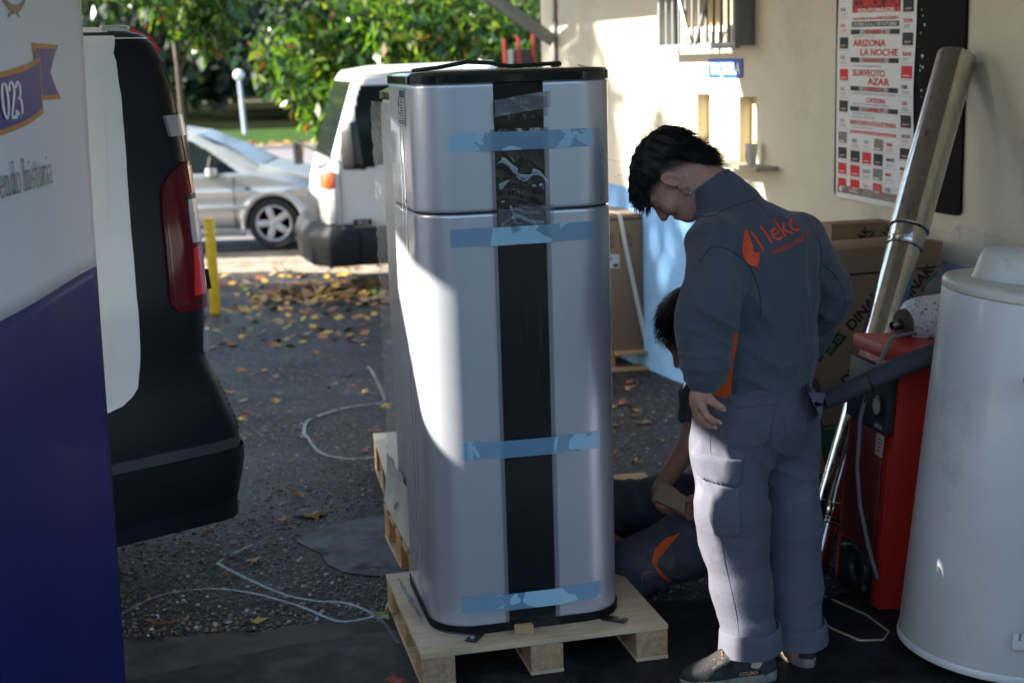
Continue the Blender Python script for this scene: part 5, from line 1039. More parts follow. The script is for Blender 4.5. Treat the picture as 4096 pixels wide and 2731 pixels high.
# expansion vessel
ve=thing('expansion_vessel','white vessel with black speckles and rust, lying on top of the red boiler','vessel',(1.36,4.62,.885))
vd=Vector((.93,.30,.06)).normalized(); vs_=vd.cross(Vector((0,0,1))).normalized(); VX=frame((-.02,0,0),vs_,vs_.cross(vd)*-1,vd)
b=MB(); b.lathe([(.001,-.055)]+[(.078*math.sin(R_(a)),-.055*math.cos(R_(a))) for a in range(15,91,15)]+[(.08,.02),(.08,.16)]+[(.08*math.cos(R_(a)),.16+.05*math.sin(R_(a))) for a in range(15,91,15)],40,M=VX)
b.build('shell',M('speckled_white_enamel',(.62,.61,.58),.5,var=.06,vs=20,spots=((.02,.02,.02),75,.585,.60),bump=.3,bs=75),ve,smooth=50)
b=MB(); b.lathe([(.02,-.062),(.045,-.062),(.05,-.055),(.05,-.045),(.045,-.03)],32,M=VX,cap=False); b.lathe([(.02,-.058),(.045,-.058)],32,M=VX,cap=False); b.build('flange',M('rusty_iron',(.09,.07,.055),.7,metal=.3,var=.4,vs=30),ve,smooth=40)
b=MB(); b.lathe([(.013,-.055),(.0165,-.056)]+[(.0165+(.0012 if k%2 else 0),-.060-.004*k) for k in range(9)]+[(.013,-.096),(.0125,-.06)],20,M=VX,cap=False); b.build('threaded_nozzle',M('worn_brass',(.3,.25,.2),.35,metal=1,var=.3,vs=40),ve,smooth=50)
# insulated pipe across the boiler
m_foam=M('grey_pipe_foam',(.055,.058,.062),.85,var=.25,vs=9,bump=.4,bs=90,spots=((.11,.09,.07),14,.64,.75))
ip=thing('insulated_pipe','grey foam insulated pipe lying across the front of the red boiler','pipe',(1.09,4.22,.79))
def lp(p): return Vector(p)-Vector((1.09,4.22,.79))
A0,A1,A2=Vector((.935,4.18,.735)),Vector((1.075,4.20,.785)),Vector((1.40,4.215,.915))
b=MB(); b.tube([lp(A0),lp(A0.lerp(A1,.5))+Vector((0,0,-.004)),lp(A1)],[.028,.0285,.029],20); b.build('foam_sleeve',m_foam,ip,smooth=40)
b=MB(); b.tube([lp(A1+(A2-A1)*.012),lp(A1.lerp(A2,.3))+Vector((0,0,.003)),lp(A1.lerp(A2,.7))+Vector((0,0,-.003)),lp(A2)],[.0315,.031,.031,.031],20); b.build('foam_sleeve',m_foam,ip,smooth=40)
b=MB(); b.tube([lp(A1-(A2-A1)*.004),lp(A1+(A2-A1)*.012)],[.0322,.0322],20); b.tube([lp(A1)+Vector((-.005,-.02,-.028)),lp(A1)+Vector((-.016,-.024,-.06))],.003,4); b.build('cable_tie',m_dark,ip,smooth=40)
b=MB(); d_=(A0-A1).normalized(); b.tube([lp(A0)+d_*-.01,lp(A0)+d_*.001],[.012,.012],12); b.build('pipe_bore',m_gap,ip)  # black plug painted as the dark of the pipe opening
# grey flex hanging from the vessel
b=MB(); b.tube([(1.30,4.50,.872),(1.20,4.40,.878),(1.12,4.25,.83),(1.085,4.235,.76),(1.065,4.245,.66),(1.062,4.26,.50),(1.072,4.26,.38),(1.10,4.25,.24),(1.135,4.27,.13)],.0065,8); tag(b.build('flex_cable',M('grey_flex',(.16,.17,.18),.5,var=.1),None,smooth=60),'thin grey flex looping over the control panel of the red boiler','cable')

# ------------------------------------------------------------------ old white storage heater at the right
tk=thing('storage_heater','old white cylindrical storage water heater with a stained domed cap','water heater',(1.405,3.975,.02)); tk.rotation_euler=(R_(1.0),R_(5.4),R_(8))
m_tank=M('dirty_white_enamel',(.56,.57,.575),.38,var=.09,vs=3,coat=.15,spots=((.42,.41,.375),5.5,.57,.80),rvar=.12,bump=.1,bs=14); m_tcap=M('yellowed_white_plastic',(.54,.53,.46),.33,var=.07,vs=4,coat=.2,spots=((.27,.235,.165),8,.55,.72))
TR=.275
b=MB(); b.lathe([(TR-.03,0),(TR-.008,0),(TR-.003,.006),(TR-.003,.022),(TR,.026),(TR,1.055),(TR-.003,1.06)],72,M=None); b.build('tank_body',m_tank,tk,smooth=40)
b=MB(); b.lathe([(TR+.001,.0),(TR+.004,.004),(TR+.004,.02),(TR+.001,.024)],72,cap=False); b.build('bottom_rim',m_tank,tk,smooth=40)
b=MB(); b.lathe([(TR-.002,1.055),(TR-.006,1.058),(TR-.006,1.062),(TR+.001,1.064),(TR+.002,1.084),(TR-.004,1.092),(TR-.02,1.0965),(TR-.05,1.094),(.05,1.094),(.001,1.094)],72,cap=False); b.build('lid',m_tcap,tk,smooth=40)
def capring(z,k): return [(.02+(.155*k+.02*math.cos(2*a))*math.cos(a)*1.15,.05+(.125*k)*math.sin(a)-.05*k*max(0,-math.sin(a))**2*0,z) for a in np.linspace(0,6.283,41)[:-1]]
b=MB(); b.loft([capring(1.09,1.06),capring(1.10,1.03),capring(1.15,.96),capring(1.172,.90),capring(1.184,.78),capring(1.188,.3)]); b.build('domed_cap',m_tcap,tk,smooth=60)
b=MB(); b.prism([(-.125,-.15),(-.04,-.195),(-.032,-.182),(-.117,-.137)],.0012,z0=1.0945); lb=b.build('data_label',M('grey_label',(.2,.2,.2),.5),tk)
b=MB()
for k in range(4): b.prism([(-.085+.012*k,-.163-.006*k),(-.077+.012*k,-.167-.006*k),(-.076+.012*k,-.165-.006*k),(-.084+.012*k,-.161-.006*k)],.0005,z0=1.0958)
b.build('label_print',M('pale_print',(.4,.4,.4),.5,var=0),lb)
BM=Matrix.Rotation(R_(-103),4,'Z')@frame((TR,0,.13),(0,1,0),(0,0,1),(1,0,0))
b=MB(); b.prism([(-.035,-.02),(.012,-.02),(.03,.0),(.06,.0),(.06,.05),(.045,.05),(.03,.028),(-.012,.028),(-.012,.006),(-.02,.006),(-.02,.028),(-.035,.028)],.004,BM,z0=.014); b.box((.05,.02,.007),(.02,.05,.014),M=BM); b.build('wall_bracket',m_tank,tk,bevel=.0012,seg=1)
rk=thing('red_knob','small red plastic knob cut by the right edge, against the white storage heater','knob',(1.372,3.66,.905))
b=MB(); b.lathe([(.001,0),(.02,.002),(.024,.012),(.024,.03),(.02,.04),(.001,.042)],20,M=frame((0,0,0),(0,0,1),(.96,-.28,0),(-.28,-.96,0))); b.build('grip',M('crimson_plastic',(.30,.01,.03),.35,coat=.3),rk,smooth=50)
b=MB(); b.tube([(.0,.0,0),(.05,.05,0)],.01,10); b.build('stem',m_dark,rk,smooth=60)
# ------------------------------------------------------------------ cables, straps and small litter on the floor
def cable(pts,r,m,lab): b=MB(); b.tube(pts,r,6); tag(b.build('floor_cable',m,None,smooth=60),lab,'cable')
cable([(.93,4.40,.012),(.97,4.36,.016),(1.0,4.38,.022),(1.05,4.42,.018),(1.12,4.45,.012)],.006,m_dark,'short black cable on the floor at the foot of the red boiler')
cable([(.95,4.52,.012),(1.02,4.40,.012),(1.10,4.26,.012),(1.135,4.12,.012),(1.10,4.06,.012),(1.03,4.06,.012),(.97,4.15,.013),(.93,4.24,.012)],.0035,M('tan_flex',(.36,.31,.2),.6,var=.1),'tan twisted flex looped on the floor by the white storage heater')
m_clear_strap=M('clear_packing_strap',(.22,.23,.24),.25,var=.12,vs=12,alpha=.5,spec=.8)
def sm(pts,k=5):
    P=[Vector(p) for p in pts]; out=[]
    for i in range(len(P)-1):
        a,b_,c,d=P[max(i-1,0)],P[i],P[i+1],P[min(i+2,len(P)-1)]
        for j in range(k): t=j/k; out.append(.5*((2*b_)+(c-a)*t+(2*a-5*b_+4*c-d)*t*t+(3*b_-a-3*c+d)*t**3))
    return out+[P[-1]]
def strapline(pts,lab,w=.0125): ribbon(sm(pts),w,m_clear_strap,'packing_strap',lab,'strap',None,(.35,.94,0))
strapline([(-1.36,4.40,.018),(-1.307,4.463,.018),(-1.225,4.60,.018),(-1.071,4.65,.018),(-.911,4.595,.018),(-.728,4.455,.02),(-.581,4.32,.018),(-.47,4.35,.02)],'clear strap arching over the asphalt from behind the banner')
strapline([(-1.0,5.12,.012),(-1.06,5.02,.012),(-1.085,4.93,.016),(-1.06,4.86,.02),(-.817,4.565,.03),(-.673,4.424,.05),(-.56,4.367,.06),(-.45,4.251,.055),(-.379,4.127,.02)],'clear strap with a sharp fold, ending under the front pallet')
strapline([(-.942,9.037,-.15),(-.85,8.5,-.09),(-.75,8.006,-.12),(-.76,7.9,-.12),(-.93,7.761,-.106),(-1.102,7.497,-.10),(-1.10,7.2,-.09),(-1.06,7.02,-.08)],'grey strap with a hook bend far out on the asphalt',.02)
strapline([(-1.06,7.02,-.07),(-.949,6.677,-.066),(-.795,6.526,-.06),(-.617,6.3,-.0),(-.52,5.75,.06),(-.475,5.35,.05),(-.455,5.12,.12),(-.44,4.98,.2)],'grey strap rising from the asphalt to the wrapped heater',.017)
strapline([(-.6,3.72,.016),(-.5,3.78,.018),(-.42,3.83,.016)],'short clear strap end on the slab in front of the pallet',.016)
ribbon([(.05,5.6,-.03),(.35,5.35,-.02),(.62,5.15,-.015)],.02,m_clear_strap,'packing_strap','clear strap lying behind the kneeling worker','strap',None,(.5,.9,0))
# pallet and paper just behind the kneeling man
p5=thing('pallet','pine pallet with open slats behind the kneeling worker','pallet',(.20,5.30,-.03),R_(8))
for nm,c,d in(('slat',(0,-.2,.115),(.75,.09,.02)),('slat',(0,.02,.115),(.75,.09,.02)),('slat',(0,.24,.115),(.75,.09,.02)),('runner',(-.3,0,.06),(.09,.6,.09)),('runner',(.32,0,.06),(.09,.6,.09))):
    b=MB(); b.box(c,d); b.build(nm,m_pine,p5,bevel=.002,seg=1)
b=MB(); b.grid(wrinkled(.16,.1,.015,10,8,33,4),10,8); o=b.build('paper_scrap',M('pale_yellow_paper',(.62,.58,.36),.7,var=.06),None,smooth=60,loc=(.36,5.08,.115)); o.rotation_euler=(R_(25),R_(6),R_(10)); tag(o,'crumpled pale yellow paper on the slats behind the kneeling worker','paper')
# ------------------------------------------------------------------ people
def unit(v): v=np.array(v,float); return v/np.linalg.norm(v)
def folds(V,N,spec,amp):
    """push vertices along their normals by crease patterns; spec: (centre, radius, direction, frequency, weight, phase)"""
    d=np.zeros(len(V))
    for c,r,dr,fq,w,ph in spec:
        q=V-np.array(c); g=np.exp(-(q*q).sum(1)/(r*r)); t=q@unit(dr)
        wob_=.35*np.sin(q[:,2]*23+ph)+.35*np.sin(q[:,0]*31+ph*2)+.3*np.sin(q[:,1]*27+ph*3)
        s=1-np.abs(np.sin(t*fq*.75+ph+wob_*1.3)); d+=w*g*(s**1.7*1.35-.4)
    d+=.18*(np.sin(V[:,0]*41+V[:,2]*13)*np.sin(V[:,1]*37-V[:,2]*17))
    return V+N*(d*amp)[:,None]
def garment(name,s,mat,par,spec=None,amp=.004,it=2,cut=None):
    V,F=s.mesh(); V=smoothV(V,F,it)
    if spec: V=folds(V,vnormals(V,F),spec,amp); V=smoothV(V,F,1)
    if cut is not None: F=F[~cut(V[F].mean(1))]
    u,inv=np.unique(F,return_inverse=True); V=V[u]; F=inv.reshape(F.shape)
    o=link(name,npmesh(name,V-np.array(par.location),F,mat,None,True),par); return o,V,F
def bvh_of(V,F): return BVHTree.FromPolygons([tuple(p) for p in V],[tuple(map(int,f)) for f in F])
def project(bvh,vs,fs,Mx,dr,off,par,name,mat,maxe=.010,thick=0):
    """cloth print or patch: flat shape laid on the garment along dr"""
    bm=bmesh.new(); bv=[bm.verts.new(Mx@Vector((v[0],v[1],0))) for v in vs]
    for f in fs:
        try: bm.faces.new([bv[i] for i in f])
        except ValueError: pass
    bmesh.ops.triangulate(bm,faces=bm.faces)
    for _ in range(6):
        es=[e for e in bm.edges if e.calc_length()>maxe]
        if not es: break
        bmesh.ops.subdivide_edges(bm,edges=es,cuts=1); bmesh.ops.triangulate(bm,faces=[f for f in bm.faces if len(f.verts)>3])
    d=Vector(dr).normalized(); L=Vector(par.location)
    for v in bm.verts:
        h=bvh.ray_cast(v.co,d)
        edge=thick and any(len(e.link_faces)<2 for e in v.link_edges)
        if h[0] is not None: v.co=h[0]+(-d*.5+h[1]*.5).normalized()*(off*(.15 if edge else 1))-L
        else: v.co=v.co-L+d*.25
    bmesh.ops.recalc_face_normals(bm,faces=bm.faces)
    me=bpy.data.meshes.new(name); bm.to_mesh(me); bm.free(); me.materials.append(mat); me.polygons.foreach_set('use_smooth',[True]*len(me.polygons))
    return link(name,me,par)
m_skin=M('skin',(.46,.25,.175),.55,var=.16,vs=26,sss=.06,bump=.45,bs=330,spots=((.38,.15,.10),11,.54,.70)); m_skin2=M('tanned_skin',(.34,.17,.105),.5,var=.12,vs=20,sss=.1,bump=.15,bs=240)
m_hair=M('black_hair',(.006,.005,.005),.5,var=.3,vs=60,spec=.35); m_fade=M('shaved_hair',(.16,.10,.08),.7,var=.35,vs=260,spots=((.05,.035,.03),420,.48,.58))
m_fleece=M('slate_grey_fleece',(.076,.085,.105),.92,spec=.12,var=.16,vs=4,bump=.6,bs=170,sheen=.2,spots=((.16,.17,.19),75,.68,.73)); m_orange=M('orange_fleece',(.80,.12,.015),.8,var=.05,vs=9,bump=.2,bs=500)
m_trou=M('grey_work_twill',(.098,.100,.128),.85,spec=.12,var=.14,vs=5,bump=.45,bs=260,sheen=.1,spots=((.15,.155,.19),5,.58,.75)); m_trou2=M('dusty_work_twill',(.072,.075,.098),.9,spec=.12,var=.25,vs=4,bump=.3,bs=700,spots=((.13,.125,.12),5,.58,.72))
m_logo=M('orange_print_ink',(.75,.075,.02),.6,var=.10,vs=60); m_seam=M('seam_thread',(.035,.042,.06),.9,var=.1); m_seam2=M('twill_seam',(.075,.08,.115),.9,var=.1)

def clipped(m):                                                     # clipped hair growing on the skin, from a painted mesh attribute
    nt=m.node_tree; L=nt.links; b=nt.nodes['Principled BSDF']; src=b.inputs['Base Color'].links[0].from_socket; at=P_('ShaderNodeAttribute',nt); at.attribute_name='clipped_hair'
    n=P_('ShaderNodeTexNoise',nt); n.inputs['Scale'].default_value=420; L.new(nt.nodes['Texture Coordinate'].outputs['Object'],n.inputs['Vector'])
    ad=P_('ShaderNodeMath',nt); ad.operation='MULTIPLY_ADD'; ad.inputs[1].default_value=1.25; L.new(at.outputs['Fac'],ad.inputs[0]); s2=P_('ShaderNodeMath',nt); s2.operation='MULTIPLY_ADD'; s2.inputs[1].default_value=.6; s2.inputs[2].default_value=-.32; L.new(n.outputs['Fac'],s2.inputs[0])
    ml=P_('ShaderNodeMath',nt); ml.operation='MULTIPLY'; L.new(at.outputs['Fac'],ml.inputs[0]); ml.inputs[1].default_value=1; L.new(s2.outputs[0],ad.inputs[2]); cl=P_('ShaderNodeMath',nt); cl.operation='MULTIPLY'; cl.use_clamp=True; L.new(ad.outputs[0],cl.inputs[0]); g2=P_('ShaderNodeMath',nt); g2.operation='GREATER_THAN'; g2.inputs[1].default_value=.02; L.new(at.outputs['Fac'],g2.inputs[0]); L.new(g2.outputs[0],cl.inputs[1])
    mx=P_('ShaderNodeMix',nt); mx.data_type='RGBA'; L.new(cl.outputs[0],mx.inputs['Factor']); L.new(src,mx.inputs[6]); mx.inputs[7].default_value=(.035,.026,.022,1); L.new(mx.outputs[2],b.inputs['Base Color'])
clipped(m_skin)
J={'hipC':(0.699,3.980,0.790),'waist':(0.710,3.990,0.941),'chest':(0.701,4.000,1.142),'upper':(0.670,4.010,1.291),'neck0':(0.615,4.030,1.371),'neck1':(0.535,4.060,1.425),'Lsh':(0.547,3.870,1.257),'Lel':(0.529,3.800,1.052),'Lwr':(0.520,3.770,0.895),'Rsh':(0.862,4.120,1.234),'Rel':(0.955,4.200,1.044),'Rwr':(0.90,4.250,0.908),'Rhd':(0.81,4.270,0.84),'Lhip':(0.617,3.930,0.722),'Lkn':(0.611,3.860,0.466),'Lcf':(0.636,3.850,0.273),'Lan':(0.652,3.825,0.100),'Rhip':(0.791,4.050,0.685),'Rkn':(0.802,4.000,0.402),'Rcf':(0.804,3.955,0.237),'Ran':(0.804,3.930,0.085)}
J={k:np.array(v) for k,v in J.items()}
fwd=unit((-.6,.8,0)); rgt=unit((.8,.6,0))
per=thing('person','standing worker seen from behind in a grey fleece with an orange logo, looking down','person',(.70,3.95,0))
# --- head frame: x = his left, y = face forward, z = crown
hF=unit((-.45,.16,-.85)); hL=np.array((-.10,-.98,.02)); hL=unit(hL-hF*(hL@hF)); hU=np.cross(hF,hL); HC=np.array((.474,4.068,1.434))
def H(x,y,z): return HC+hL*x+hF*y+hU*z
body=SDF((.22,3.62,-.02),(1.10,4.45,1.62),.0042)
AX=(hL,hF,hU)
body.ell(H(0,-.012,.040),(.075,.097,.077),.0,AX).ell(H(0,.045,-.02),(.064,.060,.078),.03,AX).ell(H(0,.070,-.088),(.030,.028,.026),.035,AX)
for s in(1,-1): body.cap(H(.056*s,.0,-.045),H(.022*s,.068,-.09),.022,.018,.03); body.ell(H(.042*s,.072,-.03),(.022,.018,.02),.02,AX); body.cap(H(.014*s,.094,.020),H(.05*s,.078,.024),.010,.008,.012)
for s in(1,-1): body.ell(H(.034*s,.098,.002),(.017,.014,.010),.008,AX,'cut'); body.ell(H(.033*s,.083,.002),(.013,.013,.012),.003,AX)
body.cap(H(0,.094,.012),H(0,.118,-.032),.0085,.0125,.012); body.ell(H(.012,.108,-.036),(.008,.010,.007),.006,AX).ell(H(-.012,.108,-.036),(.008,.010,.007),.006,AX)
body.ell(H(0,.098,-.062),(.022,.010,.006),.006,AX).ell(H(0,.096,-.071),(.019,.010,.006),.006,AX)
for s in(1,-1):                                                        # ears: rim, hollow, lobe
    ex=(unit(hL*s+hF*-.35),unit(hF*.93-hU*.25),unit(hU*.95+hF*.2)); c=H(.080*s,-.006,.002)
    body.ell(c,(.010,.020,.033),.006,ex); body.ell(c+hL*s*.010+hF*.004,(.008,.011,.020),.004,ex,'cut'); body.ell(H(.077*s,.004,-.030),(.008,.010,.011),.006,AX)
body.chain([H(0,-.03,.0),H(0,-.035,-.055),J['neck1']*.4+J['neck0']*.6,J['upper']],[.058,.056,.060,.075],.03)
body.chain([J['upper'],J['chest'],J['waist'],J['hipC']],[.075,.095,.09,.10],.04,(rgt,1.45))
for s in 'LR':
    shj=J[s+'sh']*.8+J['upper']*.2+[0,0,-.03]; body.chain([J['upper'],shj,J[s+'el'],J[s+'wr']],[.04,.04,.036,.028],.02); body.chain([J['hipC'],J[s+'hip'],J[s+'kn'],J[s+'cf'],J[s+'an'],J[s+'an']*[1,1,0]+[0,0,.05]],[.08,.075,.055,.052,.037,.037],.02)
# left hand: palm, four curled fingers, thumb pointing to the pocket
hd={'w0':(0.512,3.770,0.893),'palm':(0.503,3.768,0.858),'k1':(0.510,3.743,0.836),'k2':(0.500,3.763,0.829),'k3':(0.494,3.785,0.828),'k4':(0.492,3.805,0.832),'p1':(0.522,3.738,0.812),'p2':(0.511,3.760,0.798),'p3':(0.503,3.785,0.795),'p4':(0.499,3.805,0.804),'m1':(.538,3.742,.797),'m2':(.528,3.764,.780),'m3':(.517,3.787,.777),'m4':(.511,3.806,.787),'t1':(0.556,3.752,0.790),'t2':(0.546,3.772,0.772),'t3':(0.533,3.79,0.770),'t4':(0.523,3.81,0.781),'a0':(0.520,3.752,0.872),'a1':(0.538,3.735,0.850),'a2':(0.554,3.738,0.838),'a3':(0.566,3.745,0.829)}
hd={k:np.array(v) for k,v in hd.items()}
body.cap(J['Lwr'],hd['w0'],.027,.025,.01,(unit((.15,.98,0)),1.15)); body.cap(hd['w0'],hd['palm'],.022,.022,.015,(unit((.15,.98,0)),1.5))
for i in '1234':
    r=(.0098,.0102,.0098,.0085)[int(i)-1]; body.cap(hd['palm'],hd['k'+i],.019,r*1.15,.012); body.cap(hd['k'+i],hd['p'+i],r*1.08,r,.003); body.cap(hd['p'+i],hd['m'+i],r,r*.92,.003); body.cap(hd['m'+i],hd['t'+i],r*.92,r*.78,.003)
body.cap(hd['palm']+[.006,-.004,.016],hd['a1'],.017,.0125,.010); body.cap(hd['a1'],hd['a2'],.0112,.0105,.003); body.cap(hd['a2'],hd['a3'],.0108,.009,.003)
V,F=body.mesh(); V=smoothV(V,F,1,.4)
# colour regions of the one continuous skin: the clipped hair of the back and sides is a shade on it
FC=V[F].mean(1); q=np.stack([(FC-HC)@hL,(FC-HC)@hF,(FC-HC)@hU],1)
qv=np.stack([(V-HC)@hL,(V-HC)@hF,(V-HC)@hU],1); st=lambda x,e0,e1: np.clip((x-e0)/(e1-e0),0,1)
hl=.018+.25*np.clip(qv[:,1]-.01,0,.05)-.95*np.clip(-.012-qv[:,1],0,.07)              # hair line: above the ear, falling to the nape behind it
fade=st(qv[:,2],hl-.006,hl+.028)*st(-qv[:,1],-.055,-.03)*st(-np.linalg.norm(qv,axis=1),-.17,-.14)*np.where((np.abs(qv[:,0])>.080)&(np.abs(qv[:,1])<.03),0,1)
me_=npmesh('body',V-np.array(per.location),F,m_skin,None,True); at=me_.attributes.new('clipped_hair','FLOAT','POINT'); at.data.foreach_set('value',fade.astype(np.float32)); bo=link('body',me_,per); bvb=bvh_of(V,F)
for i,(t,m,r) in enumerate((('t1','m1',.0088),('t2','m2',.009),('a3','a2',.0098))):
    d=unit(hd[t]-hd[m]); nrm_=unit(np.cross(d,np.cross((-.35,-.93,.1),d))); sd=np.cross(d,nrm_); c=hd[t]+d*r*.15+nrm_*r*.80
    b=MB(); b.loft([[tuple(c+sd*r*.55*math.cos(a)*k+d*r*.75*math.sin(a)*k+nrm_*h-np.array(per.location)) for a in np.linspace(0,6.283,13)[:-1]] for k,h in((1,-.001),(.85,.0006),(.3,.001))]); b.build('finger_nail',M('nail',(.55,.36,.30),.35,var=.05) if i==0 else bpy.data.materials['nail'],per,smooth=70)
# hair: a thick mop on the crown falling over the brow, built as a cap plus separate locks
hs=SDF((.30,3.92,1.33),(.66,4.22,1.64),.005)
hs.ell(H(0,-.014,.050),(.083,.108,.080),.0,AX).ell(H(0,-.074,-.025),(.060,.042,.065),.03,AX).ell(H(0,-.085,.045),(.058,.034,.045),.03,AX).ell(H(0,.072,.055),(.064,.042,.040),.03,AX)
hs.fn(lambda X,Y,Z: -(((X-HC[0])*hU[0]+(Y-HC[1])*hU[1]+(Z-HC[2])*hU[2])-(.044+.10*np.clip(((X-HC[0])*hF[0]+(Y-HC[1])*hF[1]+(Z-HC[2])*hF[2]),-.2,.0)*-.0+.55*np.clip(-((X-HC[0])*hF[0]+(Y-HC[1])*hF[1]+(Z-HC[2])*hF[2])-.085,0,.1)*-1.6-.25*np.clip(((X-HC[0])*hF[0]+(Y-HC[1])*hF[1]+(Z-HC[2])*hF[2])-.05,0,.1))),(.30,3.92,1.33),(.66,4.22,1.64),0,'add') if False else None
V,F=hs.mesh(); V=smoothV(V,F,1); FC=V[F].mean(1); q=np.stack([(FC-HC)@hL,(FC-HC)@hF,(FC-HC)@hU],1)
lim=.046-.030*np.clip((q[:,1]-.05)/.06,0,1)-.17*np.clip((-q[:,1]-.055)/.045,0,1)
kp=q[:,2]>lim; F=F[kp]; u,inv=np.unique(F,return_inverse=True); V=V[u]; F=inv.reshape(F.shape); N=vnormals(V,F)
V=V+N*(.0018*np.sin(V@hL*190+np.sin(V@hF*70)*2)+.0016*np.sin(V@hF*210+V@hL*60))[:,None]
ho=link('hair',npmesh('hair',V-np.array(per.location),F,m_hair,None,True),per)
def locks(src,n,par,mat,name,ln,root,drift,wd=.0016,seed=3,lift=.35,rnd=.13):
    rs=np.random.default_rng(seed); b=MB(); V,N=src; loc=np.array(par.location)
    for k in rs.integers(0,len(V),n):
        p=V[k]-N[k]*.004; d=unit(drift(V[k])*(1-lift)+N[k]*lift*(.6+.8*rs.random())+rs.normal(size=3)*rnd); L=ln*(.55+.9*rs.random()); side=unit(np.cross(d,rs.normal(size=3))); g=unit(drift(V[k]))
        pts=[]; q_=p.copy(); dd=d.copy(); m=5
        for i in range(m): pts.append(q_.copy()); q_=q_+dd*L/(m-1); dd=unit(dd*.72+g*.34+rs.normal(size=3)*.10)
        w=wd*(.6+rs.random()); nv=np.cross(side,d)
        rings=[]
        for i,pt in enumerate(pts):
            t=w*(1-.85*(i/(m-1))**1.5); rings.append([tuple(pt-loc+side*t),tuple(pt-loc-side*t*.5+nv*t*.8),tuple(pt-loc-side*t*.5-nv*t*.8)])
        b.loft(rings,cap=False)
    return tag(b.build(name,mat,par,smooth=70),kind='stuff')
VN_=vnormals(V,F)
locks((V,VN_),5200,per,m_hair,'hair_locks',.034,None,lambda p: hF*(.9 if (p-HC)@hF>-.02 else -.25)-hU*(.5 if (p-HC)@hF>-.02 else .8)+hL*.2*np.sign((p-HC)@hL),seed=3,lift=.07,wd=.0008)
locks((V[VN_[:,2]>.3],VN_[VN_[:,2]>.3]),60,per,m_hair,'stray_hairs',.075,None,lambda p: hF*.4-hF*.0+np.array((.2,0,.3)),wd=.0006,seed=9,lift=.75)
locks((V[((V-HC)@hF)<-.07],VN_[((V-HC)@hF)<-.07]),900,per,m_hair,'nape_hair',.03,None,lambda p: -hU*.9-hF*.35,seed=5,lift=.05,wd=.0008)
b=MB(); 
def lp_(p): return Vector(p)-Vector(per.location)
for k,dz in enumerate((0,.006)):
    c=H(.080+.003*k,.004+.002*k,-.052+dz*.3); b.tube([lp_(c+hU*.0125*math.cos(a)+hF*(.0105-.002*k)*math.sin(a)+hL*.002*math.sin(a)) for a in np.linspace(.3,5.98,14)],.0019,6)
b.build('earring',M('silver_hoop',(.7,.7,.68),.2,metal=1,var=0),per,smooth=60)
b=MB()
for s in(1,-1): b.tube([lp_(H(.02*s,.112,.026)),lp_(H(.036*s,.104,.032)),lp_(H(.052*s,.086,.026))],[.003,.004,.002],6)
b.build('eyebrows',m_hair,per,smooth=60)
b=MB(); na=J['neck0']*.35+J['neck1']*.65
for k,(dx,dz) in enumerate(((0,0),(.01,-.008))): 
    P=[na+np.array((-.005+.038*t+.004*k,-.0,.030*t-.01*k)) for t in(0,.33,.66,1)]; P=[h[0]-Vector(per.location)+Vector((0,-.0012,0)) for h in (bvb.ray_cast(Vector((p[0],3.7,p[2])),Vector((0,1,0))) for p in P) if h[0] is not None]
    if len(P)>2: b.tube(P,.0011,4)
if b.v: b.build('neck_tattoo',m_gap,per)
# fleece
fl=SDF((.38,3.62,.72),(1.08,4.42,1.50),.0058)
fl.chain([J['hipC']+[.01,0,-.005],J['waist'],J['chest']+[0,0,-.05],J['chest']+[-.005,0,.06],J['upper']+[-.005,0,-.035]],[.116,.124,.132,.130,.098],.05,(rgt,1.48))
fl.ell(J['upper']+[-.005,0,-.03],(.195,.11,.085),.05,(rgt,fwd,(0,0,1)))
fl.chain([J['Lsh']+[.035,.02,-.005],J['Lel']+[.005,0,.04],J['Lel']+[-.005,0,-.02],J['Lwr']+[.003,.003,.055],J['Lwr']+[.002,0,.02]],[.081,.078,.073,.062,.050],.035)
fl.cap(J['Lwr']+[.001,0,.018],J['Lwr']+[.0,0,.0],.044,.040,.006)
fl.chain([J['Rsh']+[-.02,-.01,.0],J['Rel']+[-.012,0,.03],J['Rel']+[-.012,0,-.01],J['Rwr'],J['Rhd']],[.082,.070,.066,.055,.042],.035)
n0,n1=J['neck0']+[.02,-.005,-.035],J['neck0']*.45+J['neck1']*.55+[-.0,-.005,.012]
fl.cap(n0,n1,.090,.071,.03); cn=unit(n1-n0+[0,0,.02])
fl.fn(lambda X,Y,Z: -((X-n1[0])*cn[0]+(Y-n1[1])*cn[1]+(Z-n1[2])*cn[2]-.010),(.38,3.85,1.36),(.75,4.25,1.5),.006,'cut')
fl.cap(n0+cn*.05,n1+cn*.06,.060,.062,.004,None,'cut')
fl.fn(lambda X,Y,Z: (Z-.800)+.16*(X-.7)*0-.045*np.clip((.66-X)/.12,0,1)*0,(.46,3.78,.6),(1.08,4.42,.81),.01,'cut') if False else None
spec=[(J['Lel']+[.03,-.02,-.03],.09,(.35,.1,.93),75,1.1,.3),(J['Lel']+[.05,-.03,.06],.12,(.6,.2,.78),50,1.0,1.1),(J['Lwr']+[0,0,.07],.07,(.1,0,1),120,1.5,2),(J['Lsh']+[.05,-.02,-.06],.12,(.8,.2,-.5),60,1.2,.5),(J['Rel']+[-.03,-.03,0],.13,(.6,.1,.75),58,1.2,.8),(J['Rel']+[-.03,0,-.08],.12,(.75,.1,-.6),85,1.5,2.2),(J['waist']+[.0,-.12,-.06],.16,(.25,0,.97),48,1.1,.4),(J['chest']+[.04,-.13,-.02],.25,(.93,.3,.22),34,1.0,1.3),(J['waist']+[.08,-.1,.0],.2,(.9,.35,.2),42,.8,.1),(J['upper']+[.0,-.1,.02],.16,(.8,.3,.5),44,.8,2)]
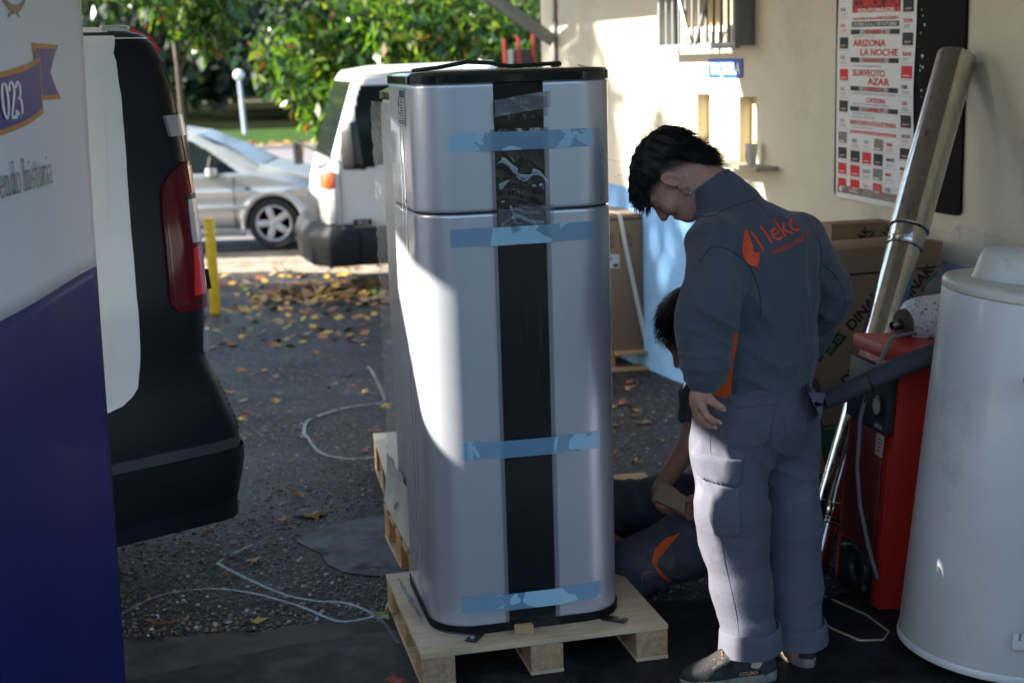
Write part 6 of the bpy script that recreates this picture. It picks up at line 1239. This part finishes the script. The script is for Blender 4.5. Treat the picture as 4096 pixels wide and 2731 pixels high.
fo,V,F=garment('fleece',fl,m_fleece,per,spec,.0075,2,lambda c:(c[:,2]<.792+.02*np.sin(c[:,0]*9)-.0*(c[:,0]))&(c[:,0]>.556)&(c[:,1]<4.22)); fb_=bvh_of(V,F)
# hem band, collar seam, armhole seams
def seam(pts,dr,r,name,mat,par=per,bv=None,n=40,off=.0):
    P=[]; d=Vector(dr).normalized()
    for p in sm(pts,max(2,n//max(1,len(pts)-1))):
        h=(bv or fb_).ray_cast(Vector(p),d)
        if h[0] is not None: P.append(h[0]-Vector(par.location)-d*off)
    if len(P)<3: return
    b=MB(); b.tube(P,r,5); return b.build(name,mat,par,smooth=70)
bd=unit((-.45,.88,-.08))
seam([(.50,3.55,1.225),(.535,3.55,1.262),(.585,3.55,1.25),(.635,3.55,1.205),(.665,3.55,1.13),(.668,3.55,1.06)],(.05,1,0),.0022,'armhole_seam',m_seam)
seam([(.875,3.7,1.255),(.892,3.7,1.20),(.89,3.7,1.12),(.882,3.7,1.04)],(.0,1,0),.0022,'armhole_seam',m_seam)
seam([(.51,3.6,1.35),(.555,3.6,1.352),(.62,3.6,1.375),(.69,3.6,1.395)],(.0,1,-.06),.0022,'collar_seam',m_seam)
seam([(.90,3.7,1.17),(.955,3.7,1.12),(.985,3.7,1.05),(.975,3.7,.98)],(.0,1,0),.0018,'sleeve_seam',m_seam)
# hem band
tt=SDF((.40,3.7,.70),(1.05,4.35,1.3),.01); tt.chain([J['hipC']+[.01,0,-.005],J['waist'],J['chest']+[0,0,-.05],J['chest']+[-.005,0,.06],J['upper']+[-.005,0,-.035]],[.116,.124,.132,.130,.098],.05,(rgt,1.48)); V_,F_=tt.mesh(); tbv=bvh_of(smoothV(V_,F_,2),F_)
rows=[]; b=MB()
for z in np.linspace(.772,.822,6):
    c=J['hipC']*[1,1,0]+(J['waist']-J['hipC'])*[1,1,0]*(z-.79)/.15+[0,0,z]; row=[]; e=(z-.772)/.05
    for k in range(72):
        a=2*math.pi*k/72; dv=-rgt*math.cos(a)-fwd*math.sin(a); h=tbv.ray_cast(Vector(c+dv*.45),Vector(-dv)); r_=np.linalg.norm((np.array(h[0])-c)[:2]) if h[0] is not None else .18
        row.append(tuple(c+dv*(r_+.004+.010*math.sin(math.pi*min(1,e*.9))+.0022*math.sin(k*2.6)*e)+[0,0,.006*math.sin(a*2)]-np.array(per.location)))
    rows.append(row)
b.loft(rows,cap=False); b.build('hem_band',m_fleece,per,smooth=70)
# orange side panel
rows=[]; b=MB()
for z in np.linspace(.826,1.095,26):
    t=(z-.808)/(1.095-.808); c=J['waist']*[1,1,0]+(J['chest']-J['waist'])*[1,1,0]*np.clip((z-.94)/.2,-.6,1)+[0,0,z]; row=[]
    a1=math.radians(np.interp(t,[0,.3,.7,1],[13,19,26,25])); a0=math.radians(-50+45*t)
    for k in range(13):
        a=a0+(a1-a0)*k/12; dv=-rgt*math.cos(a)-fwd*math.sin(a); o=Vector(c+dv*.45); h=tbv.ray_cast(o,Vector(-dv))
        hit=h[0]
        p=np.array(hit if hit is not None else c+dv*.18); row.append(tuple(p+dv*.0085-np.array(per.location)))
    rows.append(row)
b.loft(rows,cap=False,closed=False); b.build('orange_side_panel',m_orange,per,smooth=70)
# logo and lettering on the back
bx=unit((.80,.60,0)); LGd=Vector((-.42,.90,-.06))
ca_,sa_=math.cos(R_(13)),math.sin(R_(13)); tx=np.array(bx*ca_+np.array((0,0,sa_))); ty=np.array(-bx*math.sin(R_(20))+np.array((0,0,math.cos(R_(20)))))
L0=np.array((.790,3.70,1.268))
LMx=frame(L0,tx,ty,LGd*-1)
vs,fs=text_mesh('leko',.075,.0001,1.1,'LEFT',4,.98); project(fb_,vs,fs,LMx,LGd,.0016,per,'lettering',m_logo)
vs,fs=text_mesh('SUMINISTROS E INSTALACIONS',.0185,.0001,.66,'LEFT',2); project(fb_,[(x-.006,y-.030) for x,y in vs],fs,LMx,LGd,.0016,per,'lettering',m_logo)
LD=frame(Vector(L0)+Vector(bx)*-.060+Vector((0,0,-.004)),bx,(0,0,1),LGd*-1); kx=1.22
lh=[(-.001*kx+.026*kx*math.cos(a),.0+.049*math.sin(a)) for a in np.linspace(R_(92),R_(268),22)]
half=[(-.0034*kx,.058)]+lh+[(.0085*kx,-.0625),(.0145*kx,-.012),(-.001*kx,-.0165),(.0004*kx,.046)]
project(fb_,half,[tuple(range(len(half)))],LD,LGd,.0018,per,'logo_disc',m_logo,.007)
rh=[(.0051*kx,.048),(.0125*kx,.039),(.0190*kx,.025),(.0240*kx,.010),(.0265*kx,-.003),(.0248*kx,-.0205),(.0200*kx,-.005),(.0140*kx,.014)]
project(fb_,rh,[tuple(range(len(rh)))],LD,LGd,.0018,per,'logo_disc',m_logo,.007)
# trousers
tr=SDF((.40,3.66,.06),(1.02,4.32,.92),.006)
tr.chain([J['hipC']+[.005,0,.07],J['hipC'],J['hipC']+[.005,-.0,-.07]],[.106,.117,.116],.05,(rgt,1.38)); tr.ell(J['hipC']+[.03,-.055,-.045],(.14,.085,.10),.05,(rgt,fwd,(0,0,1)))
tr.chain([J['Lhip']+[-.002,0,.02],J['Lhip']+[-.004,0,-.06],J['Lkn']+[0,0,.03],J['Lkn']+[.004,0,-.05],J['Lcf'],J['Lan']+[0,0,.04]],[.110,.108,.100,.093,.083,.076],.035)
tr.chain([J['Rhip']+[.0,0,.05],J['Rhip']+[.0,0,-.05],J['Rkn'],J['Rcf'],J['Ran']+[0,0,.04]],[.106,.101,.090,.081,.078],.035)
for s,t,zb in(('L',(.10,0,1),.074),('R',(.02,0,1),.062)):
    a=J[s+'an']; tr.cap(a+[.0,0,.055],a+[.004,0,.005],.080,.083,.004)
    tr.cap(a*[1,1,0]+[.0,0,zb-.12],a*[1,1,0]+[0,0,zb-.0],.20,.20,.0,None,'cut') if False else None
tr.fn(lambda X,Y,Z: Z-(.104+.06*(X-.655))-.0*Y,(.5,3.66,.0),(.745,4.1,.16),.0,'cut'); tr.fn(lambda X,Y,Z: Z-(.082+.02*(X-.82)),(.735,3.66,.0),(1.02,4.2,.16),.0,'cut')
for s in 'LR': tr.cap(J[s+'an']*[1,1,0]+[.003,0,0],J[s+'an']+[0,0,.03],.072,.066,.0,None,'cut')
spec=[(J['Lkn']+[0,-.05,.0],.16,(.25,0,.97),48,.5,.6),(J['Lcf']+[0,0,-.05],.13,(.3,.1,.95),64,.55,1.9),(J['Lhip']+[0,-.1,-.05],.15,(.9,.1,.35),52,1.1,.4),(J['hipC']+[.06,-.1,-.16],.12,(.6,.1,.75),70,1.7,1.0),(J['Rkn']+[0,-.06,0],.17,(-.2,0,.97),47,.5,.2),(J['Rcf'],.16,(-.25,.0,.97),58,.6,1.2),(J['Rhip']+[-.03,-.1,-.1],.14,(-.5,.1,.8),60,1.3,2.1),(J['Lkn']+[-.04,0,.13],.12,(.96,.1,.2),62,1.2,.9)]
to,V,F=garment('trousers',tr,m_trou,per,spec,.0044,2); tb_=bvh_of(V,F)
PK={'fl0':(0.485,.676),'fl1':(0.618,.662),'fl2':(0.614,.605),'fl3':(0.600,.590),'fl4':(0.502,.606),'pk2':(0.622,.464),'pk3':(0.542,.464),'pk4':(0.521,.530)}
ID=Matrix.Identity(4)
def pp(name,pts,off,mat=m_trou,dr=(.22,.97,0),y=3.6,bv=None): 
    vs=[(x-(y-3.75)*-.0,z) for x,z in pts]; return project(bv or tb_,vs,[tuple(range(len(vs)))],frame((0,y,0),(1,0,0),(0,0,1),(0,-1,0)),dr,off,per,name,mat,.012,1)
sh=-.035
pp('cargo_pocket',[(.505+sh,.600),(.612+sh,.592),(.622+sh,.470),(.600+sh,.456),(.545+sh,.458),(.520+sh,.52)],.007)
pp('pocket_flap',[(.470+sh,.676),(.55+sh,.672),(.618+sh,.664),(.616+sh,.606),(.602+sh,.590),(.500+sh,.604),(.474+sh,.62)],.013)
pp('back_pocket',[(.572+sh,.83),(.712+sh,.83),(.690+sh,.712),(.672+sh,.692),(.570+sh,.698)],.004)
pp('pocket_flap',[(.570+sh,.846),(.722+sh,.836),(.716+sh,.812),(.600+sh,.808),(.578+sh,.822)],.009)
pp('pocket_flap',[(.79+sh,.845),(.846+sh,.84),(.838+sh,.805),(.81+sh,.800),(.796+sh,.816)],.008); pp('back_pocket',[(.792+sh,.82),(.84+sh,.81),(.826+sh,.70),(.782+sh,.70)],.0035)
DR=(.22,.97,0)
for q in([(.535+sh,.60),(.528+sh,.54),(.548+sh,.47)],[(.562+sh,.455),(.575+sh,.36),(.60+sh,.25),(.615+sh,.14)],[(.475+sh,.658),(.56+sh,.652),(.614+sh,.646)],[(.575+sh,.704),(.672+sh,.699),(.692+sh,.716)],[(.728+sh,.79),(.735+sh,.74),(.728+sh,.70)],[(.84+sh,.69),(.85+sh,.5),(.85+sh,.3),(.855+sh,.15)],[(.53+sh,.80),(.525+sh,.72),(.527+sh,.68)]):
    seam([(x,3.6,z) for x,z in q],DR,.0014,'trouser_seam',m_seam2,per,tb_)
seam([(.695,3.6,.86),(.70,3.6,.80),(.702,3.6,.74),(.70,3.6,.70)],(.05,1,0),.0016,'trouser_seam',m_seam2,per,tb_)
# turned-up cuffs as their own folded rings
for s,zt,zb,rr,tl in(('L',.168,.094,.0865,.05),('R',.136,.070,.0885,.015)):
    a=J[s+'an']; b=MB(); rings=[]
    for z,r in((zb+.012,rr-.007),(zb,rr-.001),(zb+.004,rr+.006),((zb+zt)/2,rr+.0035),(zt-.004,rr+.001),(zt,rr-.004),(zt-.012,rr-.009)):
        rings.append([(a[0]+.003+(r+.004*math.sin(3*t+1)*(zt-z)/.06)*math.cos(t)-per.location.x,a[1]+r*math.sin(t)-per.location.y,z+tl*r*math.cos(t)*2-.0+.004*math.sin(2*t)) for t in np.linspace(0,6.283,49)[:-1]])
    b.loft(rings,cap=False); b.build('trouser_cuff',m_trou,per,smooth=60)
# socks and shoes
m_sock=M('cream_sock',(.62,.55,.45),.9,var=.06,vs=40,bump=.5,bs=300); m_shoe=M('scuffed_black_leather',(.022,.021,.020),.55,var=.35,vs=14,bump=.3,bs=160,spots=((.15,.12,.08),16,.60,.76)); m_sole=M('worn_grey_sole',(.20,.19,.165),.85,var=.3,vs=30,spots=((.04,.04,.04),40,.6,.66)); m_lin=M('orange_lining',(.60,.20,.04),.7,var=.1); m_lace=M('black_orange_lace',(.05,.03,.02),.7,var=.3,vs=90,spots=((.6,.22,.05),150,.52,.56)); m_mesh=M('dark_mesh_fabric',(.045,.045,.048),.8,var=.4,vs=260,bump=.5,bs=500)
def outline(x):
    """half widths (inner, outer) of a shoe sole at length x: heel -.075 .. toe .215"""
    t=(x+.075)/.29; w=np.interp(t,[0,.03,.1,.25,.45,.65,.8,.92,.98,1],[.0,.018,.030,.034,.033,.043,.046,.036,.018,.0]); return w
def shoe(ank,ang,name_,det=True,zz=.009):
    o=thing('shoe_holder','x','x') if False else None
    M0=Matrix.Translation(Vector((ank[0]-per.location.x,ank[1]-per.location.y,zz)))@Matrix.Rotation(ang,4,'Z')
    xs_=np.concatenate([np.linspace(-.075,-.06,4),np.linspace(-.05,.17,12),np.linspace(.18,.215,7)])
    lo=[(x,-outline(x)-.003) for x in xs_]; hi=[(x,outline(x)+.003) for x in xs_[::-1][1:-1]]; b=MB(); pl=lo+hi
    b.loft([[(x*.97,y*.9,0) for x,y in pl],[(x,y,.006) for x,y in pl],[(x,y,.024) for x,y in pl],[(x*.99,y*.95,.028) for x,y in pl]],M=M0); so=b.build('shoe_sole',m_sole,per,smooth=40)
    rings=[]; Z=[.024,.034,.048,.062,.076,.092,.106,.114]
    for z in Z:
        f=(z-.024)/.09; row=[]
        xt=np.interp(z,Z,[.213,.214,.208,.185,.14,.098,.070,.062]); xh=np.interp(z,Z,[-.074,-.076,-.073,-.068,-.064,-.062,-.062,-.062]); wk=np.interp(z,Z,[1.0,1.02,.97,.9,.84,.82,.84,.86])
        for k in range(40):
            a=2*math.pi*k/40; x=(xt+xh)/2+(xt-xh)/2*math.cos(a); tt=-.075+.29*(x-xh)/(xt-xh); y=max(outline(min(.2149,tt)),.004)*wk*(1 if math.sin(a)>0 else -1)*min(1,abs(math.sin(a))**.35+.0)
            row.append((x,y,z+ (.008*math.cos(a) if f>.7 else 0)-.012*f*(abs(math.sin(a))**3 if f>.7 else 0)))
        rings.append(row)
    b=MB(); b.loft(rings,cap=False,M=M0); up=b.build('shoe_upper',m_shoe,per,smooth=50)
    b=MB(); r7=rings[-1]; b.loft([[(x,y,z+.001) for x,y,z in r7],[(x*.97,y*.86,z+.003) for x,y,z in r7],[(x*.93,y*.74,z-.006) for x,y,z in r7],[(x*.9,y*.7,z-.04) for x,y,z in r7]],cap=False,M=M0); b.build('shoe_lining',m_lin,per,smooth=50)
    b=MB(); b.tube([M0@Vector((.0,0,.05)),M0@Vector((-.005,0,.10)),M0@Vector((-.008,0,.16))],[.034,.037,.042],20); b.build('sock',m_sock,per,smooth=60)
    b=MB()
    for k in range(4):
        x=.06+.024*k; z=.118-.0175*k; w=.030; b.tube([M0@Vector((x-.006,-w,z-.022)),M0@Vector((x,-w*.45,z-.001)),M0@Vector((x+.010,w*.45,z-.001)),M0@Vector((x+.016,w,z-.022))],.0032,6)
    b.tube([M0@Vector((.05,-.006,.122)),M0@Vector((.07,-.03,.125)),M0@Vector((.085,-.036,.108))],.0028,5); b.build('shoe_laces',m_lace,per,smooth=50)
    V=[tuple(M0@Vector(p)+Vector(per.location)) for r in rings for p in r]; n=40; Fq=[(i*n+j,i*n+(j+1)%n,(i+1)*n+(j+1)%n,(i+1)*n+j) for i in range(len(rings)-1) for j in range(n)]
    return M0,BVHTree.FromPolygons(V,Fq)
LA=math.atan2(-.10,-.27); shM,sbv=shoe((.660,3.812,0),math.pi+R_(10),'L')
def sp(name,pts,off,mat,sgn=1):
    Mw=Matrix.Translation(Vector(per.location))@shM; M2=Mw@frame((0,.16*sgn,0),(1,0,0),(0,0,1),(0,1,0)); d=(Mw.to_3x3()@Vector((0,-sgn,0))); return project(sbv,pts,[tuple(range(len(pts)))],M2,d,off,per,name,mat,.012,1)
sp('shoe_overlay',[(.05,.108),(.08,.098),(.135,.065),(.125,.055),(.07,.072),(.045,.09)],.004,m_shoe); sp('shoe_overlay',[(-.075,.03),(-.03,.03),(.0,.045),(-.02,.07),(-.07,.085)],.004,M('blue_grey_heel_leather',(.035,.042,.052),.6,var=.3,vs=20))
sp('shoe_mesh_panel',[(-.01,.10),(.04,.092),(.07,.068),(.06,.052),(.005,.058),(-.02,.08)],.0025,m_mesh)
Mw=Matrix.Translation(Vector(per.location))@shM
vs,fs=text_mesh('COLIMA',.014,.0003,1.1,'LEFT',2); project(sbv,[(-x+.052,y+.034) for x,y in vs],[f[::-1] for f in fs],Mw@frame((0,.16,0),(1,0,0),(0,0,1),(0,1,0)),Mw.to_3x3()@Vector((0,-1,0)),.0042,per,'lettering',M('pale_orange_ink',(.5,.25,.15),.6,var=0))
shoe((.812,3.945,0),R_(118),'R')

# ------------------------------------------------------------------ the kneeling worker
K={'hip':(0.804,4.720,0.195),'tor':(0.816,4.750,0.399),'chest':(0.802,4.760,0.584),'neck':(0.664,4.740,0.738),'head':(0.574,4.690,0.871),'Rsh':(0.640,4.640,0.650),'Rel':(0.590,4.580,0.515),'Rwr':(0.495,4.505,0.407),'Lsh':(0.982,4.800,0.607),'Lel':(1.030,4.780,0.361),'Lwr':(0.66,4.500,0.330),'kn1':(0.395,4.470,0.120),'hp1':(0.742,4.640,0.205),'an1':(0.80,4.78,.055),'kn2':(0.330,4.800,0.225),'hp2':(0.779,4.850,0.212),'an2':(0.47,5.02,.05)}
K={k:np.array(v) for k,v in K.items()}
kn=thing('person','kneeling worker in dark clothes half hidden behind the standing one, holding a cardboard piece','person',(.72,4.72,0))
kb=SDF((.15,4.30,-.03),(1.20,5.2,1.05),.0055); kF=unit((-.55,-.35,-.62)); kL=unit(np.cross((0,0,1),kF)); kU=np.cross(kF,kL); KC=np.array((.606,4.70,.862)); KX=(kL,kF,kU)
def KH(x,y,z): return KC+kL*x+kF*y+kU*z
kb.ell(KH(0,-.01,.045),(.077,.098,.085),0,KX).ell(KH(0,.045,-.02),(.062,.06,.078),.03,KX).ell(KH(0,.072,-.088),(.028,.026,.026),.03,KX).cap(KH(0,.094,.01),KH(0,.12,-.034),.009,.013,.012).ell(KH(0,.098,-.065),(.022,.012,.009),.008,KX)
for s in(1,-1): kb.ell(KH(.08*s,-.006,0),(.010,.02,.032),.006,KX); kb.cap(KH(.014*s,.093,.02),KH(.05*s,.078,.024),.010,.008,.012)
kb.chain([KH(0,-.03,-.03),K['neck'],K['chest']],[.055,.058,.09],.03); kb.chain([K['chest'],K['tor'],K['hip']],[.11,.11,.12],.04,(unit((1,.3,0)),1.3))
for s in 'RL': kb.chain([K['neck'],K[s+'sh'],K[s+'el'],K[s+'wr']],[.05,.052,.041,.029],.02)
for i in '12': kb.chain([K['hip'],K['hp'+i],K['kn'+i],K['an'+i]],[.09,.08,.055,.04],.02)
def khand(w,palm,fs_,th):
    kb.cap(w,palm,.027,.024,.012); 
    for r,pts in fs_:
        kb.cap(palm,pts[0],.018,r*1.1,.01)
        for a,c in zip(pts[:-1],pts[1:]): kb.cap(a,c,r,r*.92,.003)
    kb.cap(palm,th[0],.016,.012,.01)
    for a,c in zip(th[:-1],th[1:]): kb.cap(a,c,.0115,.010,.003)
A=np.array
khand(K['Rwr'],A((.468,4.480,.378)),[(.0095,[A((.450,4.462,.352)),A((.462,4.440,.335)),A((.482,4.428,.333))]),(.0098,[A((.455,4.470,.343)),A((.466,4.446,.324)),A((.488,4.434,.321))]),(.0095,[A((.463,4.478,.336)),A((.474,4.456,.315)),A((.496,4.444,.311))]),(.0085,[A((.474,4.486,.333)),A((.484,4.466,.310)),A((.504,4.454,.306))])],[A((.488,4.452,.396)),A((.506,4.440,.388)),A((.520,4.436,.380))])
khand(K['Lwr'],A((.615,4.470,.325)),[(.0095,[A((.588,4.452,.345)),A((.566,4.438,.342)),A((.553,4.432,.333))]),(.0098,[A((.584,4.452,.330)),A((.562,4.438,.325)),A((.550,4.430,.316))]),(.0095,[A((.584,4.454,.314)),A((.562,4.440,.306)),A((.552,4.432,.300))]),(.0085,[A((.588,4.458,.300)),A((.570,4.446,.290)),A((.560,4.438,.286))])],[A((.590,4.440,.362)),A((.568,4.428,.362)),A((.552,4.424,.356))])
V,F=kb.mesh(); V=smoothV(V,F,1,.4); link('body',npmesh('body',V-A(kn.location),F,m_skin2,None,True),kn)
hs=SDF((.38,4.45,.72),(.80,4.95,1.06),.006); hs.ell(KH(0,-.02,.06),(.088,.108,.09),0,KX).ell(KH(0,-.08,.0),(.07,.04,.06),.03,KX)
V,F=hs.mesh(); FC=V[F].mean(1); q=np.stack([(FC-KC)@kL,(FC-KC)@kF,(FC-KC)@kU],1); F=F[(q[:,2]>.03-.07*np.clip((-q[:,1]-.02)/.06,0,1))]; u,inv=np.unique(F,return_inverse=True); V=V[u]; F=inv.reshape(F.shape); N=vnormals(V,F)
link('hair',npmesh('hair',V-A(kn.location),F,m_hair,None,True),kn); locks((V,N),2600,kn,m_hair,'hair_locks',.034,None,lambda p: kF*.6-kU*.5+kL*.3*np.sign((p-KC)@kL),seed=12,lift=.28,wd=.0009)
ts_=SDF((.45,4.45,.15),(1.2,5.05,.85),.0065); ts_.chain([K['chest'],K['tor'],K['hip']+[0,0,.04]],[.135,.14,.145],.05,(unit((1,.3,0)),1.32)); ts_.chain([K['neck']+[.02,0,-.03],K['chest']],[.085,.12],.04)
for s in 'RL': ts_.chain([K['chest']*.4+K[s+'sh']*.6,K[s+'sh'],K[s+'sh']*.45+K[s+'el']*.55],[.085,.078,.066],.03); d_=unit(K[s+'el']-K[s+'sh']); e_=K[s+'sh']*.45+K[s+'el']*.55; ts_.fn(lambda X,Y,Z: -((X-e_[0])*d_[0]+(Y-e_[1])*d_[1]+(Z-e_[2])*d_[2]-.02),e_-.1,e_+.1,.0,'cut')
ts_.cap(K['neck']+[-.02,0,.02],KH(0,-.03,-.05),.062,.062,.0,None,'cut')
garment('t_shirt',ts_,M('dark_grey_tee',(.045,.05,.065),.9,var=.15,vs=5,bump=.3,bs=500),kn,[(K['tor'],.25,(.3,0,.95),50,1.2,.4),(K['Rsh'],.12,(.4,0,.9),60,1.2,1)],.005)
kt=SDF((.15,4.28,-.03),(1.1,5.25,.42),.0065); kt.chain([K['hip']+[0,0,.06],K['hip']],[.14,.15],.05,(unit((1,.3,0)),1.2))
for i,r in(('1',1),('2',.92)): kt.chain([K['hp'+i],K['hp'+i]*.5+K['kn'+i]*.5,K['kn'+i],K['kn'+i]*.4+K['an'+i]*.6+[0,0,.02],K['an'+i]],[.118*r,.108*r,.092*r,.08*r,.07*r],.04)
kt.fn(lambda X,Y,Z: -(Z-(.004-.037*np.maximum(Y-4.5,0)))+0*X,(.15,4.28,-.03),(1.1,5.25,.03),.01,'cut')
spec=[(K['kn1']+[.05,-.05,-.03],.12,(.5,.1,.8),75,1.5,.3),(K['kn1']+[.17,-.06,.0],.15,(.9,.2,.3),52,1.3,1.2),(K['kn2'],.2,(.8,.1,.5),55,1.4,2.),(K['hp1'],.2,(.6,.2,.8),60,1.3,.2)]
ko,V,F=garment('trousers',kt,m_trou2,kn,spec,.0052); kbv=bvh_of(V,F)
def kp_(name,pts,off,mat=m_orange,dr=(.0,1,-.25)): 
    return project(kbv,pts,[tuple(range(len(pts)))],frame((0,4.1,.075),(1,0,0),(0,0,1),(0,-1,0)),dr,off,kn,name,mat,.012,1)
def KX_(q): return q
def pxk(x,y): return (.388+(x-1450)/721.,.141+(1292-y)/715.)
kp_('orange_trim',[pxk(*p) for p in((1555,1216),(1520,1226),(1492,1248),(1481,1278),(1492,1290),(1500,1270),(1528,1243))],.003); kp_('orange_trim',[pxk(*p) for p in((1484,1284),(1492,1288),(1512,1312),(1531,1331),(1526,1333),(1505,1318))],.003)
seamk=[(1481,1300),(1462,1304),(1456,1312),(1458,1322)]
P=[]
for p in seamk:
    a,c=pxk(*p); h=kbv.ray_cast(Vector((a,4.1,c+.075)),Vector((0,1,-.25)).normalized()); 
    if h[0] is not None: P.append(h[0]-kn.location)
if len(P)>2: b=MB(); b.tube(P,.0015,5); b.build('loose_thread',m_orange,kn)
bt=SDF((.6,4.6,-.03),(1.05,5.0,.16),.006); bt.chain([A((.80,4.78,.05)),A((.90,4.83,.045)),A((.97,4.87,.035))],[.05,.042,.04],.02); V,F=bt.mesh(); link('shoe',npmesh('shoe',V-A(kn.location),F,m_shoe,None,True),kn)
cp=thing('cardboard_piece','folded piece of brown cardboard held in the kneeling worker\u2019s hands','cardboard',(.50,4.435,.363))
c0,c1,c2,c3=[Vector(p)-cp.location for p in((0.466,4.452,0.412),(0.549,4.424,0.370),(0.543,4.408,0.316),(0.444,4.428,0.361))]
nr=(c1-c0).cross(c3-c0).normalized()
b=MB(); b.loft([[c0,c1,c2,c3],[c0-nr*.006,c1-nr*.006,c2-nr*.006,c3-nr*.006]]); b.build('face_panel',M('bare_cardboard',(.30,.20,.11),.8,var=.08,vs=12),cp,bevel=.0008,seg=1)
b=MB(); b.loft([[c3,c2,c2+Vector((.002,.012,-.012)),c3+Vector((.002,.012,-.012))],[c3-nr*.004+Vector((0,.002,0)),c2-nr*.004+Vector((0,.002,0)),c2+Vector((.002,.016,-.010)),c3+Vector((.002,.016,-.010))]]); b.build('folded_edge',bpy.data.materials['bare_cardboard'],cp)
